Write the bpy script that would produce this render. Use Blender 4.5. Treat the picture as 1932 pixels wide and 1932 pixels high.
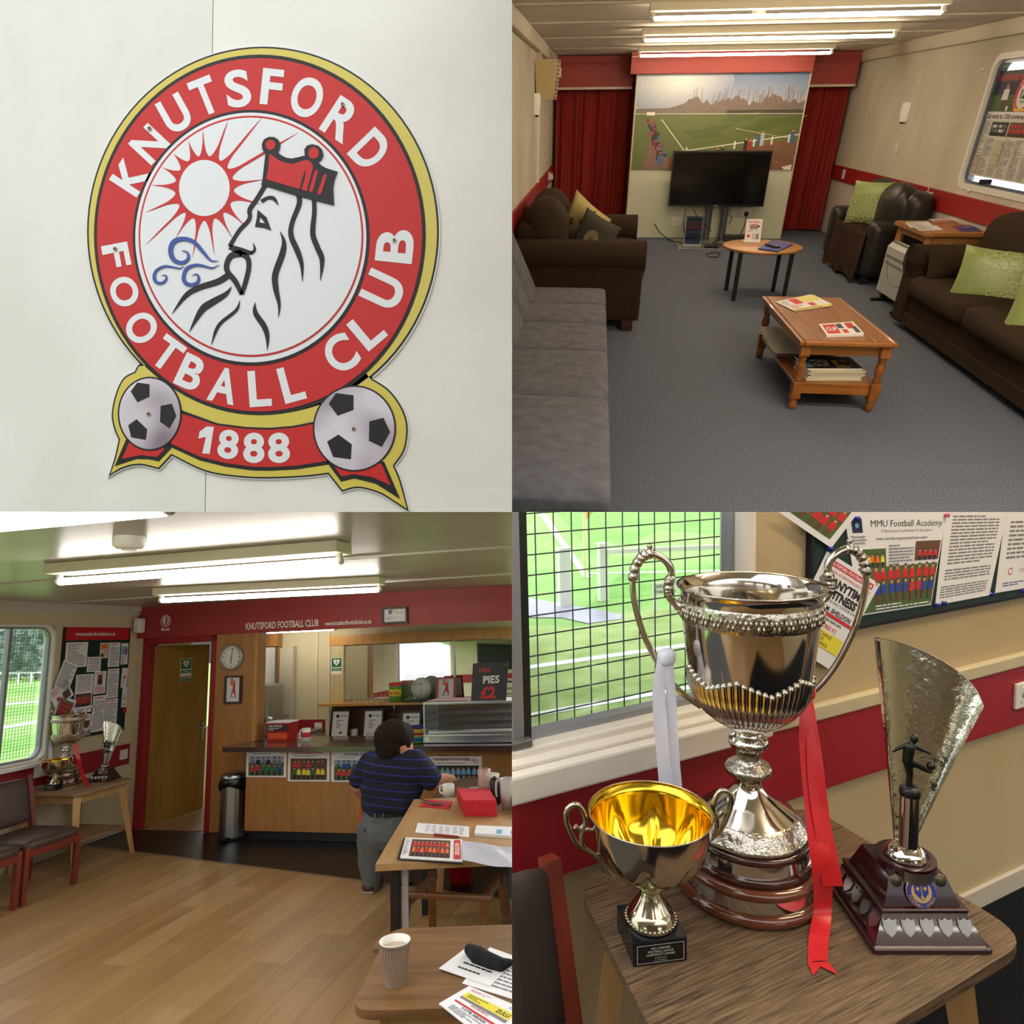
# Four places of a football club (crest on an outside wall, lounge, bar room, trophy table),
# each a real-size set standing in its own quarter around one camera.
import bpy, bmesh, math, random
from mathutils import Matrix, Vector
PI = math.pi
random.seed(7)
for o in list(bpy.data.objects): bpy.data.objects.remove(o)
SC = bpy.context.scene
COL = SC.collection
# ---------------------------------------------------------------- camera, sky, sun, exposure
F = 1250.0                                   # focal length in pixels of the 1932 px frame
cam = bpy.data.cameras.new('camera'); cam.sensor_width = 36.0; cam.lens = F / 1932 * 36
cam.clip_start = .03; cam.clip_end = 400
camo = bpy.data.objects.new('camera', cam); COL.objects.link(camo)
camo.location = (0, 0, 0); camo.rotation_euler = (PI / 2, 0, 0); SC.camera = camo
SC.view_settings.view_transform = 'Standard'; SC.view_settings.look = 'None'
SC.view_settings.gamma = 1; SC.view_settings.exposure = 0.0; SC.view_settings.use_curve_mapping = False
SKY_TOP = 3.3
w = bpy.data.worlds.new('overcast_sky'); SC.world = w; w.use_nodes = True
nt = w.node_tree; nt.nodes.clear()
tc = nt.nodes.new('ShaderNodeTexCoord'); sx = nt.nodes.new('ShaderNodeSeparateXYZ')
nt.links.new(tc.outputs['Generated'], sx.inputs[0])
mr = nt.nodes.new('ShaderNodeMapRange'); mr.inputs['From Min'].default_value = 0; mr.inputs['From Max'].default_value = 1
mr.inputs['To Min'].default_value = SKY_TOP / 2.2; mr.inputs['To Max'].default_value = SKY_TOP
nt.links.new(sx.outputs['Z'], mr.inputs['Value'])
bg = nt.nodes.new('ShaderNodeBackground'); bg.inputs['Color'].default_value = (1.0, 1.0, 1.0, 1)
gt = nt.nodes.new('ShaderNodeMath'); gt.operation = 'GREATER_THAN'; gt.inputs[1].default_value = 0
nt.links.new(sx.outputs['Z'], gt.inputs[0])
mx = nt.nodes.new('ShaderNodeMath'); mx.operation = 'MULTIPLY'
nt.links.new(mr.outputs[0], mx.inputs[0]); nt.links.new(gt.outputs[0], mx.inputs[1])
ad = nt.nodes.new('ShaderNodeMath'); ad.operation = 'MAXIMUM'; ad.inputs[1].default_value = .12
nt.links.new(mx.outputs[0], ad.inputs[0]); nt.links.new(ad.outputs[0], bg.inputs['Strength'])
wo = nt.nodes.new('ShaderNodeOutputWorld'); nt.links.new(bg.outputs[0], wo.inputs[0])
sun = bpy.data.lights.new('hazy_sun', 'SUN'); sun.energy = 3.2; sun.angle = 1.2; sun.color = (1, .98, .95)
suno = bpy.data.objects.new('hazy_sun', sun); COL.objects.link(suno)
suno.rotation_euler = Vector((-.62, -.50, -.60)).to_track_quat('-Z', 'Y').to_euler()   # comes over the pitch, towards the camera

# ---------------------------------------------------------------- the four sets
def rotv(v):
    v = Vector(v); a = v.length
    return Matrix.Rotation(a, 4, v / a) if a > 1e-9 else Matrix.Identity(4)
SETS = {'q1': Matrix.Translation((0, 1.9, 0)),
        'q2': Matrix.Translation((-.3013, 3.9485, .4046)) @ rotv((.5473, .0236, -.1129)),
        'q3': Matrix.Translation((-5.4167, 1.6449, -2.4032)) @ rotv((-.1834, -.0635, -.2278)),
        'q4': Matrix.Translation((.6883, 2.0819, -1.619)) @ rotv((.0835, -.0443, .4292))}
QUAD = {'q1': (-1, 1), 'q2': (1, 1), 'q3': (-1, -1), 'q4': (1, -1)}   # which side of the party planes x=0 and z=0
CUR = ['q1']; OSET = {}; NOCLIP = set()
def use(s): CUR[0] = s
def ray(px, py):
    M = SETS[CUR[0]].inverted()
    return M.translation.copy(), (M.to_3x3() @ Vector(((px - 966) / F, 1, -(py - 966) / F)))
def on(px, py, ax, val):
    o, d = ray(px, py); return o + d * ((val - o[ax]) / d[ax])
def onx(px, py, x): return on(px, py, 0, x)
def ony(px, py, y): return on(px, py, 1, y)
def onz(px, py, z=0.): return on(px, py, 2, z)
def zat(x, y, py):
    M = SETS[CUR[0]]; a = M @ Vector((x, y, 0)); u = M.to_3x3() @ Vector((0, 0, 1)); k = -(py - 966) / F
    return (k * a.y - a.z) / (u.z - k * u.y)

# ---------------------------------------------------------------- materials
def lin(c):
    c = c / 255.0; return c / 12.92 if c <= .04045 else ((c + .055) / 1.055) ** 2.4
def C3(c): return (lin(c[0]), lin(c[1]), lin(c[2]), 1)
MATS = {}
def mat(name, col, rough=.6, metal=0., col2=None, sc=6., st=(1, 1, 1), bump=0., bsc=None, spec=.5, emit=0., trans=0., alpha=1., coat=0., detail=4., dist=0., lo=.3, hi=.7, wave=None, sheen=0.):
    if name in MATS: return MATS[name]
    m = bpy.data.materials.new(name); m.use_nodes = True; t = m.node_tree; b = t.nodes['Principled BSDF']
    I = b.inputs
    I['Base Color'].default_value = C3(col); I['Roughness'].default_value = rough; I['Metallic'].default_value = metal
    I['Specular IOR Level'].default_value = spec; I['Coat Weight'].default_value = coat; I['Transmission Weight'].default_value = trans
    I['Alpha'].default_value = alpha; I['Sheen Weight'].default_value = sheen
    if emit: I['Emission Color'].default_value = C3(col); I['Emission Strength'].default_value = emit
    if col2 is not None or bump:
        tcn = t.nodes.new('ShaderNodeTexCoord'); mp = t.nodes.new('ShaderNodeMapping'); mp.inputs['Scale'].default_value = st
        t.links.new(tcn.outputs['Object'], mp.inputs[0])
    if col2 is not None:
        if wave:
            n = t.nodes.new('ShaderNodeTexWave'); n.bands_direction = wave; n.inputs['Scale'].default_value = sc
            n.inputs['Distortion'].default_value = dist; n.inputs['Detail'].default_value = detail; n.inputs['Detail Scale'].default_value = 1.5
        else:
            n = t.nodes.new('ShaderNodeTexNoise'); n.inputs['Scale'].default_value = sc; n.inputs['Detail'].default_value = detail
            n.inputs['Distortion'].default_value = dist
        t.links.new(mp.outputs[0], n.inputs['Vector'])
        r = t.nodes.new('ShaderNodeValToRGB'); r.color_ramp.elements[0].position = lo; r.color_ramp.elements[1].position = hi
        r.color_ramp.elements[0].color = C3(col); r.color_ramp.elements[1].color = C3(col2)
        t.links.new(n.outputs['Fac'], r.inputs[0]); t.links.new(r.outputs[0], I['Base Color'])
    if bump:
        n2 = t.nodes.new('ShaderNodeTexNoise'); n2.inputs['Scale'].default_value = bsc or 60; n2.inputs['Detail'].default_value = 3
        t.links.new(mp.outputs[0], n2.inputs['Vector'])
        bn = t.nodes.new('ShaderNodeBump'); bn.inputs['Strength'].default_value = min(1, bump); bn.inputs['Distance'].default_value = .004
        t.links.new(n2.outputs['Fac'], bn.inputs['Height']); t.links.new(bn.outputs[0], I['Normal'])
    MATS[name] = m; return m
def wood(name, a, b, axis='X', sc=3., rough=.45, **k):
    st = {'X': (1, 9, 9), 'Y': (9, 1, 9), 'Z': (9, 9, 1)}[axis]
    return mat(name, a, rough, col2=b, sc=sc, st=st, detail=6, dist=.6, **k)
WHITE = mat('white_paint', (236, 236, 230), .5); BLACK = mat('black_matt', (16, 16, 18), .5); PAPER = mat('white_paper', (232, 232, 236), .6)
INK = mat('black_ink', (30, 30, 34), .6); RED = mat('red_ink', (196, 40, 46), .6); GREY = mat('grey_ink', (120, 120, 126), .6)
STEEL = mat('brushed_steel', (170, 172, 176), .28, 1.); DSTEEL = mat('dark_steel', (60, 62, 66), .35, .8)
GLASS = mat('clear_glass', (245, 250, 250), .02, trans=1.); PLASTIC = mat('white_plastic', (228, 226, 218), .35)
BLUE = mat('blue_ink', (40, 62, 150), .6); GREEN = mat('green_ink', (20, 110, 66), .6); YEL = mat('yellow_ink', (228, 214, 60), .6)
SKIN = mat('skin', (196, 138, 116), .55); GRASSI = mat('green_print', (70, 96, 50), .6); SKYI = mat('sky_print', (150, 170, 200), .6)
NAVY = mat('navy_print', (30, 34, 66), .6); LBLUE = mat('light_blue_print', (110, 170, 206), .6); BRWN = mat('brown_print', (96, 66, 50), .6)
GOLDI = mat('gold_ink', (236, 190, 60), .5); DGREEN = mat('dark_green_felt', (16, 46, 44), .9); ORANGE = mat('orange_print', (226, 110, 40), .6)

# ---------------------------------------------------------------- mesh building
_TX = {}
def text_geo(s, bold=0.):
    k = (s, bold)
    if k not in _TX:
        c = bpy.data.curves.new('t', 'FONT'); c.body = s; c.size = 1; c.resolution_u = 8 if len(s) == 1 else 2; c.fill_mode = 'FRONT'; c.offset = bold
        o = bpy.data.objects.new('t', c); COL.objects.link(o)
        dg = bpy.context.evaluated_depsgraph_get(); me = bpy.data.meshes.new_from_object(o.evaluated_get(dg))
        _TX[k] = ([(v.co.x, v.co.y) for v in me.vertices], [tuple(p.vertices) for p in me.polygons])
        bpy.data.meshes.remove(me); bpy.data.objects.remove(o); bpy.data.curves.remove(c)
    return _TX[k]
def catmull(pts, n=6, closed=False):
    pts = [Vector(p) for p in pts]; out = []; N = len(pts)
    for i in range(N if closed else N - 1):
        if closed: a, b, c, d = pts[i - 1], pts[i], pts[(i + 1) % N], pts[(i + 2) % N]
        else: a, b, c, d = pts[max(i - 1, 0)], pts[i], pts[i + 1], pts[min(i + 2, N - 1)]
        for k in range(n):
            t = k / n; out.append(.5 * ((2 * b) + (c - a) * t + (2 * a - 5 * b + 4 * c - d) * t * t + (3 * b - a - 3 * c + d) * t ** 3))
    if not closed: out.append(pts[-1])
    return out
def ell(cx, cy, rx, ry, n=64, a0=0): return [(cx + rx * math.cos(a0 + 2 * PI * i / n), cy + ry * math.sin(a0 + 2 * PI * i / n)) for i in range(n)]
class MB:
    def __init__(s, M=None): s.v = []; s.f = []; s.m = []; s.s = []; s.M = M or Matrix.Identity(4)
    def add(s, vs, fs, mi=0, sm=False, M=None):
        n = len(s.v); T = s.M @ M if M is not None else s.M
        s.v += [T @ Vector(v) for v in vs]
        for f in fs: s.f.append(tuple(n + i for i in f)); s.m.append(mi); s.s.append(sm)
        return s
    def bx(s, x0, x1, y0, y1, z0, z1, mi=0, bev=0., M=None):
        if bev <= 0:
            v = [(x, y, z) for z in (z0, z1) for y in (y0, y1) for x in (x0, x1)]
            return s.add(v, [(0, 2, 3, 1), (4, 5, 7, 6), (0, 1, 5, 4), (2, 6, 7, 3), (0, 4, 6, 2), (1, 3, 7, 5)], mi, False, M)
        b = min(bev, (x1 - x0) * .49, (y1 - y0) * .49, (z1 - z0) * .49)
        c = Vector(((x0 + x1) / 2, (y0 + y1) / 2, (z0 + z1) / 2)); h = [(x1 - x0) / 2, (y1 - y0) / 2, (z1 - z0) / 2]
        bm = bmesh.new(); bmesh.ops.create_cube(bm, size=2)
        for q in bm.verts: q.co = Vector((q.co.x * h[0], q.co.y * h[1], q.co.z * h[2])) + c
        bmesh.ops.bevel(bm, geom=list(bm.edges), offset=b, segments=2, affect='EDGES', profile=.5)
        bm.verts.index_update()
        s.add([q.co.copy() for q in bm.verts], [tuple(q.index for q in f.verts) for f in bm.faces], mi, False, M); bm.free(); return s
    def lathe(s, prof, n=24, mi=0, sm=True, M=None, cap=True, c=(0, 0, 0), fn=None):
        v = []; f = []; k = len(prof)
        for i in range(n):
            a = 2 * PI * i / n
            for j, (r, z) in enumerate(prof):
                q = fn(r, z, a, j) if fn else r
                v.append((c[0] + q * math.cos(a), c[1] + q * math.sin(a), c[2] + z))
        for i in range(n):
            i2 = (i + 1) % n
            for j in range(k - 1): f.append((i * k + j, i2 * k + j, i2 * k + j + 1, i * k + j + 1))
        s.add(v, f, mi, sm, M)
        if cap:
            if prof[0][0] > 1e-5: s.add([v[i * k] for i in range(n)][::-1], [tuple(range(n))], mi, False, M)
            if prof[-1][0] > 1e-5: s.add([v[i * k + k - 1] for i in range(n)], [tuple(range(n))], mi, False, M)
        return s
    def cyl(s, c, r, h, n=16, mi=0, M=None, r2=None, sm=True): return s.lathe([(r, 0), (r2 if r2 is not None else r, h)], n, mi, sm, M, True, c)
    def tube(s, pts, r, n=8, mi=0, M=None, closed=False, cap=True):
        pts = [Vector(p) for p in pts]; N = len(pts); R = r if isinstance(r, (list, tuple)) else [r] * N
        v = []; f = []; up = None
        for i, p in enumerate(pts):
            t = (pts[(i + 1) % N] - pts[i - 1]) if closed else (pts[min(i + 1, N - 1)] - pts[max(i - 1, 0)])
            t.normalize()
            if up is None: up = t.orthogonal().normalized()
            up = (up - t * up.dot(t)); up = up.normalized() if up.length > 1e-6 else t.orthogonal().normalized()
            sd = t.cross(up)
            for k in range(n): a = 2 * PI * k / n; v.append(p + (up * math.cos(a) + sd * math.sin(a)) * R[i])
        for i in range(N if closed else N - 1):
            j = (i + 1) % N
            for k in range(n): f.append((i * n + k, i * n + (k + 1) % n, j * n + (k + 1) % n, j * n + k))
        s.add(v, f, mi, True, M)
        if cap and not closed: s.add(v[:n][::-1], [tuple(range(n))], mi, False, M); s.add(v[-n:], [tuple(range(n))], mi, False, M)
        return s
    def bar(s, a, b, wx, wy, mi=0, up=(0, 0, 1), wx2=None, wy2=None):
        a, b = Vector(a), Vector(b); t = (b - a).normalized(); u = Vector(up)
        x = t.cross(u); x = x.normalized() if x.length > 1e-4 else Vector((1, 0, 0)); y = x.cross(t).normalized()
        v = [a + x * (i * wx / 2) + y * (j * wy / 2) for i, j in ((-1, -1), (1, -1), (1, 1), (-1, 1))] + \
            [b + x * (i * (wx2 or wx) / 2) + y * (j * (wy2 or wy) / 2) for i, j in ((-1, -1), (1, -1), (1, 1), (-1, 1))]
        return s.add(v, [(0, 1, 2, 3), (7, 6, 5, 4), (0, 4, 5, 1), (1, 5, 6, 2), (2, 6, 7, 3), (3, 7, 4, 0)], mi)
    def sph(s, c, r, n=12, m=8, mi=0, M=None):
        r = (r, r, r) if not isinstance(r, (list, tuple)) else r
        v = [(c[0], c[1], c[2] - r[2])]; f = []
        for j in range(1, m):
            t = PI * j / m - PI / 2
            for i in range(n): a = 2 * PI * i / n; v.append((c[0] + r[0] * math.cos(t) * math.cos(a), c[1] + r[1] * math.cos(t) * math.sin(a), c[2] + r[2] * math.sin(t)))
        v.append((c[0], c[1], c[2] + r[2])); L = len(v) - 1
        for i in range(n):
            i2 = (i + 1) % n; f.append((0, 1 + i2, 1 + i)); f.append((L, L - n + i, L - n + i2))
            for j in range(m - 2): f.append((1 + j * n + i, 1 + j * n + i2, 1 + (j + 1) * n + i2, 1 + (j + 1) * n + i))
        return s.add(v, f, mi, True, M)
    def prism(s, pts, h0, h1, mi=0, M=None, sm=False):
        n = len(pts); A = sum(pts[i - 1][0] * pts[i][1] - pts[i][0] * pts[i - 1][1] for i in range(n))
        if A < 0: pts = pts[::-1]
        v = [(p[0], p[1], h0) for p in pts] + [(p[0], p[1], h1) for p in pts]
        return s.add(v, [tuple(range(n))[::-1], tuple(range(n, 2 * n))] + [(i, (i + 1) % n, n + (i + 1) % n, n + i) for i in range(n)], mi, sm, M)
    def grid(s, fn, nu, nv, mi=0, sm=True, M=None, wu=False):
        v = [fn(i / nu, j / nv) for i in range(nu + (0 if wu else 1)) for j in range(nv + 1)]; f = []; K = nv + 1; NU = nu if wu else nu + 1
        for i in range(nu):
            for j in range(nv): f.append((i * K + j, ((i + 1) % NU) * K + j, ((i + 1) % NU) * K + j + 1, i * K + j + 1))
        return s.add(v, f, mi, sm, M)
    def soft(s, x0, x1, y0, y1, z0, z1, r=.05, puff=.0, n=6, mi=0, M=None):
        c = Vector(((x0 + x1) / 2, (y0 + y1) / 2, (z0 + z1) / 2)); h = Vector(((x1 - x0) / 2, (y1 - y0) / 2, (z1 - z0) / 2)); r = min(r, h.x, h.y, h.z)
        bm = bmesh.new(); bmesh.ops.create_cube(bm, size=2); bmesh.ops.subdivide_edges(bm, edges=list(bm.edges), cuts=n, use_grid_fill=True)
        for q in bm.verts:
            p = q.co.copy(); g = Vector([math.copysign(abs(a) ** .6, a) for a in p]); w_ = Vector((g.x * h.x, g.y * h.y, g.z * h.z))
            inn = Vector([max(-(h[k] - r), min(h[k] - r, w_[k])) for k in range(3)]); d = w_ - inn
            if d.length > 1e-9: w_ = inn + d.normalized() * r
            if puff:
                e = [1 - (w_[k] / h[k]) ** 2 for k in range(3)]
                for k in range(3):
                    if abs(p[k]) > .999: w_[k] += math.copysign(puff * max(0, e[(k + 1) % 3]) * max(0, e[(k + 2) % 3]), p[k])
            q.co = w_ + c
        bm.verts.index_update()
        s.add([q.co.copy() for q in bm.verts], [tuple(q.index for q in f.verts) for f in bm.faces], mi, True, M); bm.free(); return s
    def pillow(s, wd, ht, th, n=12, mi=0, M=None, pinch=.07):
        for sg in (1, -1):
            def fn(a, b, sg=sg):
                u, v = 2 * a - 1, 2 * b - 1; e = (max(0, 1 - u ** 4) * max(0, 1 - v ** 4)) ** .5
                return (u * wd / 2 * (1 - pinch * (1 - v * v)), v * ht / 2 * (1 - pinch * (1 - u * u)), sg * th / 2 * e)
            s.grid(fn if sg > 0 else (lambda a, b: fn(1 - a, b)), n, n, mi, True, M)
        return s
    def build(s, name, mats, parent=None, rel=True, org=None, smooth_all=None):
        return mkobj(name, s.v, s.f, s.m, s.s, mats, parent, rel, org)
LOCM = {}
def mkobj(name, V, Fc, Mi, Sm, mats, parent=None, rel=True, org=None):
    me = bpy.data.meshes.new(name); mats = mats if isinstance(mats, (list, tuple)) else [mats]
    if not rel:
        if parent is not None:
            p = parent
            while p is not None and p.name not in LOCM: p = p.parent
            iv = LOCM[p.name].inverted(); V = [iv @ v for v in V]
        elif org is not None: org = Vector(org); V = [v - org for v in V]
    me.from_pydata([tuple(v) for v in V], [], Fc)
    for q in mats: me.materials.append(q)
    me.polygons.foreach_set('material_index', Mi); me.polygons.foreach_set('use_smooth', Sm); me.update()
    o = bpy.data.objects.new(name, me); COL.objects.link(o); OSET[o.name] = CUR[0]
    if parent is not None: o.parent = parent
    else:
        L = Matrix.Translation(org) if org is not None else Matrix.Identity(4)
        o.matrix_world = SETS[CUR[0]] @ L; LOCM[o.name] = L
    return o
def tag(o, label=None, cat=None, group=None, kind=None):
    if label: o['label'] = label
    if cat: o['category'] = cat
    if group: o['group'] = group
    if kind: o['kind'] = kind
    return o
def thing(name, label, cat, loc=(0, 0, 0), rz=0., group=None, M=None):
    e = bpy.data.objects.new(name, None); COL.objects.link(e); e.empty_display_size = .05
    L = M if M is not None else Matrix.Translation(loc) @ Matrix.Rotation(rz, 4, 'Z')
    e.matrix_world = SETS[CUR[0]] @ L; LOCM[e.name] = L; OSET[e.name] = CUR[0]
    return tag(e, label, cat, group)
def struct(name, mb, mats): return tag(mb.build(name, mats), kind='structure')
def dup(o, L, label, group=None, parent=None):
    c = o.copy(); COL.objects.link(c); OSET[c.name] = CUR[0]
    if parent is None:
        c.matrix_world = SETS[CUR[0]] @ L; LOCM[c.name] = L; c['label'] = label
        if group: c['group'] = group
    else: c.parent = parent
    for ch in o.children: dup(ch, None, None, None, c)
    return c
def TR(x, y, z, rz=0., rx=0., ry=0.): return Matrix.Translation((x, y, z)) @ Matrix.Rotation(rz, 4, 'Z') @ Matrix.Rotation(ry, 4, 'Y') @ Matrix.Rotation(rx, 4, 'X')
def basis(o, x, y):
    x = Vector(x).normalized(); y = Vector(y); y = (y - x * x.dot(y)).normalized(); n = x.cross(y)
    M = Matrix.Identity(4)
    for i, c in enumerate((x, y, n, Vector(o))):
        for k in range(3): M[k][i] = c[k]
    return M
def blob(parts, name, mats, parent, voxel=.01, smooth=6, rel=True, color=None):
    """one continuous skin over overlapping tapered limbs"""
    mb = MB()
    for a, b, ra, rb in parts:
        a, b = Vector(a), Vector(b); d = b - a
        if d.length < 1e-5: mb.sph(a, ra, 12, 8); continue
        pts = [a - d.normalized() * ra * .0, a, a + d * .25, a + d * .5, a + d * .75, b]
        mb.sph(a, ra, 12, 8); mb.sph(b, rb, 12, 8); mb.tube([a, a + d * .5, b], [ra, (ra + rb) / 2, rb], 12)
    o = mb.build('tmp', mats[:1])
    r = o.modifiers.new('r', 'REMESH'); r.mode = 'VOXEL'; r.voxel_size = voxel; r.use_smooth_shade = True
    sm = o.modifiers.new('s', 'SMOOTH'); sm.iterations = smooth; sm.factor = .5
    bpy.context.view_layer.update(); dg = bpy.context.evaluated_depsgraph_get(); me = bpy.data.meshes.new_from_object(o.evaluated_get(dg))
    V = [v.co.copy() for v in me.vertices]; Fc = [tuple(p.vertices) for p in me.polygons]
    cen = [p.center.copy() for p in me.polygons]; Mi = [color(c) if color else 0 for c in cen]
    bpy.data.objects.remove(o); bpy.data.meshes.remove(me)
    return mkobj(name, V, Fc, Mi, [True] * len(Fc), mats, parent, rel)

# ---------------------------------------------------------------- printed sheets (flat things drawn in the unit square of their four corners)
class Sheet:
    """corners: bottom-left, bottom-right, top-right, top-left (set coordinates)"""
    def __init__(s, cs, th=.0012):
        s.c = [Vector(p) for p in cs]; a, b, c, d = s.c; s.W = ((b - a).length + (c - d).length) / 2; s.H = ((d - a).length + (c - b).length) / 2
        s.n = ((b - a).cross(d - a)).normalized(); s.th = th; s.mb = MB(); s.k = 0
        s.box = MB(); lo = [p for p in s.c]; hi = [p + s.n * th for p in s.c]
        s.box.add(lo + hi, [(3, 2, 1, 0), (4, 5, 6, 7), (0, 1, 5, 4), (1, 2, 6, 5), (2, 3, 7, 6), (3, 0, 4, 7)])
    def P(s, u, v, h=0.):
        a, b, c, d = s.c; return a * (1 - u) * (1 - v) + b * u * (1 - v) + c * u * v + d * (1 - u) * v + s.n * (s.th + h)
    def lift(s): s.k += 1; return .0002 + .00012 * s.k
    def poly(s, pts, mi, h=None):
        h = s.lift() if h is None else h; A = sum(pts[i - 1][0] * pts[i][1] - pts[i][0] * pts[i - 1][1] for i in range(len(pts)))
        if A < 0: pts = pts[::-1]
        s.mb.add([s.P(u, v, h) for u, v in pts], [tuple(range(len(pts)))], mi); return s
    def rect(s, u0, v0, u1, v1, mi, h=None): return s.poly([(u0, v0), (u1, v0), (u1, v1), (u0, v1)], mi, h)
    def disc(s, u, v, r, mi, n=20, h=None): return s.poly(ell(u, v, r / s.W, r / s.H, n), mi, h)
    def text(s, t, u, v, hv, mi, bold=0., al='C', maxw=None, rot=0., h=None):
        V, Fc = text_geo(t, bold)
        if not V: return s
        x0 = min(p[0] for p in V); x1 = max(p[0] for p in V); k = hv * s.H / .73; kx = k
        if maxw and (x1 - x0) * k > maxw * s.W: kx = maxw * s.W / (x1 - x0)
        off = {'C': (x0 + x1) / 2, 'L': x0, 'R': x1}[al]; h = s.lift() if h is None else h; cr, sr = math.cos(rot), math.sin(rot); out = []
        for x, y in V:
            X, Y = (x - off) * kx, (y - .365) * k; out.append(s.P(u + (X * cr - Y * sr) / s.W, v + (X * sr + Y * cr) / s.H, h))
        s.mb.add(out, Fc, mi); return s
    def lines(s, u0, v0, u1, v1, n, mi, seed=1, fill=.45):
        r = random.Random(seed); h = s.lift()
        for i in range(n):
            v = v1 - (v1 - v0) * (i + .5) / n; t = (v1 - v0) / n * fill / 2; x = u0
            e = u1 if r.random() > .25 else u0 + (u1 - u0) * r.uniform(.4, .9)
            while x < e - .01:
                L = min(r.uniform(.03, .12) * (u1 - u0) * 1.6, e - x); s.poly([(x, v - t), (x + L, v - t), (x + L, v + t), (x, v + t)], mi, h); x += L + .012 * (u1 - u0) + .004
        return s
    def crowd(s, u0, v0, u1, v1, rows, per, shirts, skin, dark, seed=1, legs=True):
        r = random.Random(seed)
        for j in range(rows):
            b = v0 + (v1 - v0) * (rows - 1 - j) / rows * .75; ht = (v1 - v0) * (.62 if rows > 1 else .95)
            for i in range(per):
                x = u0 + (u1 - u0) * (i + .5 + r.uniform(-.1, .1)) / per; wd = (u1 - u0) / per * .42; h = s.lift(); sh = shirts[(j if isinstance(shirts[0], (list, tuple)) else 0)] if isinstance(shirts[0], (list, tuple)) else shirts
                m = r.choice(sh); y = b + ht * r.uniform(-.03, .03)
                if legs: s.poly([(x - wd * .6, y), (x + wd * .6, y), (x + wd * .6, y + ht * .42), (x - wd * .6, y + ht * .42)], dark, h)
                s.poly([(x - wd, y + ht * .38), (x + wd, y + ht * .38), (x + wd * .85, y + ht * .78), (x - wd * .85, y + ht * .78)], m, h + .00005)
                s.poly(ell(x, y + ht * .88, wd * .48, ht * .12, 8), skin, h + .0001)
                s.poly([(x - wd * .48, y + ht * .92), (x + wd * .48, y + ht * .92), (x + wd * .4, y + ht * 1.02), (x - wd * .4, y + ht * 1.02)], dark, h + .00015)
        return s
    def done(s, name, label, cat, base, mats, group=None, parent=None, pname='print', kind=None):
        if parent is None:
            e = thing(name, label, cat, sum(s.c, Vector()) / 4, 0, group)
        else: e = parent
        s.box.build('sheet' if parent is None else name, base, e, False)
        if s.mb.f: s.mb.build(pname, mats, e, False)
        return e
INKS = [INK, RED, GREY, BLUE, GREEN, YEL, SKIN, GRASSI, SKYI, NAVY, LBLUE, BRWN, PAPER, GOLDI, ORANGE, BLACK, mat('beige_print', (176, 168, 138), .6)]
K_, R_, G_, B_, GR_, Y_, S_, GS_, SK_, NV_, LB_, BR_, W_, GO_, OR_, BK_, BE_ = range(17)
def wallq(pxs, axis, val):   # four pixel corners (bl, br, tr, tl) -> points on a wall or top plane
    return [on(x, y, axis, val) for x, y in pxs]
# ================================================================ crest on the outside wall
use('q1')
K1 = 1.9 / F
def w1(px, py): return ((px - 966) * K1, -(py - 966) * K1)
WALLM = basis((0, 0, 0), (1, 0, 0), (0, 0, 1))          # drawing plane of a wall that faces the viewer
M_rend = mat('white_render', (200, 201, 194), .75, col2=(214, 215, 210), sc=2.2, detail=8, bump=.35, bsc=22, lo=.25, hi=.75)
M_rend2 = mat('white_render_streaked', (192, 194, 188), .75, col2=(212, 213, 209), sc=1.6, st=(2, 1, .8), detail=8, bump=.35, bsc=24, lo=.2, hi=.8)
wq = tag(MB().bx(-3.6, 0, .012, .25, 0, 2.6).build('wall_outside', mat('wall_core', (190, 190, 184), .9)), kind='structure')
sa = w1(401, 0)[0]; sb = w1(387, 966)[0]
MB().add([(-3.6, 0, 0), (sb - .0012, 0, 0), (sa + (sa - sb) * .9 - .0012, 0, 2.6), (-3.6, 0, 2.6), (-3.6, .012, 0), (sb - .0012, .012, 0), (sa + (sa - sb) * .9 - .0012, .012, 2.6), (-3.6, .012, 2.6)],
         [(0, 1, 2, 3), (7, 6, 5, 4), (0, 4, 5, 1), (1, 5, 6, 2), (2, 6, 7, 3), (3, 7, 4, 0)]).build('panel', M_rend2, wq)
MB().add([(sb + .0012, 0, 0), (0, 0, 0), (0, 0, 2.6), (sa + (sa - sb) * .9 + .0012, 0, 2.6), (sb + .0012, .012, 0), (0, .012, 0), (0, .012, 2.6), (sa + (sa - sb) * .9 + .0012, .012, 2.6)],
         [(0, 1, 2, 3), (7, 6, 5, 4), (0, 4, 5, 1), (1, 5, 6, 2), (2, 6, 7, 3), (3, 7, 4, 0)]).build('panel', M_rend, wq)
S_BLK = mat('sign_black', (22, 20, 22), .5, spec=.3); S_YEL = mat('sign_yellow', (186, 173, 68), .4); S_RED = mat('sign_red', (175, 34, 32), .5, spec=.3)
S_WHT = mat('sign_white', (199, 205, 208), .4); S_BLU = mat('sign_blue', (9, 58, 136), .4)
S_BALL = mat('ball_print', (192, 188, 198), .4, col2=(96, 80, 96), sc=5.5, detail=1, lo=.42, hi=.8); S_EDGE = mat('sign_edge', (196, 204, 206), .5)
sign = thing('club_crest_sign', 'round red and yellow club crest sign screwed to the white outside wall', 'sign', (w1(495, 437)[0], 0, w1(495, 437)[1]))
LV = [0]
def sgn(name, polys, m, lvl, parent=None, th=.0007, base=None):
    mb = MB(WALLM)
    for p in polys: mb.prism([w1(*q) for q in p], (.0055 + lvl * .0007 - th) if base is None else base, .0055 + lvl * .0007)
    return mb.build(name, m, parent or sign, False)
def arcs(*segs):
    out = []
    for g in segs: q = [tuple(p.xy) for p in catmull([(x, y, 0) for x, y in g], 5)]; out += q[:-1] if len(g) > 1 else [g[0]]
    return out
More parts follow.
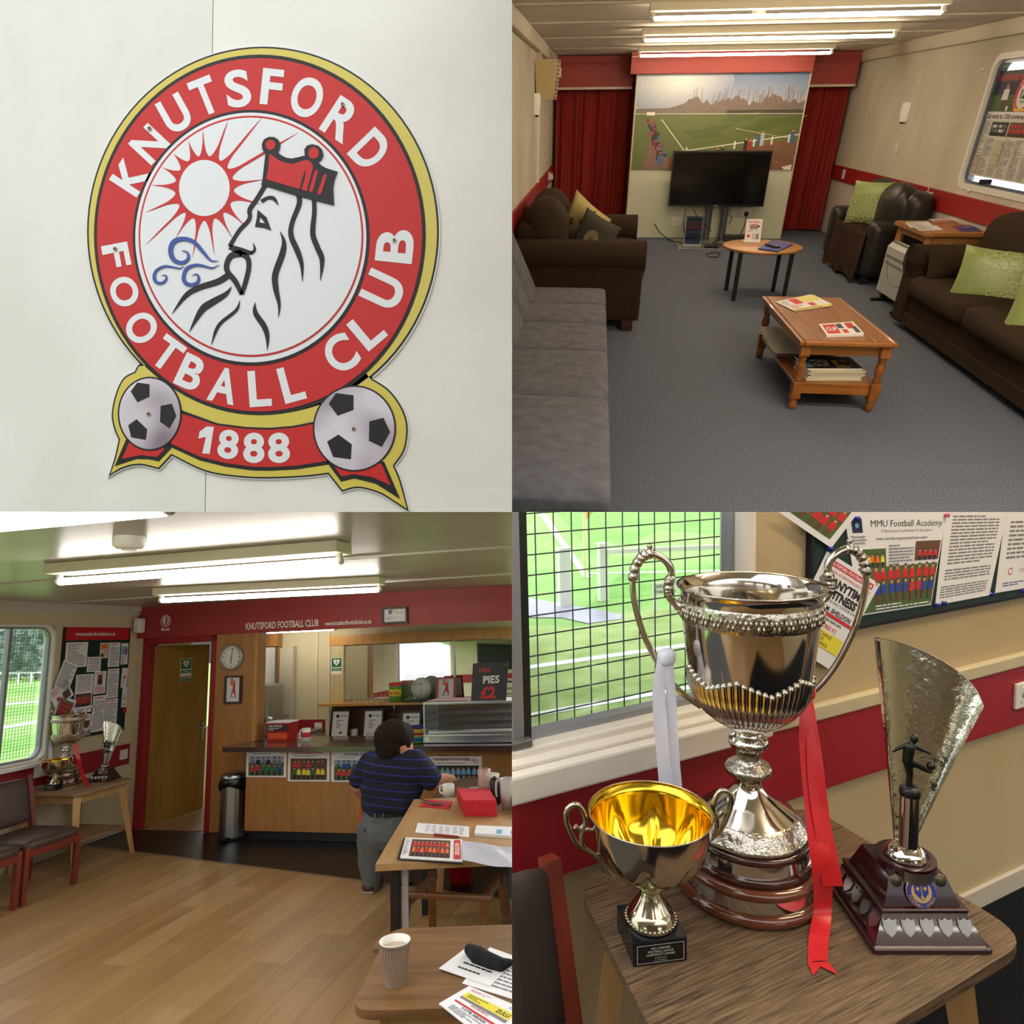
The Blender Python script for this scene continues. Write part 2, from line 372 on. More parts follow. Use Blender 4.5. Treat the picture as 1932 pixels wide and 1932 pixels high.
def inset(p, d):
    n = len(p); A = sum(p[i - 1][0] * p[i][1] - p[i][0] * p[i - 1][1] for i in range(n)); sg = 1 if A > 0 else -1; out = []
    for i in range(n):
        a, b, c = Vector(p[i - 1]), Vector(p[i]), Vector(p[(i + 1) % n]); e1 = (b - a).normalized(); e2 = (c - b).normalized()
        n1 = Vector((-e1.y, e1.x)) * sg; n2 = Vector((-e2.y, e2.x)) * sg; m = (n1 + n2); m = m / max(.35, m.length_squared / 2)
        q = b + m * d if m.length < 2.2 else b + m.normalized() * d * 2.2; out.append((q.x, min(q.y, 965.2)))
    return out
LOWSEG = [[(262, 690), (256, 702)], [(256, 702), (235, 714), (221, 742), (213, 780), (217, 808), (226, 830)], [(226, 830), (218, 865), (207, 899)], [(207, 899), (235, 884), (266, 878), (302, 886)], [(302, 886), (326, 860)],
           [(326, 860), (389, 890), (455, 901), (511, 903), (577, 900), (620, 895)], [(620, 895), (646, 928)], [(646, 928), (677, 921), (716, 931), (743, 947), (772, 965)], [(772, 965), (757, 908), (745, 879)],
           [(745, 879), (764, 850), (770, 812), (765, 783), (751, 756), (731, 733), (703, 715)], [(703, 715)], [(684, 690)], [(490, 640)]]
def lowpoly(d):
    cp = []
    for g in LOWSEG:
        for p in g:
            if p not in cp: cp.append(p)
    mp = dict(zip(cp, inset(cp, d) if d else cp)); return arcs(*[[mp[p] for p in g] for g in LOWSEG])
sgn('backing_board', [ell(498, 439, 333, 350, 96), lowpoly(-2)], S_EDGE, -1, base=.0)
sgn('black_outline', [ell(497.5, 438.5, 331, 348, 96), lowpoly(0)], S_BLK, 0, base=.0001)
sgn('yellow_border', [ell(497.5, 438.5, 327.5, 344.5, 96), lowpoly(3)], S_YEL, 1)
sgn('black_ring', [ell(492, 445, 312, 339, 96)], S_BLK, 2)
sgn('red_ring', [ell(491.5, 445, 305.5, 332, 96)], S_RED, 3)
sgn('inner_black_ring', [ell(476, 450.8, 222.5, 240.5, 96)], S_BLK, 4)
disc_ = sgn('white_disc', [ell(475.5, 450.5, 217, 234.5, 96)], S_WHT, 5)
sgn('thin_red_ring', [ell(476, 448.5, 211, 226.5, 96)], S_RED, 6, disc_)
sgn('white_centre', [ell(476, 448.5, 207.5, 222.5, 96)], S_WHT, 7, disc_)
# banner and tails
sgn('banner_outline', [[(338, 772), (412, 799), (465, 806), (511, 807.6), (554, 804), (600, 795), (640, 830), (620, 877), (561, 886), (511, 888.5), (478, 888), (428, 881), (379, 869), (322, 843), (300, 800)]], S_BLK, 2)
sgn('banner', [[(338, 779), (412, 803), (465, 810), (511, 811.5), (554, 808), (600, 799), (640, 832), (618, 870), (561, 879), (511, 881.5), (478, 881), (428, 874), (379, 862), (327, 838), (305, 800)]], S_RED, 3)
for q in ([(241, 828), (219, 880), (259.5, 866.5), (283, 867), (302, 871), (326, 846), (300, 810)], [(616, 870), (644.6, 909), (670, 903), (710, 913), (756, 942), (726, 872), (680, 850)]): sgn('tail_outline', [q], S_BLK, 2)
for q in ([(248, 832), (233, 866), (269, 859), (299, 862.5), (312, 849), (300, 815)], [(625, 869), (645, 899), (667, 895), (703, 900), (738, 916), (721, 876), (680, 850)]): sgn('tail', [q], S_RED, 3)
def z2(p): return [(180 + x / 3.02, 660 + y / 3.02) for x, y in p]
for cx, cy, rx, ry, pens in ((285.5, 781.5, 57, 66.5, [[(212, 240), (250, 190), (318, 200), (318, 270), (250, 302)], [(382, 322), (445, 310), (470, 380), (432, 450), (378, 412)], [(198, 432), (245, 398), (305, 455), (297, 515), (215, 500)]]),
                             (670, 809, 75, 78, [[(1335, 310), (1375, 250), (1475, 262), (1475, 345), (1385, 378)], [(1565, 410), (1645, 390), (1683, 470), (1635, 555), (1562, 520)], [(1325, 525), (1390, 485), (1465, 540), (1460, 625), (1360, 612)]])):
    b_ = sgn('football', [ell(cx, cy, rx + 3.2, ry + 3.2, 48)], S_BLK, 4)
    sgn('ball_face', [ell(cx, cy, rx, ry, 48)], S_BALL, 5, b_)
    for p in pens: sgn('pentagon', [z2(p)], S_BLK, 6, b_)
# sun with rays
def z3(x, y): return (250 + x / 4.0244, 200 + y / 4.0244)
tips = [(548, 195), (738, 125), (988, 110), (1262, 222), (1010, 572), (990, 762), (870, 925), (775, 1025), (635, 1140), (470, 1160), (340, 1020), (122, 1060), (118, 820), (160, 615), (240, 480), (325, 375), (435, 275)]
cx, cy = 560, 638; star = []
an = [math.atan2((y - cy) / 1.1, x - cx) for x, y in tips]
for i, (tx, ty) in enumerate(tips):
    rt = math.hypot(tx - cx, (ty - cy) / 1.1); nxt = an[(i + 1) % len(tips)]; prv = an[i - 1]
    dn = (nxt - an[i]) % (2 * PI); dp = (an[i] - prv) % (2 * PI); rv = 222
    rs = rv + 150
    def hw(t, r): q = max(0, 1 - (r - rv) / 110); return .80 * (1 - math.sqrt(max(0, 1 - q * q))) + .20 * (1 - t)
    tt = [(k / 14) ** 1.8 for k in range(14)]
    for t in tt: r = rv + (rt - rv) * t; star.append((an[i] - dp * .5 * hw(t, r), r))
    star.append((an[i], rt))
    for t in tt[:0:-1]: r = rv + (rt - rv) * t; star.append((an[i] + dn * .5 * hw(t, r), r))
sun_p = sgn('sun_rays', [[z3(cx + r * math.cos(a), cy + 1.1 * r * math.sin(a)) for a, r in star if math.isfinite(r)]], S_RED, 8, disc_)
sgn('sun_disc', [[z3(*p) for p in ell(cx, cy, 191, 212, 48)]], S_WHT, 9, sun_p)
def stroke(pts, ws, n=6):
    p3 = catmull([(x, y, w_) for (x, y), w_ in zip(pts, ws)], n); L = []; R = []
    for i, p in enumerate(p3):
        t = (p3[min(i + 1, len(p3) - 1)] - p3[max(i - 1, 0)]); t.z = 0; t.normalize(); nn = Vector((-t.y, t.x, 0)); h = max(.6, p.z / 2)
        L.append(p + nn * h); R.append(p - nn * h)
    return L, R
def strokes(name, lst, m, lvl, parent):
    mb = MB(WALLM); h = .0055 + lvl * .0007
    for pts, ws in lst:
        L, R = stroke(pts, ws); n = len(L); q = [w1(*z3(p.x, p.y)) for p in L] + [w1(*z3(p.x, p.y)) for p in R]
        mb.add([(x, y, h) for x, y in q] + [(x, y, h - .0007) for x, y in q],
               [(i, n + i, n + i + 1, i + 1) for i in range(n - 1)] + [(2 * n + i, 2 * n + i + 1, i + 1, i) for i in range(n - 1)] + [(n + i, 3 * n + i, 3 * n + i + 1, n + i + 1) for i in range(n - 1)])
    return mb.build(name, m, parent, False)
face = strokes('face_outline', [
    ([(1018, 618), (960, 715), (903, 800), (904, 850), (888, 890), (830, 950), (790, 1010), (752, 1078)], [34, 33, 34, 30, 30, 30, 28, 34]),
    ([(748, 1082), (830, 1112), (918, 1128)], [34, 52, 24]), ([(912, 1132), (940, 1102), (928, 1052)], [22, 20, 3]),
    ([(840, 1130), (765, 1148), (730, 1210), (736, 1270), (795, 1345), (842, 1440)], [52, 44, 40, 40, 40, 30]), ([(830, 1130), (885, 1165), (895, 1240), (870, 1350), (842, 1440)], [40, 40, 36, 36, 30])], S_BLK, 10, disc_)
strokes('beard_and_hair', [
    ([(735, 1300), (660, 1345), (520, 1390), (420, 1450), (315, 1588)], [46, 46, 42, 34, 2]), ([(765, 1382), (720, 1440), (620, 1500), (540, 1560), (445, 1725)], [2, 34, 50, 48, 2]),
    ([(828, 1485), (800, 1560), (690, 1650), (645, 1720), (613, 1822)], [2, 22, 24, 22, 2]), ([(943, 1500), (945, 1580), (1010, 1680), (1035, 1760), (1035, 1862)], [2, 36, 42, 30, 2]),
    ([(1130, 963), (1160, 1040), (1150, 1130), (1095, 1290), (1100, 1400), (1125, 1520), (1118, 1615)], [2, 28, 45, 46, 42, 22, 2]), ([(1272, 690), (1275, 760), (1222, 900), (1215, 1000), (1265, 1120), (1295, 1220), (1300, 1345)], [40, 38, 34, 40, 42, 28, 2]),
    ([(1387, 720), (1390, 820), (1378, 980), (1410, 1080), (1448, 1180), (1435, 1338)], [34, 34, 40, 42, 38, 2]), ([(990, 740), (1040, 712), (1085, 718), (1118, 768)], [28, 24, 28, 3])], S_BLK, 10, disc_)
eye = sgn('eye', [[z3(*p) for p in ((962, 802), (1030, 860), (1065, 958), (1010, 938), (942, 930), (955, 870))]], S_BLK, 10, disc_)
sgn('eye_white', [[z3(*p) for p in ((985, 863), (1018, 906), (978, 898))]], S_WHT, 11, disc_)
strokes('wind_curls', [
    ([(668, 1188), (610, 1185), (550, 1120), (480, 1045), (400, 1022), (330, 1045), (306, 1110), (330, 1180), (390, 1203), (435, 1178), (440, 1140), (420, 1118), (388, 1112)], [3, 14, 26, 30, 32, 36, 36, 34, 28, 24, 18, 12, 3]),
    ([(672, 1218), (620, 1242), (560, 1228), (500, 1220), (430, 1245), (404, 1310), (420, 1355), (465, 1370), (510, 1350), (518, 1310), (500, 1290), (465, 1300)], [3, 12, 18, 22, 26, 28, 30, 28, 24, 18, 12, 2]),
    ([(408, 1228), (375, 1245), (320, 1235), (260, 1230), (200, 1260), (182, 1310), (200, 1350), (240, 1355), (272, 1330), (270, 1300), (235, 1298)], [2, 10, 14, 18, 20, 24, 24, 20, 16, 12, 2])], S_BLU, 11, disc_)
crown = sgn('crown', [[z3(*p) for p in ((990, 615), (1000, 580), (1022, 385), (1000, 350), (995, 310), (1010, 275), (1045, 255), (1085, 255), (1120, 275), (1135, 310), (1130, 345), (1115, 370), (1145, 395), (1180, 412), (1220, 418), (1270, 408), (1320, 395), (1315, 350), (1335, 320), (1375, 310), (1420, 320), (1450, 350), (1460, 390), (1445, 425), (1420, 445), (1445, 470), (1480, 490), (1568, 517), (1545, 570), (1533, 640), (1540, 770), (1400, 735), (1250, 695), (1035, 628), (1000, 625))]], S_BLK, 12, disc_)
sgn('crown_red', [[z3(*p) for p in q] for q in (((1052, 385), (1075, 395), (1120, 430), (1170, 452), (1225, 460), (1280, 445), (1330, 428), (1360, 440), (1380, 470), (1380, 500), (1335, 665), (1280, 650), (1028, 575), (1045, 500)), ell(1062, 316, 37, 38, 24), ell(1386, 378, 39, 44, 24), ((1395, 515), (1408, 505), (1420, 515), (1380, 665), (1365, 675), (1352, 660)), ((1462, 545), (1475, 533), (1486, 545), (1445, 682), (1430, 693), (1415, 680)))], S_RED, 13, disc_)
strokes('crown_slit', [([(1322, 512), (1310, 570), (1285, 655)], [4, 16, 12])], S_BLK, 14, disc_)
# lettering, one letter after the other
def letter(ch, px, py, wd, ht, rot, bold=.03):
    V, Fc = text_geo(ch, bold); x0 = min(p[0] for p in V); x1 = max(p[0] for p in V); y0 = min(p[1] for p in V); y1 = max(p[1] for p in V); X, Y = w1(px, py)
    a = math.radians(rot); c_, s_ = math.cos(a), math.sin(a); mb = MB(WALLM); q = []
    for x, y in V:
        u = ((x - x0) / (x1 - x0) - .5) * wd * K1; v = ((y - y0) / (y1 - y0) - .5) * ht * K1; q.append((X + u * c_ - v * s_, Y + u * s_ + v * c_))
    n = len(q); mb.add([(x, y, .0055 + .0028) for x, y in q], Fc)
    mb.build('letter', S_WHT, sign, False)
for a in (('K', 250, 335, 56, 62, 57), ('N', 285, 275, 54, 60, 47), ('U', 333, 218, 50, 68, 29), ('T', 389, 185, 46, 70, 22), ('S', 451, 170.5, 46, 71, 8), ('F', 515, 167.5, 40, 68, -6), ('O', 581, 187, 58, 76, -18), ('R', 646, 229, 54, 76, -33), ('D', 700, 286, 52, 74, -46),
          ('F', 222.5, 484, 44, 50, -79), ('O', 237.7, 552, 56, 52, -66), ('O', 270, 620, 54, 60, -50), ('T', 318.5, 669, 48, 62, -36), ('B', 363, 704, 46, 64, -25), ('A', 424, 728, 52, 66, -12), ('L', 492, 734, 42, 68, 4), ('L', 552, 725, 42, 68, 15), ('C', 644, 668, 56, 70, 32), ('L', 694, 624, 48, 66, 40), ('U', 724, 549, 58, 76, 65), ('B', 746, 466, 62, 70, 84)): letter(*a)
for q in [[(379, 815), (393, 805), (406, 806), (398, 857), (384, 856), (391, 825), (377, 828)]]: sgn('numeral', [q], S_WHT, 4)
for a in (('8', 433, 839, 39, 55, -5, .035), ('8', 481, 845.5, 40, 57, 0, .035), ('8', 528, 845.5, 41, 57, 2, .035)): letter(*a)
for x, y in ((285.5, 246), (648, 200.5), (221, 472), (745, 456), (284, 782), (669, 810)):
    X, Y = w1(x, y); MB(WALLM).cyl((X, Y, .005), .0062, .0065, 12).lathe([(.0036, .0116), (.0036, .0122)], 10, 1, c=(X, Y, 0)).build('screw', [mat('brass_screw', (150, 140, 112), .4, .8), BLACK], sign, False)
# ================================================================ the lounge
use('q2')
W2 = 4.31; H2 = 2.35
M_carpet = mat('blue_grey_carpet', (68, 74, 90), .95, col2=(112, 118, 136), sc=120, detail=3, bump=.8, bsc=200, spec=.1)
M_wallg = mat('grey_plaster', (198, 190, 174), .85, col2=(220, 212, 196), sc=1.6, st=(1, 1, .5), detail=7, spec=.2)
M_ceil2 = mat('ceiling_board', (228, 220, 208), .8, col2=(234, 226, 214), sc=3, spec=.2)
M_trim2 = mat('cream_trim', (206, 196, 178), .6); M_redp = mat('red_paint', (150, 52, 50), .55, col2=(160, 58, 54), sc=2)
M_dado = mat('dado_red', (150, 30, 34), .45); M_mint = mat('pale_mint_board', (206, 210, 190), .6)
fl = struct('floor_lounge', MB().bx(-.1, W2 + .1, -1.6, 8.7, -.08, 0), M_carpet)
wl = struct('wall_lounge_left', MB().bx(-.12, 0, -.5, 8.7, 0, H2), M_wallg)
# right wall with its window opening
WY = sorted((onx(1866, 120, W2).y, onx(1842, 350, W2).y)); wy1 = .5 * (WY[0] + WY[1]) + .12; wz0 = onx(1842, 357, W2).z; wz1 = onx(1870, 108, W2).z; wy0 = wy1 - 1.5
mb = MB().bx(W2, W2 + .12, wy1, 8.7, 0, H2).bx(W2, W2 + .12, -3, wy0, 0, H2).bx(W2, W2 + .12, wy0, wy1, 0, wz0).bx(W2, W2 + .12, wy0, wy1, wz1, H2)
wr = struct('wall_lounge_right', mb, M_wallg)
struct('wall_lounge_back', MB().bx(-.12, W2 + .12, 8.55, 8.7, 0, H2), M_wallg)
ce = struct('ceiling_lounge', MB().bx(-.12, W2 + .12, -.3, 8.7, H2, H2 + .06), M_ceil2); struct('ceiling_lounge_entrance', MB().bx(-.12, W2 + .12, -3.0, -.3, H2, H2 + .06), M_ceil2)
for y in (1.15, 2.45, 3.7, 5.2, 6.7): MB().bx(0, W2, y - .025, y + .025, H2 - .012, H2).build('batten', M_trim2, ce)
for x0, x1, nm in ((0, .06, 'trim_1'), (W2 - .06, W2, 'trim_2')): struct(nm, MB().bx(x0, x1, -.3 if x0 == 0 else -3, 8.0, H2 - .13, H2 - .001, bev=.01), M_trim2)
zd = .94
struct('trim_3', MB().bx(0, .022, -.5, 8.4, .75, zd, bev=.004), M_dado)
struct('trim_4', MB().bx(W2 - .022, W2, -3, 8.4, .75, zd, bev=.004), M_dado)
# red fascia above the curtains, with cream edging
for x0, x1, y, z0, nm in ((0.06, 1.16, 8.0, 1.96, 'trim_5'), (3.42, W2 - .06, 8.0, 1.96, 'trim_6'), (1.10, 3.48, 7.38, 2.09, 'trim_7')):
    f_ = struct(nm, MB().bx(x0, x1, y, y + .09, z0, H2 - .012), M_redp)
    if nm != 'trim_7': MB().bx(x0, x1, y - .012, y + .1, z0 - .03, z0).build('edging', M_trim2, f_)
    else: MB().bx(x0, x1, y - .008, y, H2 - .07, H2 - .062).build('edging', M_trim2, f_)
# partition carrying the mural
pn = struct('wall_mural_partition', MB().bx(1.20, 3.49, 7.5, 7.98, 0, 2.1), M_mint)
for x in (1.19, 3.485): MB().bx(x, x + .018, 7.485, 7.51, 0, 2.1).build('edge_strip', M_trim2, pn)
# curtains
M_curt = mat('red_curtain', (150, 46, 40), .8, col2=(128, 36, 34), sc=2, st=(6, 6, .3), spec=.15)
def curtain(x0, x1, y, z0, z1, label, seed):
    r = random.Random(seed); ph = [r.uniform(0, 6) for _ in range(4)]
    def yy(u, v): x = u * (x1 - x0); return y + (.028 * math.sin(34 * x + ph[0]) + .018 * math.sin(57 * x + ph[1]) + .012 * math.sin(15 * x + ph[2])) * (.65 + .35 * (1 - v))
    mb = MB(); mb.grid(lambda u, v: (x0 + u * (x1 - x0), yy(u, v), z0 + v * (z1 - z0)), 110, 8)
    mb.grid(lambda u, v: (x1 - u * (x1 - x0), yy(1 - u, v) + .006, z0 + v * (z1 - z0)), 110, 8)
    return tag(mb.build('curtain', M_curt, None, False, (x0 + (x1 - x0) / 2, y, z0)), label, 'curtain', 'red curtains')
curtain(.05, 1.2, 8.28, .02, 2.02, 'long red curtain hanging behind the brown loveseat', 1)
curtain(3.47, 4.27, 8.28, .02, 2.02, 'long red curtain hanging behind the black leather armchair', 5)
# mural print
x0, x1, z0, z1 = 1.208, 3.485, .925, 2.085
S = Sheet([(x0, 7.498, z0), (x1, 7.498, z0), (x1, 7.498, z1), (x0, 7.498, z1)], .004); P_ = lambda n, c, **k: mat(n, c, .35, **k)
mm = [P_('mural_sky_blue', (112, 132, 172)), P_('mural_sky_mid', (150, 162, 190)), P_('mural_sky_pale', (196, 196, 206)), P_('mural_trees', (138, 122, 116), col2=(104, 92, 88), sc=40, st=(4, 1, .6)), P_('mural_grass', (104, 114, 62), col2=(92, 106, 56), sc=6, st=(1, 1, 4)), P_('mural_grass_dark', (86, 100, 52)), P_('mural_dirt', (140, 98, 76), col2=(112, 80, 62), sc=30),
      P_('mural_path', (128, 100, 92)), WHITE, P_('mural_dark', (40, 40, 44)), P_('mural_jacket_red', (170, 50, 50)), P_('mural_jacket_blue', (70, 100, 150)), SKIN, P_('mural_hedge', (70, 64, 56)), *[P_('mural_glare_%d' % k, (152 + 9 * k, 164 + 8 * k, 192 + 5 * k)) for k in range(10)], *[P_('mural_sky_%d' % k, (196 - 8 * k, 198 - 6 * k, 208 - 3 * k)) for k in range(12)]]
for i in range(12):   # a blue sky printed in bands, paler towards the horizon
    v0 = .62 + .38 * i / 12; S.rect(0, v0, 1, v0 + .0317, 24 + i, .0002)
[S.poly([(max(0, u), min(1, v)) for u, v in ell(.23 + .002 * k, .92 + .003 * k, .34 - .03 * k, .34 - .03 * k, 40)], 14 + k) for k in range(10)]  # pale discs paint the lamp glare into the mural's sky colours
r = random.Random(3); top = [(.0, .60), (.0, .655), (.2, .66), (.28, .70)]
for i in range(40): top.append((.30 + .7 * i / 39, .70 + .07 * r.random() + .03 * math.sin(i * .5)))
S.poly(top + [(1, .60)], 3)
for i in range(46):
    u = .33 + .66 * r.random(); S.rect(u, .66, u + .003, .78 + .1 * r.random(), 3)
S.rect(0, 0, 1, .605, 4); S.rect(.55, .58, 1, .635, 13)
for a, b, c_, d in ((.30, .50, .36, .42), (.40, .56, .5, .40), (.52, .70, .62, .5), (.6, .82, .5, .40), (.7, .97, .58, .46)): S.poly([(a, d), (b, d + .03), (b + .06, c_), (a + .07, c_ - .03)], 5)
S.poly([(.35, 0), (1, 0), (1, .30), (.86, .31), (.62, .2), (.4, .12), (.3, .05)], 6); S.poly([(.04, .06), (.28, 0), (.42, .12), (.3, .14)], 6)
S.poly([(.07, 0), (.17, .0), (.2, .14), (.14, .4), (.11, .55), (.085, .55), (.11, .36)], 7)
for pts in ([(.16, .545), (.165, .545), (.33, .2), (.322, .2)], [(.32, .2), (.32, .21), (1, .385), (1, .372)], [(.33, .215), (.6, .28), (.6, .272), (.33, .207)], [(.0, .6), (1, .59), (1, .596), (0, .606)], [(.62, .44), (.94, .34), (.94, .343), (.62, .444)]): S.poly(pts, 8)
for u in (.33, .62, .735, .84, .94): S.rect(u, .17 + .2 * (u - .33), u + .011, .245 + .22 * (u - .33), 8)
for i in range(34):   # spectators by the rail
    t = i / 34; u = .085 + .10 * t + r.uniform(-.018, .018); v = .56 - .44 * t; hh = .03 + .09 * t; S.rect(u, v - hh, u + hh * .35, v, r.choice((9, 9, 10, 11, 7)))
for u, v, hh, m in ((.515, .12, .1, 9), (.545, .11, .13, 9), (.68, .19, .13, 9), (.705, .2, .11, 10), (.755, .26, .12, 11), (.775, .26, .13, 2), (.952, .29, .12, 11)): S.rect(u, v, u + .022, v + hh, m); S.disc(u + .011, v + hh + .01, .016, 12, 8)
S.poly([(.93, .03), (.99, .06), (.99, .0), (.95, .0)], 8); S.rect(.07, .585, .12, .62, 8)
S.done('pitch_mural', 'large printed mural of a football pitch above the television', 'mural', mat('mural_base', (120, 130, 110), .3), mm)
# ---- fluorescent fittings
M_fit = mat('fitting_cream', (214, 206, 182), .5); M_tube_glow = mat('tube_added_glow', (255, 232, 196), .4, emit=72); M_capg = mat('tube_cap', (190, 188, 180), .4)  # dull tubes given an added glow to brighten the far end
def fitting(loc, L, rz, label, tube, group='fluorescent fittings', tr=.0135, hw=.045):
    t = thing('fluorescent_light', label, 'ceiling light', loc, rz, group)
    MB().bx(-L / 2, L / 2, -hw, hw, -.06, 0, bev=.006).build('housing', M_fit, t)
    for s in (-1, 1): MB().bx(s * (L / 2 - .03) - .012, s * (L / 2 - .03) + .012, -.012, .012, -.115, -.06).cyl((0, 0, 0), .016, .02, 10, M=TR(s * (L / 2 - .02) - .01, 0, -.1, 0, 0, PI / 2)).build('lamp_holder', M_capg, t)
    MB().cyl((0, 0, 0), tr, L - .07, 12, M=TR(-(L - .07) / 2, 0, -.1, 0, 0, PI / 2)).build('tube', tube, t)
    return t
for (a, b, c_, d), nm in (((1210, 88, 1554, 97), 'fluorescent ceiling light closest to the red fascia'), ((1218, 52, 1645, 70), 'fluorescent ceiling light between two others in the lounge'), ((1237, -2, 1719, 30), 'fluorescent ceiling light beside the lounge smoke detector')):
    p, q = onz(a, b, H2 - .06), onz(c_, d, H2 - .06); m = (p + q) / 2; yy = .35 * p.y + .65 * q.y if nm.endswith('fascia') else m.y
    L = abs(q.x - p.x); fitting((m.x, yy, H2 - .001), L, 0, nm, M_tube_glow, 'lounge fluorescent lights')
p = onz(1433, 18, H2); t = thing('smoke_detector', 'small round smoke detector on the lounge ceiling', 'smoke detector', (p.x, p.y, H2), 0)
MB().lathe([(0, -.045), (.035, -.045), (.05, -.03), (.055, 0)], 20).build('body', PLASTIC, t); MB().lathe([(.02, -.052), (.022, -.044)], 14).build('sensor', M_trim2, t)
# a lit ceiling light further back in the room, behind the photographer
M_tube_on2 = mat('tube_lit_warm', (255, 234, 200), .4, emit=190)
t2 = fitting((2.6, -.55, H2 - .001), 1.5, 0, 'lit fluorescent ceiling light near the open end of the lounge', M_tube_on2, 'lounge fluorescent lights')
t3 = fitting((2.6, -1.6, H2 - .001), 1.5, 0, 'lit fluorescent ceiling light over the entrance end of the lounge', M_tube_on2, 'lounge fluorescent lights')
# ---- television on its stand, rack, leads
M_scr = mat('tv_screen', (8, 8, 10), .12, spec=.6); M_bez = mat('tv_bezel', (14, 14, 15), .3)
ty = 7.2; a, b = ony(1267, 285, ty), ony(1444, 388, ty); x0, x1, z0, z1 = a.x + .03, b.x - .03, .475, 1.18; base = (.5 * (x0 + x1), ty, 0)
tv = thing('television', 'large black flat screen television on a twin pole stand', 'television', base)
MB().bx(x0, x1, ty - .02, ty + .05, z0, z1, bev=.006).build('bezel', M_bez, tv, False); MB().bx(x0 + .018, x1 - .018, ty - .024, ty - .018, z0 + .03, z1 - .018).build('screen', M_scr, tv, False)
MB().bx(base[0] - .03, base[0] + .03, ty - .0235, ty - .018, z0 + .008, z0 + .016).build('maker_badge', M_capg, tv, False)
xc = ony(1338, 400, ty + .08).x; xd = ony(1368, 400, ty + .08).x
st = thing('tv_stand', 'silver twin pole television stand with flat base plate', 'stand', ((xc + xd) / 2, ty + .05, 0))
bp = [onz(1290, 476, .012), onz(1376, 472, .012)]
MB().bx(bp[0].x - .05, bp[1].x + .16, 6.52, 7.35, 0, .014, bev=.004).build('base_plate', mat('silver_plate', (150, 150, 148), .35, .7), st, False)
for x in (xc, xd): MB().cyl((x, ty + .1, .014), .05, .9, 16).build('pole', mat('grey_pole', (96, 102, 108), .35, .6), st, False)
rk = thing('disc_rack', 'silver disc rack filled with game cases beside the television stand', 'rack', (2.1, 6.8, .015))
rx0 = ony(1291, 440, 6.8).x; rx1 = ony(1325, 440, 6.8).x; rz1 = .40
for x in (rx0, rx1 - .02): MB().bx(x, x + .018, 6.78, 6.80, .015, rz1, bev=.003).build('upright', STEEL, rk, False)
MB().bx(rx0, rx1, 6.76, 6.92, .015, .03).build('rack_base', STEEL, rk, False); MB().bx(rx0 + .018, rx1 - .02, 6.93, 6.94, .03, rz1 - .03).build('back', DSTEEL, rk, False)
CASE = [mat('case_%d' % i, c, .4) for i, c in enumerate(((28, 36, 60), (36, 44, 52), (150, 150, 156), (120, 40, 40), (50, 70, 110)))]; r = random.Random(2)
for i in range(14):
    z = .035 + i * .025; c = tag(MB().bx(rx0 + .02, rx1 - .022, 6.775, 6.92, z, z + .016).build('disc_case', CASE[r.choice((0, 0, 1, 1, 2, 3, 4))], None, False, ((rx0 + rx1) / 2, 6.85, z)), 'plastic disc case lying flat in the silver rack', 'disc case', 'cases in the disc rack')
gp = thing('game_controller', 'black game controller on the floor beside the disc rack', 'game controller', (rx1 + .1, 6.6, .014))
MB().soft(rx1 + .03, rx1 + .2, 6.56, 6.64, .016, .06, .03, n=3).soft(rx1 + .02, rx1 + .07, 6.52, 6.6, .016, .05, .025, n=3).soft(rx1 + .16, rx1 + .21, 6.52, 6.6, .016, .05, .025, n=3).build('body', BLACK, gp, False)
for dx in (.08, .15): MB().cyl((rx1 + dx, 6.58, .055), .012, .015, 8).build('thumb_stick', DSTEEL, gp, False)
M_cable = mat('black_cable', (18, 18, 20), .5)
def cable(pts, r, label, m=None, n=6, group='cables'): pts = catmull(pts, 6); return tag(MB().tube(pts, r, n).build('cable', m or M_cable, None, False, pts[0]), label, 'cable', group)
Y7 = 7.46
cable([ony(x, y, 7.1) for x, y in ((1294, 395), (1290, 420), (1292, 452))] , .006, 'black cable dropping from the television to the disc rack')
cable([ony(x, y, 7.1) for x, y in ((1308, 395), (1318, 412), (1336, 430), (1342, 436))], .006, 'black cable dangling under the television screen')
cable([ony(x, y, 7.3) for x, y in ((1380, 392), (1376, 405), (1381, 412), (1374, 424))], .005, 'thin cable beside the right television pole')
cable([onz(x, y, .02) for x, y in ((1330, 446), (1345, 438), (1360, 450), (1345, 458), (1368, 462), (1385, 456), (1405, 452))], .008, 'tangled black cable on the stand base plate')
cable([onz(x, y, .01) for x, y in ((1332, 480), (1345, 476), (1358, 478), (1352, 485), (1335, 484))], .006, 'loop of black cable lying on the carpet')
cable([Vector((1.62, 7.44, .2)), Vector((1.7, 7.3, .1)), Vector((1.85, 7.1, .02)), Vector((2.0, 6.95, .02))], .007, 'black mains cable from the wall socket by the rack')
def socket(x0, x1, z0, z1, y, label, M=None, n=2, group='wall sockets'):
    c = ((x0 + x1) / 2, y, (z0 + z1) / 2); t = thing('wall_socket', label, 'socket', c, 0, group, M)
    w_, h_ = (x1 - x0) / 2, (z1 - z0) / 2
    pl_ = MB().bx(-w_, w_, -.012, 0, -h_, h_, bev=.003).build('plate', PLASTIC, t)
    for k in range(n): u = 0 if n == 1 else (-.45 + .9 * k) * w_; MB().bx(u - .006, u + .006, -.016, -.011, h_ * .3, h_ * .7).build('switch', WHITE, pl_)
    for k in range(n): u = 0 if n == 1 else (-.45 + .9 * k) * w_; MB().bx(u - .003, u + .003, -.0125, -.0118, -.01, .006).bx(u - .012, u - .008, -.0125, -.0118, -.03, -.024).bx(u + .008, u + .012, -.0125, -.0118, -.03, -.024).build('pin_holes', BLACK, pl_)
    return t
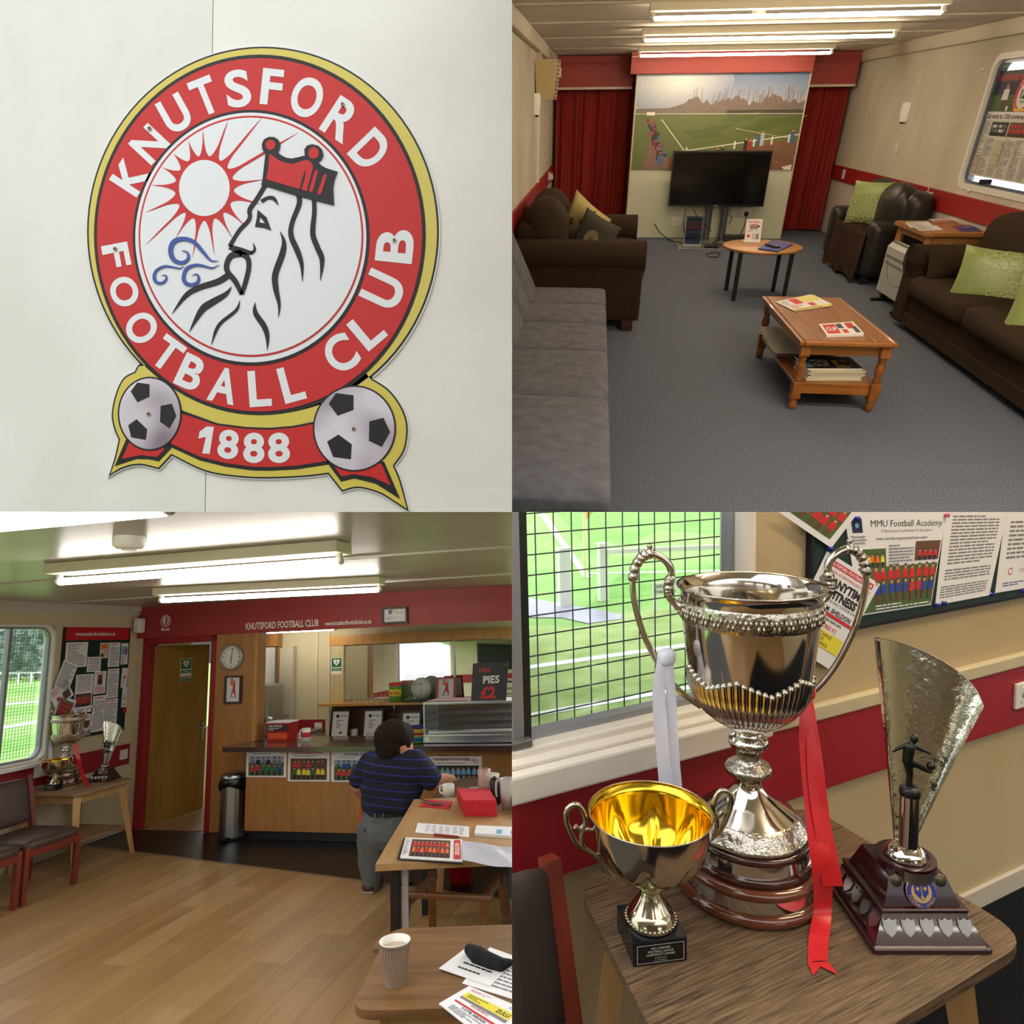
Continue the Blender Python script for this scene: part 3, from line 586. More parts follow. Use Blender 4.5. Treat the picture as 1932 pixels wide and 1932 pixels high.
p = ony(1273, 442, 7.5); socket(p.x - .07, p.x + .07, .17, .30, 7.498, 'white double socket low on the mint partition beside the rack', None)
p = ony(1404, 426, 7.5); socket(p.x - .07, p.x + .07, .30, .43, 7.498, 'white socket with black plugs on the mint partition', None)
MB().bx(p.x - .03, p.x + .02, 7.455, 7.487, .315, .37, bev=.006)
pg = thing('mains_plug', 'black mains plug pushed into the partition socket', 'plug', (p.x, 7.48, .34)); MB().bx(p.x - .03, p.x + .025, 7.445, 7.485, .315, .37, bev=.008).build('plug_body', BLACK, pg, False); MB().tube(catmull([(p.x, 7.45, .32), (p.x - .01, 7.42, .2), (p.x - .1, 7.3, .03)], 5), .006, 6).build('lead', M_cable, pg, False)
ac = thing('set_top_box', 'black box with leads behind the round table', 'box', (2.75, 7.2, 0)); MB().bx(2.62, 3.0, 7.1, 7.28, .0, .09, bev=.008).build('case', BLACK, ac, False); MB().bx(2.64, 2.98, 7.097, 7.1, .03, .05).build('front_strip', DSTEEL, ac, False)
# ---- round table and what is on it
M_ply = wood('round_table_wood', (164, 112, 62), (184, 130, 78), 'X', 2.2, .35)
zt = .5; A_, B_p = onz(1363, 466, zt), onz(1510, 466, zt); cx = .5 * (A_.x + B_p.x) + .03; cyr = 3.86; R_t = .5 * (B_p.x - A_.x)
rt = thing('round_table', 'low round wooden table on four dark legs', 'table', (cx, cyr, 0))
MB().lathe([(0, zt - .028), (R_t - .01, zt - .028), (R_t, zt - .02), (R_t, zt - .004), (R_t - .008, zt), (0, zt)], 48, cap=False).build('table_top', M_ply, rt)
for sx_, sy_ in ((-1, -1), (1, -1), (-1, 1), (1, 1)): MB().cyl((sx_ * R_t * .64, sy_ * R_t * .60, 0), .022, zt - .028, 12).build('leg', mat('dark_leg', (26, 28, 34), .4), rt)
def flat(pxs, z, th=.002): return Sheet(wallq(pxs, 2, z), th)
bk = flat([(1430, 471), (1468, 476), (1496, 462), (1456, 455)], zt + .001, .012); bk.done('notebook', 'blue notebook lying on the round table', 'notebook', mat('notebook_blue', (36, 50, 132), .4), INKS)
rm = thing('remote_control', 'black remote control resting on the blue notebook', 'remote control', (cx + .12, 3.8, zt + .015)); a = onz(1447, 461, zt + .02); b = onz(1468, 467, zt + .02)
MB().bar(a, b, .05, .016).build('body', BLACK, rm, False)
c0 = onz(1404, 456, zt); cw = .115
ld = thing('leaflet_holder', 'small white leaflet standing upright on the round table', 'leaflet', (c0.x + .07, c0.y, zt), 0.05)
zz = zat(c0.x, c0.y, 415) - zt; ww = onz(1436, 458, zt).x - c0.x
Ss = Sheet([c0 + Vector((0, 0, .001)), c0 + Vector((ww, .0, .001)), c0 + Vector((ww, .06, zz)), c0 + Vector((0, .06, zz))], .003)
Ss.text('FOOTBALL', .5, .88, .09, R_, .03, maxw=.8); Ss.crowd(.25, .55, .75, .8, 2, 6, [R_, K_], S_, K_, 4); Ss.disc(.8, .68, .012, B_); Ss.lines(.15, .44, .85, .52, 2, G_); Ss.disc(.22, .25, .016, R_); Ss.lines(.45, .1, .85, .35, 4, G_); Ss.rect(.7, .1, .85, .35, G_); Ss.done('sheet', '', '', PAPER, INKS, parent=ld)
MB().bx(c0.x, c0.x + ww, c0.y - .02, c0.y + .11, zt + .0005, zt + .003).build('foot', PAPER, ld, False)
# ---- pine coffee table with turned legs
M_pine = wood('orange_pine', (124, 70, 26), (156, 96, 40), 'Y', 2.2, .32, coat=.3); M_pine2 = wood('orange_pine_dark', (134, 80, 30), (168, 108, 48), 'X', 2.4, .32, coat=.3)
fl_, fr_, bl_ = onz(1507, 783), onz(1637, 772), onz(1444, 669)
cxx = 2.315; cw2 = .262; y0_, y1_ = .70, 1.86; hz = .465
ct = thing('coffee_table', 'orange pine coffee table with turned legs and lower shelf', 'table', (cxx, (y0_ + y1_) / 2, 0), .0)
for i in range(5):
    xa = cxx - cw2 + i * cw2 * 2 / 5; MB().bx(xa + .0006, xa + cw2 * .4 - .0006, y0_ + .03, y1_ - .03, hz - .028, hz, bev=.002).build('top_plank', M_pine, ct, False)
for a in ((cxx - cw2 - .03, cxx - cw2, y0_ - .0, y1_), (cxx + cw2, cxx + cw2 + .03, y0_, y1_), (cxx - cw2, cxx + cw2, y0_, y0_ + .03), (cxx - cw2, cxx + cw2, y1_ - .03, y1_)): MB().bx(*a, hz - .032, hz - .002, bev=.008).build('top_edging', M_pine2 if a[1] - a[0] > .2 else M_pine, ct, False)
for y in (y0_ + .05, y1_ - .075): MB().bx(cxx - cw2 + .02, cxx + cw2 - .02, y, y + .02, hz - .10, hz - .032).build('apron', M_pine2, ct, False)
for x in (cxx - cw2 + .02, cxx + cw2 - .04): MB().bx(x, x + .02, y0_ + .06, y1_ - .06, hz - .10, hz - .032).build('apron', M_pine, ct, False)
MB().bx(cxx - cw2 + .005, cxx + cw2 - .005, y0_ + .05, y1_ - .05, .155, .178, bev=.004).build('shelf', M_pine, ct, False)
for y in (y0_ + .045, y1_ - .065): MB().bx(cxx - cw2 + .03, cxx + cw2 - .03, y, y + .02, .11, .156).build('shelf_rail', M_pine2, ct, False)
prof = [(0, 0), (.02, 0), (.027, .02), (.027, .06), (.02, .072)]
for x in (cxx - cw2 + .022, cxx + cw2 - .022):
    for y in (y0_ + .05, y1_ - .05):
        mb = MB().lathe(prof, 16, c=(x, y, 0)).bx(x - .03, x + .03, y - .03, y + .03, .072, .19, bev=.005)
        mb.lathe([(.018, .19), (.026, .198), (.02, .206), (.026, .214), (.019, .224), (.023, .24), (.031, .275), (.027, .30), (.018, .325), (.026, .333), (.02, .341), (.026, .349), (.018, .358), (.022, .36)], 16, c=(x, y, 0), cap=False).bx(x - .03, x + .03, y - .03, y + .03, .358, hz - .03, bev=.005)
        mb.build('leg', M_pine, ct, False)
def mag(pxs, z, th, name, label, base, fn, cat='magazine', group=None):
    s = flat(pxs, z, th); fn(s); return s.done(name, label, cat, base, INKS, group)
def f1(s): s.rect(0, 0, 1, .14, Y_); s.rect(.55, .55, 1, .95, Y_); s.rect(.3, .5, .52, .95, R_); s.rect(.56, .2, .72, .45, R_); s.lines(.08, .2, .5, .45, 4, R_); s.lines(.05, .5, .25, .9, 6, G_); s.text('SCOTT', .78, .75, .2, W_, .03, maxw=.34); s.lines(.05, .02, .9, .12, 1, K_)
mag([(1500, 588), (1570, 577), (1530, 556), (1463, 570)], hz + .004, .003, 'newspaper', 'yellow and red newspaper page on the pine coffee table', PAPER, f1, 'newspaper')
mag([(1497, 586), (1569, 574), (1535, 557), (1466, 569)], hz + .0005, .003, 'leaflet', 'white leaflet lying under the yellow newspaper page', PAPER, lambda s: s.lines(.05, .1, .9, .9, 8, G_), 'leaflet')
def f2(s): s.rect(.06, .1, .42, .9, R_); s.rect(.44, .5, .6, .9, NV_); s.rect(.7, .45, .92, .92, R_); s.rect(.82, .1, .95, .6, NV_); s.rect(.5, .1, .64, .4, R_); s.text('CUP', .24, .5, .3, W_, .03, maxw=.3)
mag([(1559, 637), (1629, 634), (1608, 611), (1544, 616)], hz + .0005, .016, 'programme', 'stack of red and white match programmes on the pine table', PAPER, f2, 'programme')
for k in range(6):
    o = Vector(((k * 7 % 5) * .006 - .01, (k * 3 % 4) * .006 - .01, 0)); z = .179 + k * .013; cs = [Vector((2.15, .80, z)), Vector((2.50, .83, z)), Vector((2.49, 1.06, z)), Vector((2.13, 1.05, z))]
    s = Sheet([c + o for c in cs], .011)
    if k == 5: s.rect(0, 0, 1, 1, K_); s.text('WORLD', .33, .62, .22, W_, .03, maxw=.34, rot=.0); s.text('CUP', .33, .34, .24, W_, .03, maxw=.3); s.rect(.58, .4, .95, .92, NV_); s.disc(.62, .6, .02, Y_); s.disc(.6, .42, .018, Y_); s.rect(.0, .1, .14, .5, LB_); s.lines(.55, .06, .95, .3, 3, GO_); s.crowd(.72, .4, .95, .8, 1, 4, [S_, BR_], S_, K_, 6)
    s.done('magazine', 'top magazine of the stack on the coffee table shelf' if k == 5 else 'pale edged magazine in the stack on the coffee table shelf', 'magazine', PAPER if k % 2 else mat('cream_paper', (214, 206, 176), .6), INKS, 'magazines on the shelf' if k < 5 else None)
for k, (yo, lb) in enumerate(((1.18, 'folded newspaper hanging off the coffee table shelf'), (1.45, 'older newspapers piled further back on the coffee table shelf'))):
    mb = MB(); mb.grid(lambda u, v: (2.02 + .42 * u, yo + .26 * v, .2 + .04 * math.sin(u * 3 + k) * v + (.035 if k else .03)), 8, 6); mb.grid(lambda u, v: (2.44 - .42 * u, yo + .26 * v, .192 + .04 * math.sin((1 - u) * 3 + k) * v + .02), 8, 6); tag(mb.build('newspaper', mat('newsprint', (186, 182, 168), .8, col2=(150, 148, 140), sc=60, st=(1, 5, 1)), None, False, (2.2, yo, .18)), lb, 'newspaper')
# ---- sofas
M_brown = mat('brown_weave', (40, 30, 22), .9, col2=(58, 45, 33), sc=130, detail=2, bump=.4, bsc=260, spec=.15); M_wfoot = wood('mahogany_foot', (56, 22, 18), (80, 34, 26))
M_grey = mat('grey_velour', (84, 86, 98), .95, col2=(106, 107, 118), sc=14, detail=9, bump=.4, bsc=150, spec=.1, sheen=.08)
M_leath = mat('black_leather', (26, 25, 25), .38, col2=(36, 34, 34), sc=14, bump=.4, bsc=26); M_throw = mat('brown_throw', (48, 34, 26), .95, col2=(60, 44, 34), sc=40, bump=.4, bsc=80, spec=.1)
# brown loveseat on the left, facing right
X1 = 1.15; n0, n1 = 2.42, 4.25
lv = thing('brown_loveseat', 'dark brown fabric loveseat against the left lounge wall', 'sofa', (.6, (n0 + n1) / 2, 0))
MB().bx(.06, X1 - .03, n0 + .05, n1 - .05, .09, .42, bev=.02).build('base', M_brown, lv, False)
for y, nm in ((n0, 0), (n1 - .24, 1)):
    arm_ = MB().bx(.04, X1, y + .02, y + .22, .09, .64, bev=.02).tube([(.04, y + .11, .62), (.5, y + .11, .62), (X1 + .01, y + .11, .62)], .125, 20).build('arm', M_brown, lv, False)
    MB().tube([(X1 + .012, y + .11 + .12 * math.cos(a), .62 + .12 * math.sin(a)) for a in [i * PI / 12 for i in range(24)]], .006, 5, closed=True).build('piping', M_brown, arm_, False)
MB().soft(.03, .30, n0 + .2, n1 - .2, .3, .86, .08).build('backrest', M_brown, lv, False)
for k in range(2):
    ya = n0 + .24 + k * (n1 - n0 - .48) / 2; yb = ya + (n1 - n0 - .48) / 2
    MB().soft(.22, X1 + .02, ya, yb, .36, .54, .06, .03).build('seat_cushion', M_brown, lv, False)
    MB().soft(.12, .44, ya, yb, .5, .98, .12, .06, M=None).build('back_cushion', M_brown, lv, False)
for x in (.1, X1 - .1):
    for y in (n0 + .08, n1 - .12): MB().bx(x - .05, x + .05, y - .04, y + .04, 0, .09, bev=.004).build('foot', M_wfoot, lv, False)
M_flor = mat('floral_cream', (214, 196, 140), .8, spec=.2); M_dkg = mat('dark_grey_print', (62, 60, 54), .8, col2=(70, 68, 60), sc=40)
def cushion(name, label, base, C, M, w_, h_, th, motif, group=None, cat='cushion'):
    t = thing(name, label, cat, M=M, group=group); cv_ = MB().pillow(w_, h_, th, 14).build('cover', base, t)
    mb = MB(); motif(mb, w_, h_, th); mb.build('motif', C, cv_) if mb.f else None
    return t
def surf(u, v, w_, h_, th): e = (max(0, 1 - u ** 4) * max(0, 1 - v ** 4)) ** .5; return Vector((u * w_ / 2 * (1 - .07 * (1 - v * v)), v * h_ / 2 * (1 - .07 * (1 - u * u)), th / 2 * e + .0025))
def petal(mb, u0, v0, r, mi, w_, h_, th, n=12, ring=None, a0=0, a1=2 * PI):
    def cl(x): return max(-.98, min(.98, x))
    pts = [surf(cl(u0 + r * math.cos(a0 + (a1 - a0) * i / n)), cl(v0 + r * math.sin(a0 + (a1 - a0) * i / n)), w_, h_, th) for i in range(n + 1)]
    if ring: mb.tube(pts, ring, 4, mi, closed=False, cap=False)
    else: mb.add([surf(cl(u0), cl(v0), w_, h_, th)] + pts, [(0, i + 1, i + 2) for i in range(n)], mi, True)
def scales(cx_, cy_, rings=5, k=.16, ring=.0035, mi=0):
    def fn(mb, w_, h_, th):
        for j in range(rings):
            R = k * (j + .6) * 1.25; n = int(6 + j * 4)
            for i in range(n):
                a = 2 * PI * (i + .5 * (j % 2)) / n; u, v = cx_ + R * math.cos(a), cy_ + R * math.sin(a)
                if abs(u) < .93 and abs(v) < .93: petal(mb, u, v, min(.11, R * PI / n * 1.02), mi, w_, h_, th, 8, ring, a - 1.9, a + 1.9)
    return fn
def roses(mb, w_, h_, th):
    r = random.Random(5)
    for u, v in ((.0, .3), (.45, -.35), (-.55, -.1), (.2, .75)):
        for i in range(9): a = r.uniform(0, 6.3); d = r.uniform(0, .17); petal(mb, u + d * math.cos(a), v + d * math.sin(a), .07, 0 if i < 6 else 1, w_, h_, th, 7)
p = ony(1130, 440, 3.5)
cushion('floral_cushion', 'cream cushion with pink flowers leaning in the brown loveseat', M_flor, [mat('rose_pink', (166, 84, 100), .8), mat('leaf_olive', (120, 116, 72), .8)], basis((.62, 3.35, .74), (.8, -.5, -.55), (.35, -.35, .85)), .46, .46, .13, roses)
def lily(mb, w_, h_, th):
    for i in range(7): a = .5 + i * .5; petal(mb, .1 + .22 * math.cos(a), -.1 + .3 * math.sin(a), .2, 0, w_, h_, th, 8); petal(mb, .1 + .22 * math.cos(a), -.1 + .3 * math.sin(a), .2, 1, w_, h_, th, 8, .003)
cushion('dark_floral_cushion', 'dark grey cushion with a pale lily lying in the brown loveseat', M_dkg, [mat('lily_cream', (180, 172, 130), .8), mat('lily_line', (110, 104, 80), .8)], basis((.72, 3.0, .68), (.7, -.6, -.3), (.3, .1, .9)), .44, .4, .13, lily)
# grey sofa bed in front of it
gs = thing('grey_sofa_bed', 'grey velour sofa bed along the left lounge wall', 'sofa', (.5, 0, 0)); XF = .84; ye = 2.24
r = random.Random(4); segs = [ye, 1.70, 1.18, .56, -.22, -1.3]
for i in range(len(segs) - 1): MB().soft(.16, XF, segs[i + 1], segs[i], .14, .42, .03, .006, n=8).build('seat_section', M_grey, gs, False)
for i in range(len(segs) - 1):
    T = Matrix.Translation((.2, 0, .40)) @ Matrix.Rotation(-.42, 4, 'Y'); MB().soft(-.14, .06, segs[i + 1], segs[i], -.1, .58, .06, .015, n=8, M=T).build('back_section', M_grey, gs, False)
MB().bx(.05, XF - .06, -1.3, ye - .05, .03, .15).build('frame', BLACK, gs, False)
for x in (.1, XF - .12): MB().cyl((x, ye - .12, 0), .025, .04, 10).build('foot', DSTEEL, gs, False)
# brown sofa on the right, facing left
XR = 3.42; e1 = 2.92
rs = thing('brown_sofa', 'long dark brown fabric sofa along the right lounge wall', 'sofa', (3.85, 1.4, 0))
MB().bx(XR + .05, 4.24, -.6, e1 - .06, .05, .31, bev=.02).build('base', M_brown, rs, False)
MB().bx(XR + .03, XR + .05, -.6, e1 - .2, .06, .16, bev=.006).build('valance', M_brown, rs, False)
arm_ = MB().bx(XR + .02, 4.2, e1 - .22, e1, .05, .58, bev=.02).tube([(XR + .02, e1 - .11, .57), (3.8, e1 - .11, .57), (4.2, e1 - .11, .57)], .125, 20).build('arm', M_brown, rs, False)
MB().tube([(XR + .01, e1 - .11 + .12 * math.cos(a), .57 + .12 * math.sin(a)) for a in [i * PI / 12 for i in range(24)]], .006, 5, closed=True).build('piping', M_brown, arm_, False)
MB().soft(4.02, 4.27, -.6, e1 - .02, .25, .88, .1).build('backrest', M_brown, rs, False)
for ya, yb in ((1.72, 2.70), (.70, 1.71), (-.4, .69)):
    MB().soft(XR - .01, 4.1, ya, yb, .29, .47, .07, .03, n=8).build('seat_cushion', M_brown, rs, False)
    MB().soft(3.86, 4.16, ya, yb, .44, .95, .12, .06, n=8).build('back_cushion', M_brown, rs, False)
bc = thing('bolster_cushion', 'small brown cushion against the arm of the long brown sofa', 'cushion', M=basis((3.68, 2.58, .57), (1, 0, 0), (0, .35, .95))); MB().pillow(.42, .26, .16, 12).build('cover', M_brown, bc)
M_gcov = mat('green_satin', (132, 150, 88), .35, col2=(152, 168, 106), sc=6, sheen=.2); M_silv = [mat('silver_print', (214, 214, 176), .3, .2)]
def c3pts(px, th, n): pass
cushion('green_cushion', 'green satin cushion with silver petals at the end of the brown sofa', M_gcov, M_silv, basis((3.70, 1.98, .60), (.88, -.42, -.05), (-.05, .25, .9)), .50, .40, .14, lambda mb, w_, h_, th: (scales(.35, .65, 4)(mb, w_, h_, th), scales(.55, -.7, 4, .12)(mb, w_, h_, th)))
cushion('green_cushion', 'green satin cushion lying further along the brown sofa', M_gcov, M_silv, basis(onz(1985, 585, .58), (.8, -.6, .0), (.1, .3, .85)), .46, .40, .15, scales(.4, .4, 4))
# black leather armchair with a throw
bx0, ya, yb = 3.66, 4.42, 6.0
bs = thing('black_leather_sofa', 'black leather two seater with brown throw by the right curtain', 'sofa', (3.95, 5.1, 0))
MB().bx(bx0 + .05, 4.26, ya + .1, yb - .1, .06, .36, bev=.02).build('base', M_leath, bs, False)
for y in (ya, yb - .24): MB().soft(bx0, 4.22, y, y + .24, .08, .64, .07, n=7).build('arm', M_leath, bs, False)
MB().soft(4.0, 4.29, ya + .1, yb - .05, .3, .92, .12, n=8).build('backrest', M_leath, bs, False)
for k in range(2): a = ya + .24 + k * (yb - ya - .48) / 2; MB().soft(bx0 + .02, 4.1, a, a + (yb - ya - .48) / 2, .32, .48, .06, .02).build('seat_cushion', M_leath, bs, False); MB().soft(3.92, 4.16, a, a + (yb - ya - .48) / 2, .46, .93, .1, .06).build('back_cushion', M_leath, bs, False)
for x in (bx0 + .06, 4.18):
    for y in (ya + .1, yb - .1): MB().bx(x - .035, x + .035, y - .035, y + .035, 0, .09).build('foot', BLACK, bs, False)
def thr(u, v):
    y = 4.30 + .25 + (yb - ya - .5) * u; s = v * 1.0; wv = .02 * math.sin(u * 26 + v * 3)
    if s < .5: return (4.0 - (s / .5) * (4.0 - bx0 - .0), y, .515 + .012 * math.sin(u * 9 + s * 8))
    q = (s - .5) / .5; return (bx0 - .015 - .05 * q + wv * q, y - .04 * q, .51 - .46 * q * (1 + .06 * math.sin(u * 14)))
tt = MB().grid(thr, 40, 24).grid(lambda u, v: Vector(thr(1 - u, v)) - Vector((-.004, 0, .006)), 40, 24); tag(tt.build('throw', M_throw, None, False, (3.9, 5.1, .5)), 'dark brown throw draped over the black leather two seater', 'throw')
cushion('green_cushion', 'green satin cushion standing in the black leather two seater', M_gcov, M_silv, basis((3.86, 5.28, .74), (.72, -.68, .02), (.12, .12, .95)), .46, .46, .14, scales(-.2, -.35, 4))
# ---- side table, heater
zs = .71; M_st = wood('side_table_wood', (156, 104, 56), (178, 124, 72), 'X', 2.4, .4); tc4 = wallq([(1745, 443), (1855, 438), (1780, 412), (1685, 415)], 2, zs)
cxs = sum((p.x for p in tc4)) / 4 + .02; cys = sum((p.y for p in tc4)) / 4 - .05
sd = thing('side_table', 'wooden side table standing between the two right sofas', 'table', (cxs, cys, 0), 0)
hx, hy = .28, .40
def rrect(x0, x1, y0, y1, r, n=6):
    out = []
    for cx_, cy_, a0 in ((x1 - r, y1 - r, 0), (x0 + r, y1 - r, PI / 2), (x0 + r, y0 + r, PI), (x1 - r, y0 + r, 1.5 * PI)): out += [(cx_ + r * math.cos(a0 + PI / 2 * i / n), cy_ + r * math.sin(a0 + PI / 2 * i / n)) for i in range(n + 1)]
    return out
MB().prism(rrect(-hx, hx, -hy, hy, .07), zs - .03, zs).build('table_top', M_st, sd)
for s in (-1, 1): MB().bx(s * (hx - .08) - .012, s * (hx - .08) + .012, -hy + .06, hy - .06, zs - .1, zs - .03).build('apron', M_st, sd); MB().bx(-hx + .07, hx - .07, s * (hy - .07) - .012, s * (hy - .07) + .012, zs - .1, zs - .03).build('apron', M_st, sd)
for a in (-1, 1):
    for b in (-1, 1): MB().bar((a * (hx - .08), b * (hy - .08), zs - .03), (a * (hx - .055), b * (hy - .05), 0), .06, .06, wx2=.04, wy2=.04).build('leg', M_st, sd)
for pxs, lb, nm, c, mi in (([(1718, 430), (1762, 427), (1750, 418), (1708, 420)], 'pale leaflet at the corner of the side table', 'leaflet', PAPER, G_), ([(1735, 436), (1780, 434), (1766, 426), (1724, 428)], 'white printed leaflet beside another on the side table', 'leaflet', PAPER, G_), ([(1762, 418), (1806, 417), (1798, 413), (1752, 414)], 'red and white programme at the back of the side table', 'programme', PAPER, R_), ([(1812, 437), (1852, 436), (1836, 424), (1797, 427)], 'blue magazine at the front edge of the side table', 'magazine', mat('magazine_blue', (58, 52, 116), .3), B_)):
    mag(pxs, zs + .001, .003, nm, lb, c, lambda s, mi=mi: (s.rect(.08, .1, .9, .5, mi) if mi in (R_, B_) else s.lines(.08, .1, .92, .9, 6, mi), s.disc(.6, .7, .02, W_) if mi == B_ else None), nm)
M_heat = mat('heater_grey', (176, 178, 176), .45)
ht = thing('convector_heater', 'pale grey convector heater standing by the brown sofa arm', 'heater', (3.7, 3.5, 0))
pr = [(0, 0), (0, .42), (.03, .455), (.08, .47), (.11, .45), (.11, 0)]
hb = MB(); Y0, Y1 = 3.12, 3.86; mm_ = basis((3.63, Y1, .09), (1, 0, 0), (0, 0, 1))
hb.prism(pr, 0, Y1 - Y0, M=mm_).build('body', M_heat, ht, False)
for i in range(9): y = Y0 + .05 + i * .08; MB().bx(3.66, 3.72, y, y + .05, .5535, .557).build('grille_slot', mat('heater_slot', (120, 122, 120), .5), ht, False)
for z in (.36, .42): MB().bx(3.625, 3.631, Y0 + .04, Y1 - .04, z, z + .02).build('vent_band', mat('heater_slot', (120, 122, 120), .5), ht, False)
MB().tube([(3.627, Y0 + .37 + .26 * math.cos(a), .40 - .2 * math.sin(a)) for a in [PI * i / 14 for i in range(15)]], .003, 4).build('moulding', mat('heater_slot', (120, 122, 120), .5), ht, False)
for y in (Y0 + .1, Y1 - .1): MB().bx(3.56, 3.80, y - .02, y + .02, 0, .03, bev=.006).bx(3.65, 3.71, y - .02, y + .02, .02, .1).build('foot', BLACK, ht, False)
# ---- wall lamps, speaker, conduit, sensors
M_shade = mat('frosted_shade', (226, 224, 208), .4, emit=.12)
def wlamp(x, y, ztop, zbot, side, label, zsw):
    t = thing('wall_lamp', label, 'wall lamp', (x, y, (ztop + zbot) / 2), 0, 'wall lamps'); hgt = ztop - zbot; s = side
    MB().grid(lambda u, v: (x + s * (.004 + .07 * math.sin(PI * u) * (.55 + .45 * math.sin(PI * (.15 + .6 * v)))), y - .075 * math.cos(PI * u) * (.55 + .45 * math.sin(PI * (.15 + .6 * v))), zbot + hgt * v), 12, 10).build('shade', M_shade, t, False)
    MB().bx(min(x, x + s * .01), max(x, x + s * .01), y - .05, y + .05, zbot, ztop - .02).build('back_plate', PLASTIC, t, False); MB().cyl((x + s * .035, y, zbot - .02), .018, .03, 10).build('collar', BLACK, t, False)
    MB().tube([(x + s * .02, y, zbot - .02), (x + s * .006, y, zbot - .1), (x + s * .006, y, zsw)], .005, 6).build('cord', PLASTIC, t, False)
    MB().bx(min(x, x + s * .02), max(x, x + s * .02), y - .018, y + .018, zsw + .28, zsw + .37, bev=.004).build('cord_switch', PLASTIC, t, False)
a, b = onx(1713, 193, W2), onx(1710, 230, W2); wlamp(W2, (a.y + b.y) / 2, a.z, b.z, -1, 'frosted wall lamp with hanging cord on the right lounge wall', zd)
a, b = onx(1007, 176, 0), onx(1007, 217, 0); wlamp(0, (a.y + b.y) / 2, a.z, b.z, 1, 'frosted wall lamp with hanging cord below the speaker', zd)
M_spk = mat('speaker_cream', (196, 176, 128), .5); a, b = onx(1032, 116, .15), onx(1032, 190, .15); ys = (a.y + b.y) / 2 + .5
sp = thing('wall_speaker', 'cream wall speaker with dark ribbed front in the corner', 'speaker', (.1, ys, 1.9)); zt_, zb_ = zat(.15, ys, 114), zat(.15, ys, 188)
MB().add([(.0, ys - .28, zt_), (.24, ys - .24, zt_), (.26, ys + .1, zt_), (.0, ys + .1, zt_), (.02, ys - .2, zb_), (.20, ys - .17, zb_), (.22, ys + .08, zb_), (.02, ys + .08, zb_)], [(0, 1, 2, 3), (7, 6, 5, 4), (0, 4, 5, 1), (1, 5, 6, 2), (2, 6, 7, 3), (3, 7, 4, 0)]).build('case', M_spk, sp, False)
for i in range(10):
    v = (i + .5) / 10; z = zt_ + (zb_ - zt_) * v; xx = .243 + (.205 - .243) * v + .008; MB().bx(xx, xx + .006, ys - .20 + .06 * v, ys + .08, z - .008, z + .008).build('grille_rib', mat('speaker_rib', (110, 98, 70), .6), sp, False)
MB().bx(.0, .05, ys - .06, ys + .02, zt_, zt_ + .08).build('bracket', M_trim2, sp, False)
cd = thing('cable_trunking', 'white cable trunking running down below the cream speaker', 'trunking', (.03, ys + .15, zd)); MB().bx(.0, .03, ys + .12, ys + .16, zd, zb_ - .01).build('channel', WHITE, cd, False); MB().tube([(.012, ys + .26, 1.7), (.012, ys + .26, zd + .05)], .006, 6).build('thin_cable', PLASTIC, cd, False)
an_ = thing('alarm_sensor', 'small white alarm sensor above the cream speaker', 'sensor', (.05, 7.9, 2.16)); MB().bx(.06, .13, 7.86, 7.98, 2.08, 2.2, bev=.01).build('case', WHITE, an_, False); MB().bx(.07, .12, 7.855, 7.861, 2.1, 2.14).build('lens', PLASTIC, an_, False)
def sideplate(x, y, z, s, label, w_=.09, h_=.12):
    Mx = basis((x, y, z), (0, s * -1, 0), (0, 0, 1)) if s > 0 else basis((x, y, z), (0, -1, 0), (0, 0, 1))
    t = thing('wall_socket', label, 'socket', (x, y, z), 0, 'wall sockets'); MB().bx(min(x, x + s * .012), max(x, x + s * .012), y - w_ / 2, y + w_ / 2, z - h_ / 2, z + h_ / 2, bev=.003).build('plate', PLASTIC, t, False)
    MB().bx(min(x + s * .012, x + s * .016), max(x + s * .012, x + s * .016), y - .01, y + .01, z + .01, z + .035).build('switch', WHITE, t, False); return t
a = onx(1753, 370, W2 - .022); t = sideplate(W2 - .022, a.y, a.z - .01, -1, 'socket with plugged cord on the right dado rail', .16, .10); MB().tube(catmull([(W2 - .045, a.y, zd + .04), (W2 - .05, a.y + .01, a.z), (W2 - .05, a.y + .03, a.z - .12)], 5), .005, 6).build('plugged_cord', PLASTIC, t, False); MB().bx(W2 - .07, W2 - .036, a.y - .02, a.y + .04, a.z - .03, a.z + .02, bev=.006).build('plug', PLASTIC, t, False)
sideplate(W2 - .022, 7.75, .85, -1, 'white socket on the right dado rail beside the curtain', .1, .12)
t = sideplate(.022, 7.2, .86, 1, 'white socket with plugs on the left dado rail', .16, .12); MB().bx(.034, .09, 7.12, 7.2, .82, .88, bev=.008).build('plug', PLASTIC, t, False); MB().bx(.034, .08, 7.22, 7.28, .84, .9, bev=.008).build('plug', mat('pinkish_plug', (190, 140, 130), .5), t, False)
for (px, py) in ((1856, 131), (1830, 360)): a = onx(px, py, W2); tag(MB().lathe([(0, 0), (.022, 0), (.012, -.03), (0, -.03)], 8, M=TR(a.x, a.y, a.z, 0, 0, PI / 2)).build('curtain_hook', WHITE, None, False, a), 'small white hook on the wall beside the poster window', 'hook', 'hooks by the poster window')
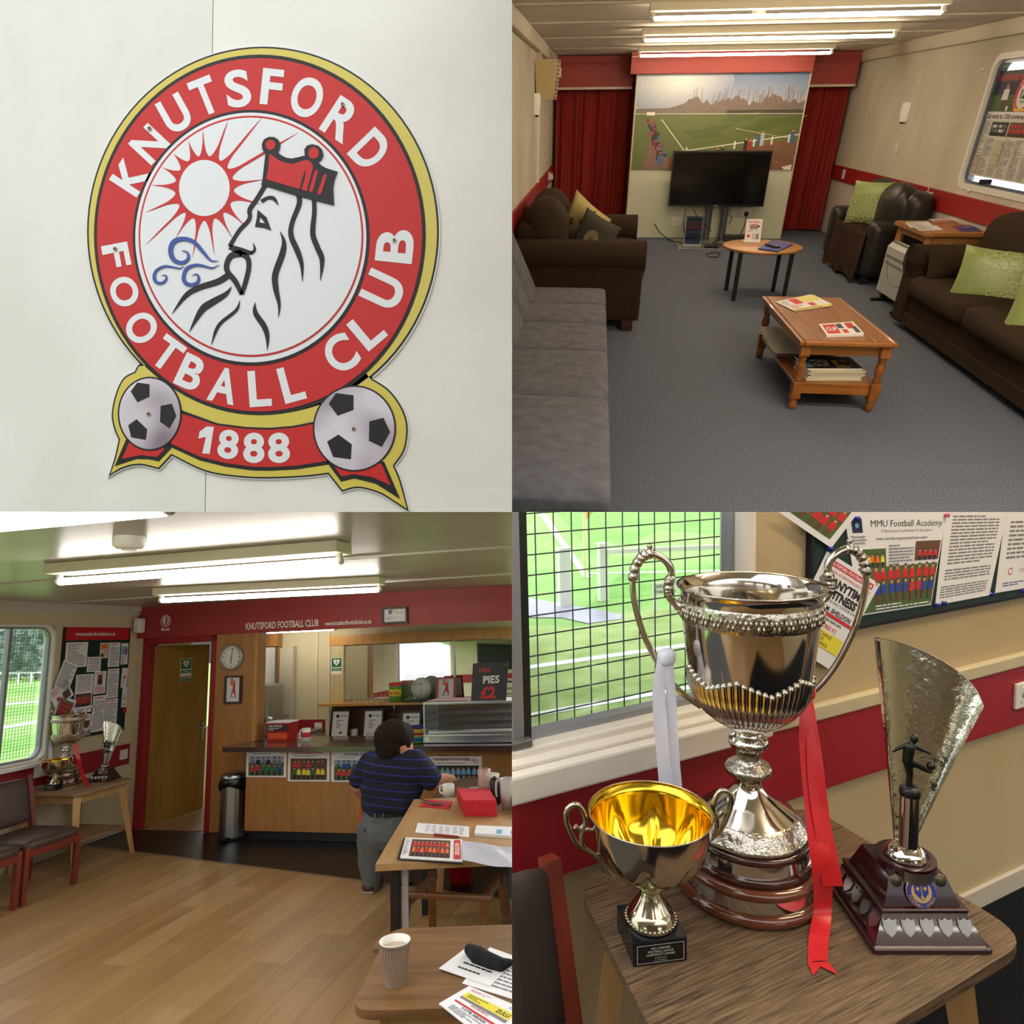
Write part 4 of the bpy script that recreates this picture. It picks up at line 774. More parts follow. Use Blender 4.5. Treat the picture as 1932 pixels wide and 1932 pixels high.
# ---- window with the anniversary poster
wn = tag(bpy.data.objects.new('window_1', None), kind='structure'); COL.objects.link(wn); wn.matrix_world = SETS['q2'] @ Matrix.Translation((W2, wy0, wz0)); LOCM[wn.name] = Matrix.Translation((W2, wy0, wz0)); OSET[wn.name] = 'q2'
FR = basis((W2, (wy0 + wy1) / 2, (wz0 + wz1) / 2), (0, -1, 0), (0, 0, 1)); hw_, hh_ = (wy1 - wy0) / 2, (wz1 - wz0) / 2
def ringprism(mb, o, i, h0, h1, M):
    n = len(o); mb.add([(x, y, h0) for x, y in o] + [(x, y, h0) for x, y in i] + [(x, y, h1) for x, y in o] + [(x, y, h1) for x, y in i],
           [q for k in range(n) for j in ((k + 1) % n,) for q in ((2 * n + k, 2 * n + j, 3 * n + j, 3 * n + k), (k, n + k, n + j, j), (k, j, 2 * n + j, 2 * n + k), (n + k, 3 * n + k, 3 * n + j, n + j))], 0, False, M); return mb
ringprism(MB(), rrect(-hw_ - .02, hw_ + .02, -hh_ - .02, hh_ + .02, .11), rrect(-hw_ + .03, hw_ - .03, -hh_ + .03, hh_ - .03, .09), -.11, .012, FR).build('window_frame', WHITE, wn, False)
ringprism(MB(), rrect(-hw_ + .03, hw_ - .03, -hh_ + .03, hh_ - .03, .09), rrect(-hw_ + .055, hw_ - .055, -hh_ + .055, hh_ - .055, .07), -.10, -.02, FR).build('inner_frame', mat('aluminium_frame', (120, 124, 140), .35, .6), wn, False)
MB().bx(-hw_ + .05, hw_ - .05, -hh_ + .05, hh_ - .05, -.075, -.069, M=FR).build('pane', GLASS, wn, False)
MB().bx(-.3, -.27, -hh_ + .05, -hh_ + .09, -.07, .03, M=FR).build('catch', BLACK, wn, False)
dz = (wz1 - wz0); pz0, pz1 = -hh_ + .10, hh_ - .115
S = Sheet([FR @ Vector((x, y, -.05)) for x, y in ((-hw_ + .0, pz0), (hw_ - .04, pz0), (hw_ - .04, pz1), (-hw_ + .0, pz1))], .004)
S.rect(0, .62, 1, 1, 7); S.rect(0, .78, 1, .9, NV_); S.rect(0, .9, 1, 1, BK_); S.text('KNUTSFORD FOOTBALL CLUB', .03, .935, .055, R_, .03, 'L', 1.3)
S.disc(.40, .775, .155, R_, 32); S.disc(.40, .775, .105, W_, 32); S.text('125', .40, .785, .075, K_, .06); S.text('YEARS', .40, .715, .025, K_, .02)
for k, ch in enumerate('KNUTSFORD'): a = 2.45 - k * .22; S.text(ch, .40 + .128 * math.cos(a) / S.W, .775 + .128 * math.sin(a) / S.H, .03, W_, .02, rot=a - PI / 2)
for k, ch in enumerate('FOOTBALL CLUB'): a = 3.5 + k * .23; S.text(ch, .40 + .128 * math.cos(a) / S.W, .775 + .128 * math.sin(a) / S.H, .025, W_, .02, rot=a + PI / 2)
S.crowd(.15, .64, .24, .90, 1, 1, [W_], S_, BR_, 3); S.disc(.25, .655, .02, W_); S.rect(.34, .632, .46, .655, GO_)
S.rect(0, .55, 1, .625, W_); S.text('Club marks its 125th anniversary', .03, .585, .045, K_, .03, 'L', 1.1)
S.rect(.14, .40, .34, .53, K_); S.crowd(.15, .41, .33, .52, 2, 6, [W_, G_], G_, K_, 2); S.rect(.36, .40, .6, .53, BR_); S.crowd(.37, .41, .59, .52, 2, 6, [R_], S_, K_, 8); S.rect(.62, .40, .9, .53, GS_)
for k, (u, v0, v1, m) in enumerate(((.02, .38, .54, G_), (.02, .22, .37, G_), (.13, .2, .38, G_), (.13, .02, .19, G_), (.38, .02, .38, G_), (.5, .02, .38, G_), (.62, .02, .38, G_), (.74, .02, .38, G_))): S.lines(u, v0, u + .1, v1, int((v1 - v0) * 60), m, k)
S.rect(.015, .02, .12, .21, BE_, .0006); S.lines(.02, .02, .115, .2, 12, W_, 3); S.rect(.255, .12, .36, .36, BE_); S.lines(.26, .13, .355, .35, 14, W_, 9); S.lines(.26, .02, .355, .11, 6, G_, 9)
S.done('anniversary_poster', 'newspaper style anniversary poster filling the right lounge window', 'poster', mat('poster_white', (222, 220, 214), .4), INKS)
# ================================================================ the bar room
use('q3')
H3 = 2.35; YB = 5.66; XW = 5.9
M_cream = mat('cream_wall', (206, 194, 160), .75, col2=(214, 202, 170), sc=2, spec=.2); M_red3 = mat('club_red', (150, 26, 38), .5); M_redf = mat('fascia_red', (160, 52, 54), .5)
M_ceil3 = mat('ceiling_gloss', (170, 160, 154), .32, col2=(184, 172, 164), sc=4, bump=.05, bsc=8); M_oak = wood('oak_veneer', (158, 108, 56), (178, 126, 70), 'Z', 1.6, .4)
M_oak2 = wood('honey_veneer', (186, 132, 62), (206, 152, 78), 'Z', 1.4, .35); M_vinyl = mat('black_vinyl', (24, 23, 26), .35, col2=(30, 29, 32), sc=8)
M_plank = [wood('laminate_%d' % i, a, b, 'Y', 1.3, .34) for i, (a, b) in enumerate((((160, 126, 84), (178, 144, 102)), ((150, 116, 76), (172, 138, 94)), ((168, 134, 92), (186, 154, 110))))]
# floor: laminate planks up to a slanting joint with the black vinyl
fl3 = struct('floor_bar', MB().bx(-.1, XW, 1.2, YB + 1.9, -.06, -.012), mat('floor_underlay', (70, 54, 38), .8))
MB().add([(0, 5.12, -.004), (XW, 5.12 - .19 * XW, -.004), (XW, YB + .1, -.004), (0, YB + .1, -.004)], [(0, 1, 2, 3)]).build('vinyl_sheet', M_vinyl, fl3)
MB().bar((0, 5.11, .0), (XW, 5.11 - .19 * XW, .0), .03, .006, up=(0, 0, 1)).build('joint_strip', mat('joint_strip', (140, 120, 90), .4), fl3)
r = random.Random(11); pw = .192
for i in range(int(XW / pw) + 1):
    x0 = i * pw; x1 = min(x0 + pw, XW); y = 1.2 - r.uniform(0, 1.2)
    while y < 5.2:
        ya, yb = max(y, 1.2), y + 1.28; e0, e1 = 5.11 - .19 * x0, 5.11 - .19 * x1
        if ya < min(e0, e1) - .02 and yb > 1.21:
            g = .0008; q = [(x0 + g, ya + g), (x1 - g, ya + g), (x1 - g, min(yb, e1) - g), (x0 + g, min(yb, e0) - g)]; mb = MB(); mb.prism(q, -.012, r.uniform(-.0004, 0)); mb.build('plank', M_plank[r.randrange(3)], fl3)
        y += 1.28
# left wall with its window
wy0, wy1, wz0, wz1 = 2.7, 4.60, .90, 2.13
MBw = MB().bx(-.12, 0, 1.0, wy0, 0, H3).bx(-.12, 0, wy1, YB + .1, 0, H3).bx(-.12, 0, wy0, wy1, 0, wz0).bx(-.12, 0, wy0, wy1, wz1, H3)
struct('wall_bar_left', MBw, M_cream); struct('ceiling_bar', MB().bx(-.12, XW, .6, YB + .1, H3, H3 + .06), M_ceil3)
struct('trim_8', MB().bx(0, .05, 1.0, YB, H3 - .05, H3).bx(0, .03, 1.0, YB, H3 - .09, H3 - .05), mat('cornice_white', (206, 200, 190), .5)); struct('trim_9', MB().bx(0, .02, 1.0, YB - .04, .675, .885, bev=.003), M_red3)
struct('trim_10', MB().bx(0, .026, 1.0, YB - .04, .885, .897), mat('cream_cap', (206, 190, 160), .5)); struct('baseboard_bar_left', MB().bx(0, .018, 1.0, YB, 0, .09, bev=.003), mat('cream_gloss', (196, 188, 168), .4))
for y in (2.95, 4.55): struct('trim_%d' % (11 if y < 3 else 12), MB().bx(.05, XW, y - .02, y + .02, H3 - .01, H3), mat('cornice_white', (206, 200, 190), .5))
win = tag(bpy.data.objects.new('window_2', None), kind='structure'); COL.objects.link(win); win.matrix_world = SETS['q3'] @ Matrix.Translation((0, wy0, wz0)); LOCM[win.name] = Matrix.Translation((0, wy0, wz0)); OSET[win.name] = 'q3'
FR = basis((0, (wy0 + wy1) / 2, (wz0 + wz1) / 2), (0, 1, 0), (0, 0, 1)); hw_, hh_ = (wy1 - wy0) / 2, (wz1 - wz0) / 2; M_alu = mat('grey_aluminium', (150, 152, 158), .4, .5)
ringprism(MB(), rrect(-hw_ - .012, hw_ + .012, -hh_ - .012, hh_ + .012, .125), rrect(-hw_ + .01, hw_ - .01, -hh_ + .01, hh_ - .01, .11), -.11, .012, FR).build('window_frame', WHITE, win, False)
ringprism(MB(), rrect(-hw_ + .01, hw_ - .01, -hh_ + .01, hh_ - .01, .11), rrect(-hw_ + .028, hw_ - .028, -hh_ + .028, hh_ - .028, .09), -.08, -.03, FR).build('inner_frame', M_alu, win, False)
mx_ = onx(16, 1300, 0).y - (wy0 + wy1) / 2; MB().bx(mx_ - .014, mx_ + .014, -hh_ + .02, hh_ - .02, -.08, -.03, M=FR).build('mullion', M_alu, win, False); MB().bx(-hw_ + .02, hw_ - .02, -hh_ + .02, hh_ - .02, -.062, -.058, M=FR).build('pane', GLASS, win, False)
struct('trim_13', MB().bx(0, .09, wy0 - .05, wy1 + .04, wz0 - .045, wz0 - .012, bev=.006), WHITE)
gm = MB()
for k in range(60): u = -hw_ + .05 + (2 * hw_ - .1) * k / 59; gm.bx(u - .0012, u + .0012, -hh_ + .03, hh_ - .03, -.13, -.1276, M=FR)
for k in range(40): v = -hh_ + .05 + (2 * hh_ - .1) * k / 39; gm.bx(-hw_ + .03, hw_ - .03, v - .0012, v + .0012, -.1276, -.1252, M=FR)
g_ = gm.build('wire_mesh', mat('dark_green_wire', (52, 66, 66), .6), win, False); g_['kind'] = 'stuff'
# back wall pieces, red door frame, door ajar
xo = ony(487, 1300, YB).x
bw = struct('wall_bar_back', MB().bx(-.12, .10, YB, YB + .1, 0, H3).bx(.10, XW, YB, YB + .1, 2.0, H3).bx(1.02, xo, YB, YB + .1, 0, 2.0), M_cream)
struct('trim_14', MB().bx(.01, XW, YB - .03, YB - .001, 2.0, H3 - .004), M_redf)
wp = struct('wall_oak_panel', MB().bx(1.03, xo, YB - .025, YB - .001, 0.0, 1.998), M_oak); MB().bx(xo - .03, xo, YB - .034, YB - .025, .9, 1.998).build('edge_post', M_oak2, wp)
MB().bx(xo - .012, xo + .015, YB - .03, YB + .1, .9, 2.0).build('reveal', M_oak, wp)
dx0, dx1 = .10, 1.03; dfr = tag(bpy.data.objects.new('door_1', None), kind='structure'); COL.objects.link(dfr); dfr.matrix_world = SETS['q3'] @ Matrix.Translation((dx0, YB, 0)); LOCM[dfr.name] = Matrix.Translation((dx0, YB, 0)); OSET[dfr.name] = 'q3'
for a in ((dx0, dx0 + .075, 0, 2.0), (dx1 - .06, dx1, 0, 2.0), (dx0, dx1, 1.93, 2.0)): MB().bx(a[0], a[1], YB - .035, YB + .11, a[2], a[3], bev=.005).build('door_frame', M_red3, dfr, False)
dl = TR(dx0 + .08, YB + .06, .012, 1.43); Wd = .78; M_door = wood('door_veneer', (150, 108, 46), (170, 126, 58), 'Z', 1.2, .4)
MB().bx(0, Wd, 0, .04, 0, 1.9, bev=.002, M=dl).build('door_leaf', M_door, dfr, False)
MB().bx(Wd - .075, Wd - .035, -.008, .0, .79, .99, bev=.003, M=dl).build('handle_plate', STEEL, dfr, False)
MB().tube([dl @ Vector(p) for p in ((Wd - .055, -.005, .93), (Wd - .055, -.045, .93), (Wd - .08, -.05, .93), (Wd - .16, -.05, .93))], .009, 8).build('lever_handle', STEEL, dfr, False)
def dsign(M, u0, u1, z0, z1, name, label, kind):
    S = Sheet([M @ Vector(p) for p in ((u0, -.002, z0), (u1, -.002, z0), (u1, -.002, z1), (u0, -.002, z1))], .002)
    if kind == 'aed':
        S.rect(.04, .42, .96, .97, GR_); S.rect(.04, .2, .96, .36, GR_); S.text('Defibrillator', .5, .28, .07, W_, .02, maxw=.8)
        S.poly([(.5, .5), (.22, .7), (.2, .82), (.3, .9), (.42, .9), (.5, .82), (.58, .9), (.7, .9), (.8, .82), (.78, .7)], W_); S.poly([(.54, .82), (.42, .7), (.5, .7), (.45, .58), (.6, .73), (.51, .73)], GR_); S.done(name, label, 'sign', WHITE, INKS)
    else: S.text('No Admittance', .5, .5, .5, K_, .02, maxw=.92); S.done(name, label, 'sign', mat('sign_grey_green', (150, 160, 140), .5), INKS)
zsg = lambda py: zat(.23, 6.1, py)
dsign(dl, .355, .515, zsg(1279), zsg(1245), 'defibrillator_sign', 'green and white defibrillator sign on the wooden door', 'aed'); dsign(dl, .325, .55, zsg(1289), zsg(1281), 'no_admittance_sign', 'small No Admittance plate below the door sign', 'na')
# corridor behind the door
struct('wall_corridor', MB().bx(-.3, 1.0, 8.2, 8.3, 0, 1.0).bx(-.3, 1.0, 8.2, 8.3, 1.9, 2.2).bx(-.4, -.3, 5.76, 6.9, 0, 2.2).bx(-.4, -.3, 6.9, 8.3, 0, .85).bx(-.4, -.3, 6.9, 8.3, 1.95, 2.2).add([(1.04, 5.77, 0), (1.08, 5.77, 0), (.56, 7.06, 0), (.52, 7.06, 0), (1.04, 5.77, 2.13), (1.08, 5.77, 2.13), (.56, 7.06, 2.13), (.52, 7.06, 2.13)], [(3, 2, 1, 0), (4, 5, 6, 7), (0, 1, 5, 4), (1, 2, 6, 5), (2, 3, 7, 6), (3, 0, 4, 7)]), M_cream); struct('floor_corridor', MB().bx(-.4, 1.56, YB + .02, 8.3, -.03, .002), M_plank[1])
struct('ceiling_kitchen', MB().bx(-.4, XW, YB + .1, 8.3, 2.13, 2.17), mat('kitchen_ceiling', (168, 160, 150), .5))
wb = thing('white_bottle', 'white bottle seen in the gap beside the open door', 'bottle', (1.02, 6.5, 0)); MB().lathe([(0, 0), (.1, 0), (.12, .1), (.1, .3), (.05, .36), (0, .36)], 14, c=(1.02, 6.5, 0)).build('body', WHITE, wb, False); MB().cyl((1.02, 6.5, .36), .04, .05, 10).build('cap', BLACK, wb, False)
# ---- fascia lettering, framed certificate, crest
def wtext(name, label, pxa, pxb, py, txt, hgt, y, m=WHITE, cat='lettering'):
    a, b = ony(pxa, py, y), ony(pxb, py, y); V, Fc = text_geo(txt, .02); x0 = min(p[0] for p in V); x1 = max(p[0] for p in V); k = (b.x - a.x) / (x1 - x0); mb = MB()
    zc = (a.z + b.z) / 2; mb.add([(a.x + (x - x0) * k, y - .0008, zc + (v - .365) * hgt / .73) for x, v in V], Fc); return tag(mb.build(name, m, None, False, ((a.x + b.x) / 2, y, zc)), label, cat)
wtext('fascia_lettering', 'white club name lettering on the red fascia', 464, 601, 1178, 'KNUTSFORD FOOTBALL CLUB', .072, YB - .031); wtext('fascia_web_address', 'small white web address on the red fascia', 613, 701, 1174, 'www.knutsfordfootballclub.co.uk', .045, YB - .031)
c = ony(313, 1175, YB - .031); S = Sheet([c + Vector((-.075, 0, -.1)), c + Vector((.075, 0, -.1)), c + Vector((.075, 0, .1)), c + Vector((-.075, 0, .1))], .002)
S.disc(.5, .6, .066, W_, 24); S.disc(.5, .6, .058, R_, 24); S.disc(.5, .6, .043, W_, 24); S.rect(.2, .04, .8, .2, R_); S.text('1888', .5, .12, .09, W_, .03); S.disc(.25, .14, .016, W_); S.disc(.75, .14, .016, W_); S.poly([(.42, .45), (.62, .42), (.66, .72), (.5, .74)], G_); S.rect(.5, .7, .66, .78, R_)
for k, ch in enumerate('KNUTSFORD'): a = 2.5 - k * .23; S.text(ch, .5 + .0505 * math.cos(a) / S.W, .6 + .0505 * math.sin(a) / S.H, .055, W_, .03, rot=a - PI / 2)
S.done('fascia_crest', 'small round club crest on the red fascia', 'crest', M_redf, INKS)
def framed(cs, name, label, fm, draw, base=PAPER, bw_=.02, group=None, cat='picture frame', depth=.02):
    S = Sheet(cs, .004); t = thing(name, label, cat, sum(S.c, Vector()) / 4, 0, group); n = S.n; e1 = (S.c[1] - S.c[0]).normalized(); e2 = (S.c[3] - S.c[0]).normalized(); mb = MB()
    o = [S.c[0] - e1 * bw_ - e2 * bw_, S.c[1] + e1 * bw_ - e2 * bw_, S.c[2] + e1 * bw_ + e2 * bw_, S.c[3] - e1 * bw_ + e2 * bw_]
    for k in range(4):
        j = (k + 1) % 4; a, b, c_, d = o[k], o[j], S.c[j], S.c[k]; h = n * depth; mb.add([a, b, c_, d, a + h, b + h, c_ + h, d + h], [(3, 2, 1, 0), (4, 5, 6, 7), (0, 1, 5, 4), (1, 2, 6, 5), (2, 3, 7, 6), (3, 0, 4, 7)])
    mb.build('frame', fm, t, False); draw(S); S.box.build('sheet', base, t, False); S.mb.build('print', INKS, t, False) if S.mb.f else None; return t
M_dkf = mat('dark_frame', (36, 22, 20), .4); M_blkf = mat('black_frame', (18, 18, 20), .35)
def rectq(pa, pb, y):   # upright rectangle on plane y from pixel bottom-left / top-right
    a, b = ony(*pa, y), ony(*pb, y); return [(a.x, y, a.z), (b.x, y, a.z), (b.x, y, b.z), (a.x, y, b.z)]
def cert(S): S.disc(.28, .75, .02, G_); S.rect(.22, .86, .42, .92, K_); S.lines(.1, .2, .6, .4, 3, G_); S.poly(ell(.62, .72, .06, .14, 12), GO_); S.poly(ell(.62, .68, .035, .14, 12), W_); S.poly(ell(.76, .72, .06, .14, 12), GO_); S.poly(ell(.76, .68, .035, .14, 12), W_); S.rect(.5, .5, .9, .6, W_)
framed(rectq((725, 1174), (766, 1148), YB - .04), 'framed_certificate', 'framed certificate with gold arches on the red fascia', M_dkf, cert)
def player(S): S.poly([(.3, .2), (.36, .2), (.5, .42), (.66, .2), (.72, .2), (.62, .55), (.46, .56)], R_); S.poly([(.44, .52), (.64, .5), (.64, .74), (.5, .76)], R_); S.disc(.58, .82, .017, S_); S.poly(ell(.38, .76, .13, .09, 14), OR_); S.disc(.38, .9, .02, S_); S.rect(.25, .17, .75, .19, K_)
framed(rectq((427, 1324), (454, 1278), YB - .04), 'framed_player_picture', 'framed picture of a footballer in red on the oak panel', M_dkf, player)
c = ony(438, 1240, YB - .03); R_c = ony(458, 1240, YB - .03).x - c.x + .01
ck = thing('wall_clock', 'round white wall clock with silver rim on the oak panel', 'clock', c); CM = basis(c, (1, 0, 0), (0, 0, 1))
MB().lathe([(R_c * .82, .01), (R_c * .84, .03), (R_c * .95, .03), (R_c, .01), (R_c, -.0)], 40, M=CM, cap=False).build('rim', mat('clock_rim', (170, 166, 160), .35, .5), ck, False); MB().lathe([(0, .012), (R_c * .83, .012), (R_c * .83, 0)], 40, M=CM, cap=False, sm=False).build('dial', WHITE, ck, False)
mb = MB()
for k in range(12):
    a = PI / 2 - k * PI / 6; V, Fc = text_geo(str(k or 12), .01); x0 = (min(p[0] for p in V) + max(p[0] for p in V)) / 2; mb.add([(R_c * .68 * math.cos(a) + (x - x0) * .035, R_c * .68 * math.sin(a) + (y - .36) * .035, .013) for x, y in V], Fc, 0, False, CM)
mb.build('numerals', INK, ck, False)
for a, L, wd in ((-93, .5, .007), (80, .7, .005)): d = Vector((math.cos(math.radians(a)), math.sin(math.radians(a)))) ; MB().bar(CM @ Vector((-d.x * .02, -d.y * .02, .016)), CM @ Vector((d.x * R_c * L, d.y * R_c * L, .016)), wd, .002, up=(0, 1, 0)).build('hand', BLACK, ck, False)
# ---- bar counter
zc0, zc1 = .845, .89; yk = 5.40; xk = ony(463, 1500, yk).x
bar = thing('bar_counter', 'oak fronted bar counter with dark red granite effect top', 'counter', (3, yk, 0)); xe = XW - .3
MB().bx(xk, xe, yk, yk + .03, .09, zc0, bev=.002).build('front_panel', M_oak, bar, False); MB().bx(xk + .02, xe, yk + .05, yk + .09, 0, .09).build('toe_kick', M_vinyl, bar, False); MB().bx(xk, xk + .03, yk + .02, YB + .2, .09, zc0).build('side_panel', M_oak, bar, False)
M_gran = mat('dark_granite', (58, 40, 42), .18, col2=(78, 56, 56), sc=120, detail=2, coat=.5)
xl = ony(420, 1396, 5.3).x; MB().prism(rrect(xl, xe, 5.26, 5.95, .06), zc0, zc1).build('counter_top', M_gran, bar, False)
# team photo posters on the counter front
def team(title, t2_, bg_, rows, per, shirts, seed, crest=True, sky=SK_):
    def fn(S):
        S.rect(.06, .05, .94, .72, bg_); S.rect(.06, .5, .94, .72, sky)
        S.crowd(.1, .06, .9, .68, rows, per, shirts, S_, K_, seed); S.text(title, .48, .9, .07, t2_, .02, maxw=.72); S.lines(.15, .77, .7, .82, 1, G_, seed)
        if crest: S.disc(.88, .87, .02, R_); S.disc(.88, .87, .014, W_)
    return fn
PS = [([(464, 1466), (541, 1467), (541, 1411), (464, 1408)], 'team photo poster with children in mixed shirts on the bar front', team('KNUTSFORD FC', B_, GS_, 2, 6, [[G_, NV_, R_], [R_, GR_, R_, B_]], 1)),
      ([(543, 1474), (621, 1475), (622, 1414), (543, 1412)], 'team photo poster of red and yellow shirts on the bar front', team('KNUTSFORD FC COMMUNITY SPORT FESTIVAL', R_, BR_, 2, 7, [[R_, BR_], [Y_, Y_, GR_, Y_]], 2, False, BR_)),
      ([(625, 1475), (712, 1477), (713, 1417), (625, 1416)], 'team photo poster of blue and red shirts on the bar front', team('KNUTSFORD FC', B_, GS_, 2, 7, [[B_, B_, GR_], [R_]], 3, False)),
      ([(714, 1478), (806, 1480), (807, 1424), (714, 1420)], 'poster headed football club half hidden behind the standing person', team('FOOTBALL CLUB', R_, NV_, 1, 6, [K_, NV_], 4, False)),
      ([(810, 1488), (908, 1491), (909, 1427), (810, 1423)], 'youth team poster of pale blue shirts on the bar front', team('KNUTSFORD FC YOUTH TEAM U13', R_, K_, 2, 8, [[LB_], [LB_]], 5, True, K_))]
for pxs, lb, fn in PS:
    q = wallq(pxs, 1, yk - .002); q2 = rectq(pxs[0], pxs[2], yk - .002); S = Sheet(q2, .002); fn(S)
    if 'youth' in lb: S.text('Community Spirit Sports (Over Ward)', .42, .94, .06, B_, .02, maxw=.75)
    S.done('team_poster', lb, 'poster', PAPER, INKS, 'team posters on the bar front')
# leaflet stand, bin
a = onz(449, 1394, zc1); b = Vector((ony(434, 1390, a.y).x, a.y, zc1)); zt_ = zat(a.x, a.y, 1353); xr_ = ony(463, 1390, a.y).x
S = Sheet([(b.x, a.y, zc1 + .002), (xr_, a.y, zc1 + .002), (xr_, a.y + .03, zt_), (b.x, a.y + .03, zt_)], .004); S.disc(.5, .84, .016, R_); S.lines(.1, .93, .9, .97, 1, R_)
for u in (.05, .37, .68): S.lines(u, .08, u + .26, .72, 9, G_, int(u * 50)); S.rect(u + .02, .3, u + .25, .42, (OR_, GO_, K_)[int(u * 3)])
S.done('leaflet_stand', 'upright white newsletter on the end of the bar counter', 'leaflet', PAPER, INKS)
bn = onz(439, 1580); Rb = .5 * (ony(463, 1560, bn.y).x - ony(419, 1560, bn.y).x) * .92; cyb = min(bn.y + Rb, 5.6 - Rb); zb_ = zat(bn.x, cyb, 1456)
bi = thing('pedal_bin', 'tall brushed steel pedal bin with black liner by the bar', 'bin', (bn.x, cyb, 0)); MB().cyl((0, 0, .02), Rb, zb_ - .08, 28, r2=Rb).build('body', STEEL, bi); MB().cyl((0, 0, 0), Rb * 1.02, .025, 28).build('base_ring', BLACK, bi)
MB().lathe([(Rb * 1.03, zb_ - .045), (Rb * 1.0, zb_ - .02), (Rb * .7, zb_), (0, zb_ + .005)], 28, cap=False).build('lid', STEEL, bi); MB().bx(-.05, .05, -Rb - .06, -Rb + .02, .02, .035).build('pedal', BLACK, bi)
MB().grid(lambda u, v: ((Rb * (1.04 + .13 * math.sin(PI * v) + .04 * math.sin(u * 50 + v * 4))) * math.cos(2 * PI * u), (Rb * (1.04 + .13 * math.sin(PI * v) + .04 * math.sin(u * 50 + v * 4))) * math.sin(2 * PI * u), zb_ - .05 - v * (.10 + .03 * math.sin(u * 14))), 60, 8, wu=True).build('bin_liner', mat('bin_liner', (14, 14, 16), .3), bi)
# ---- kitchen behind the bar
YK = 7.05
def K(px, py, y=YK): return ony(px, py, y)
struct('wall_kitchen_back', MB().bx(.53, XW, YK + .02, YK + .12, 0, 2.15), M_cream)
xm0 = K(627, 1250).x; xm1 = XW
un = thing('back_bar_unit', 'honey wood back bar unit with mirror and two shelves', 'shelf unit', (xm0 + 1, YK, 0)); z_t = K(700, 1196).z; zs1 = K(700, 1322).z; zs2 = K(690, 1390).z
MB().bx(xm0 - .02, xm1, YK - .05, YK, K(700, 1215).z, z_t).build('top_board', M_oak2, un, False)
M_pale = wood('pale_wood', (196, 176, 130), (208, 190, 146), 'Z', 1.5); xs = K(651, 1260).x; MB().bx(xm0, xs, YK - .04, YK, zs1, K(640, 1212).z).build('side_board', M_pale, un, False)
MB().bx(xs, xm1, YK - .012, YK - .004, zs1 + .02, K(700, 1217).z).build('mirror', mat('mirror_glass', (225, 228, 228), .02, 1.), un, False)
for i, px in enumerate((752, 858)): x = K(px, 1250).x; MB().bx(x - .012, x + .012, YK - .03, YK - .012, zs1, z_t).build('shelf_upright', WHITE, un, False)
MB().bx(xm0 - .02, xm1, YK - .32, YK, zs1 - .03, zs1, bev=.003).build('shelf', M_oak2, un, False); MB().bx(xm0 - .06, xm1, YK - .36, YK, zs2 - .03, zs2, bev=.003).build('shelf', M_oak2, un, False)
MB().bx(xm0 + .02, xm1, YK - .03, YK, zs2, zs1 - .03).build('back_panel', wood('dark_back', (76, 48, 34), (92, 60, 42)), un, False); MB().bx(xm0 - .02, xm1, YK - .3, YK, .0, zs2 - .04).build('lower_cupboard', M_pale, un, False)
x = K(747, 1360).x; MB().bx(x - .012, x + .012, YK - .05, YK - .03, zs2, zs1 - .03).build('shelf_upright', STEEL, un, False)
q = [K(628, 1272), K(648, 1272), K(648, 1240), K(628, 1240)]
S = Sheet([(q[0].x, YK - .042, q[0].z), (q[1].x, YK - .042, q[0].z), (q[1].x, YK - .042, q[2].z), (q[0].x, YK - .042, q[2].z)], .002); S.rect(.04, .42, .96, .97, GR_); S.rect(.04, .2, .96, .36, GR_); S.text('Defibrillator', .5, .28, .07, W_, .02, maxw=.8); S.poly([(.5, .5), (.22, .7), (.2, .82), (.3, .9), (.42, .9), (.5, .82), (.58, .9), (.7, .9), (.8, .82), (.78, .7)], W_); S.poly([(.54, .82), (.42, .7), (.5, .7), (.45, .58), (.6, .73), (.51, .73)], GR_); S.done('defibrillator_sign', 'green and white defibrillator sign on the back bar unit', 'sign', WHITE, INKS)
# left part of the kitchen: cupboard, inner door, boiler, kettle, worktop
xa, xb_ = K(488, 1300).x, K(529, 1300).x
MB_ = MB().bx(xa - .12, xb_, YK - .1, YK + .02, K(500, 1220).z, 2.13); struct('trim_15', MB_, M_oak); cb = thing('white_cupboard', 'white wall cupboard in the kitchen beside the inner door', 'cupboard', (xa, YK, 1.3)); MB().bx(xa - .1, xb_ - .02, YK - .3, YK - .1, K(500, 1290).z, K(500, 1222).z, bev=.004).build('carcass', mat('cool_white', (206, 206, 208), .4), cb, False); MB().bx(xa - .09, xb_ - .03, YK - .312, YK - .3, K(500, 1290).z + .01, K(500, 1222).z - .01, bev=.003).build('door', WHITE, cb, False)
d2 = tag(bpy.data.objects.new('door_2', None), kind='structure'); COL.objects.link(d2); d2.matrix_world = SETS['q3'] @ Matrix.Translation((xb_, YK, 0)); LOCM[d2.name] = Matrix.Translation((xb_, YK, 0)); OSET[d2.name] = 'q3'
xd = K(554, 1300).x; MB().bx(xb_ + .01, xd, YK - .05, YK - .01, 0, K(540, 1222).z, bev=.003).build('door_leaf', mat('cream_gloss', (196, 188, 168), .4), d2, False); MB().bx(xb_ - .01, xb_ + .012, YK - .06, YK, 0, K(540, 1220).z).build('door_frame', M_oak, d2, False); MB().bx(xd, xd + .02, YK - .06, YK, 0, K(540, 1220).z).build('door_frame', mat('cream_gloss', (196, 188, 168), .4), d2, False); p = K(538, 1350, YK - .06); MB().tube([(p.x, YK - .05, p.z), (p.x, YK - .08, p.z), (p.x + .06, YK - .08, p.z)], .008, 6).build('lever_handle', STEEL, d2, False)
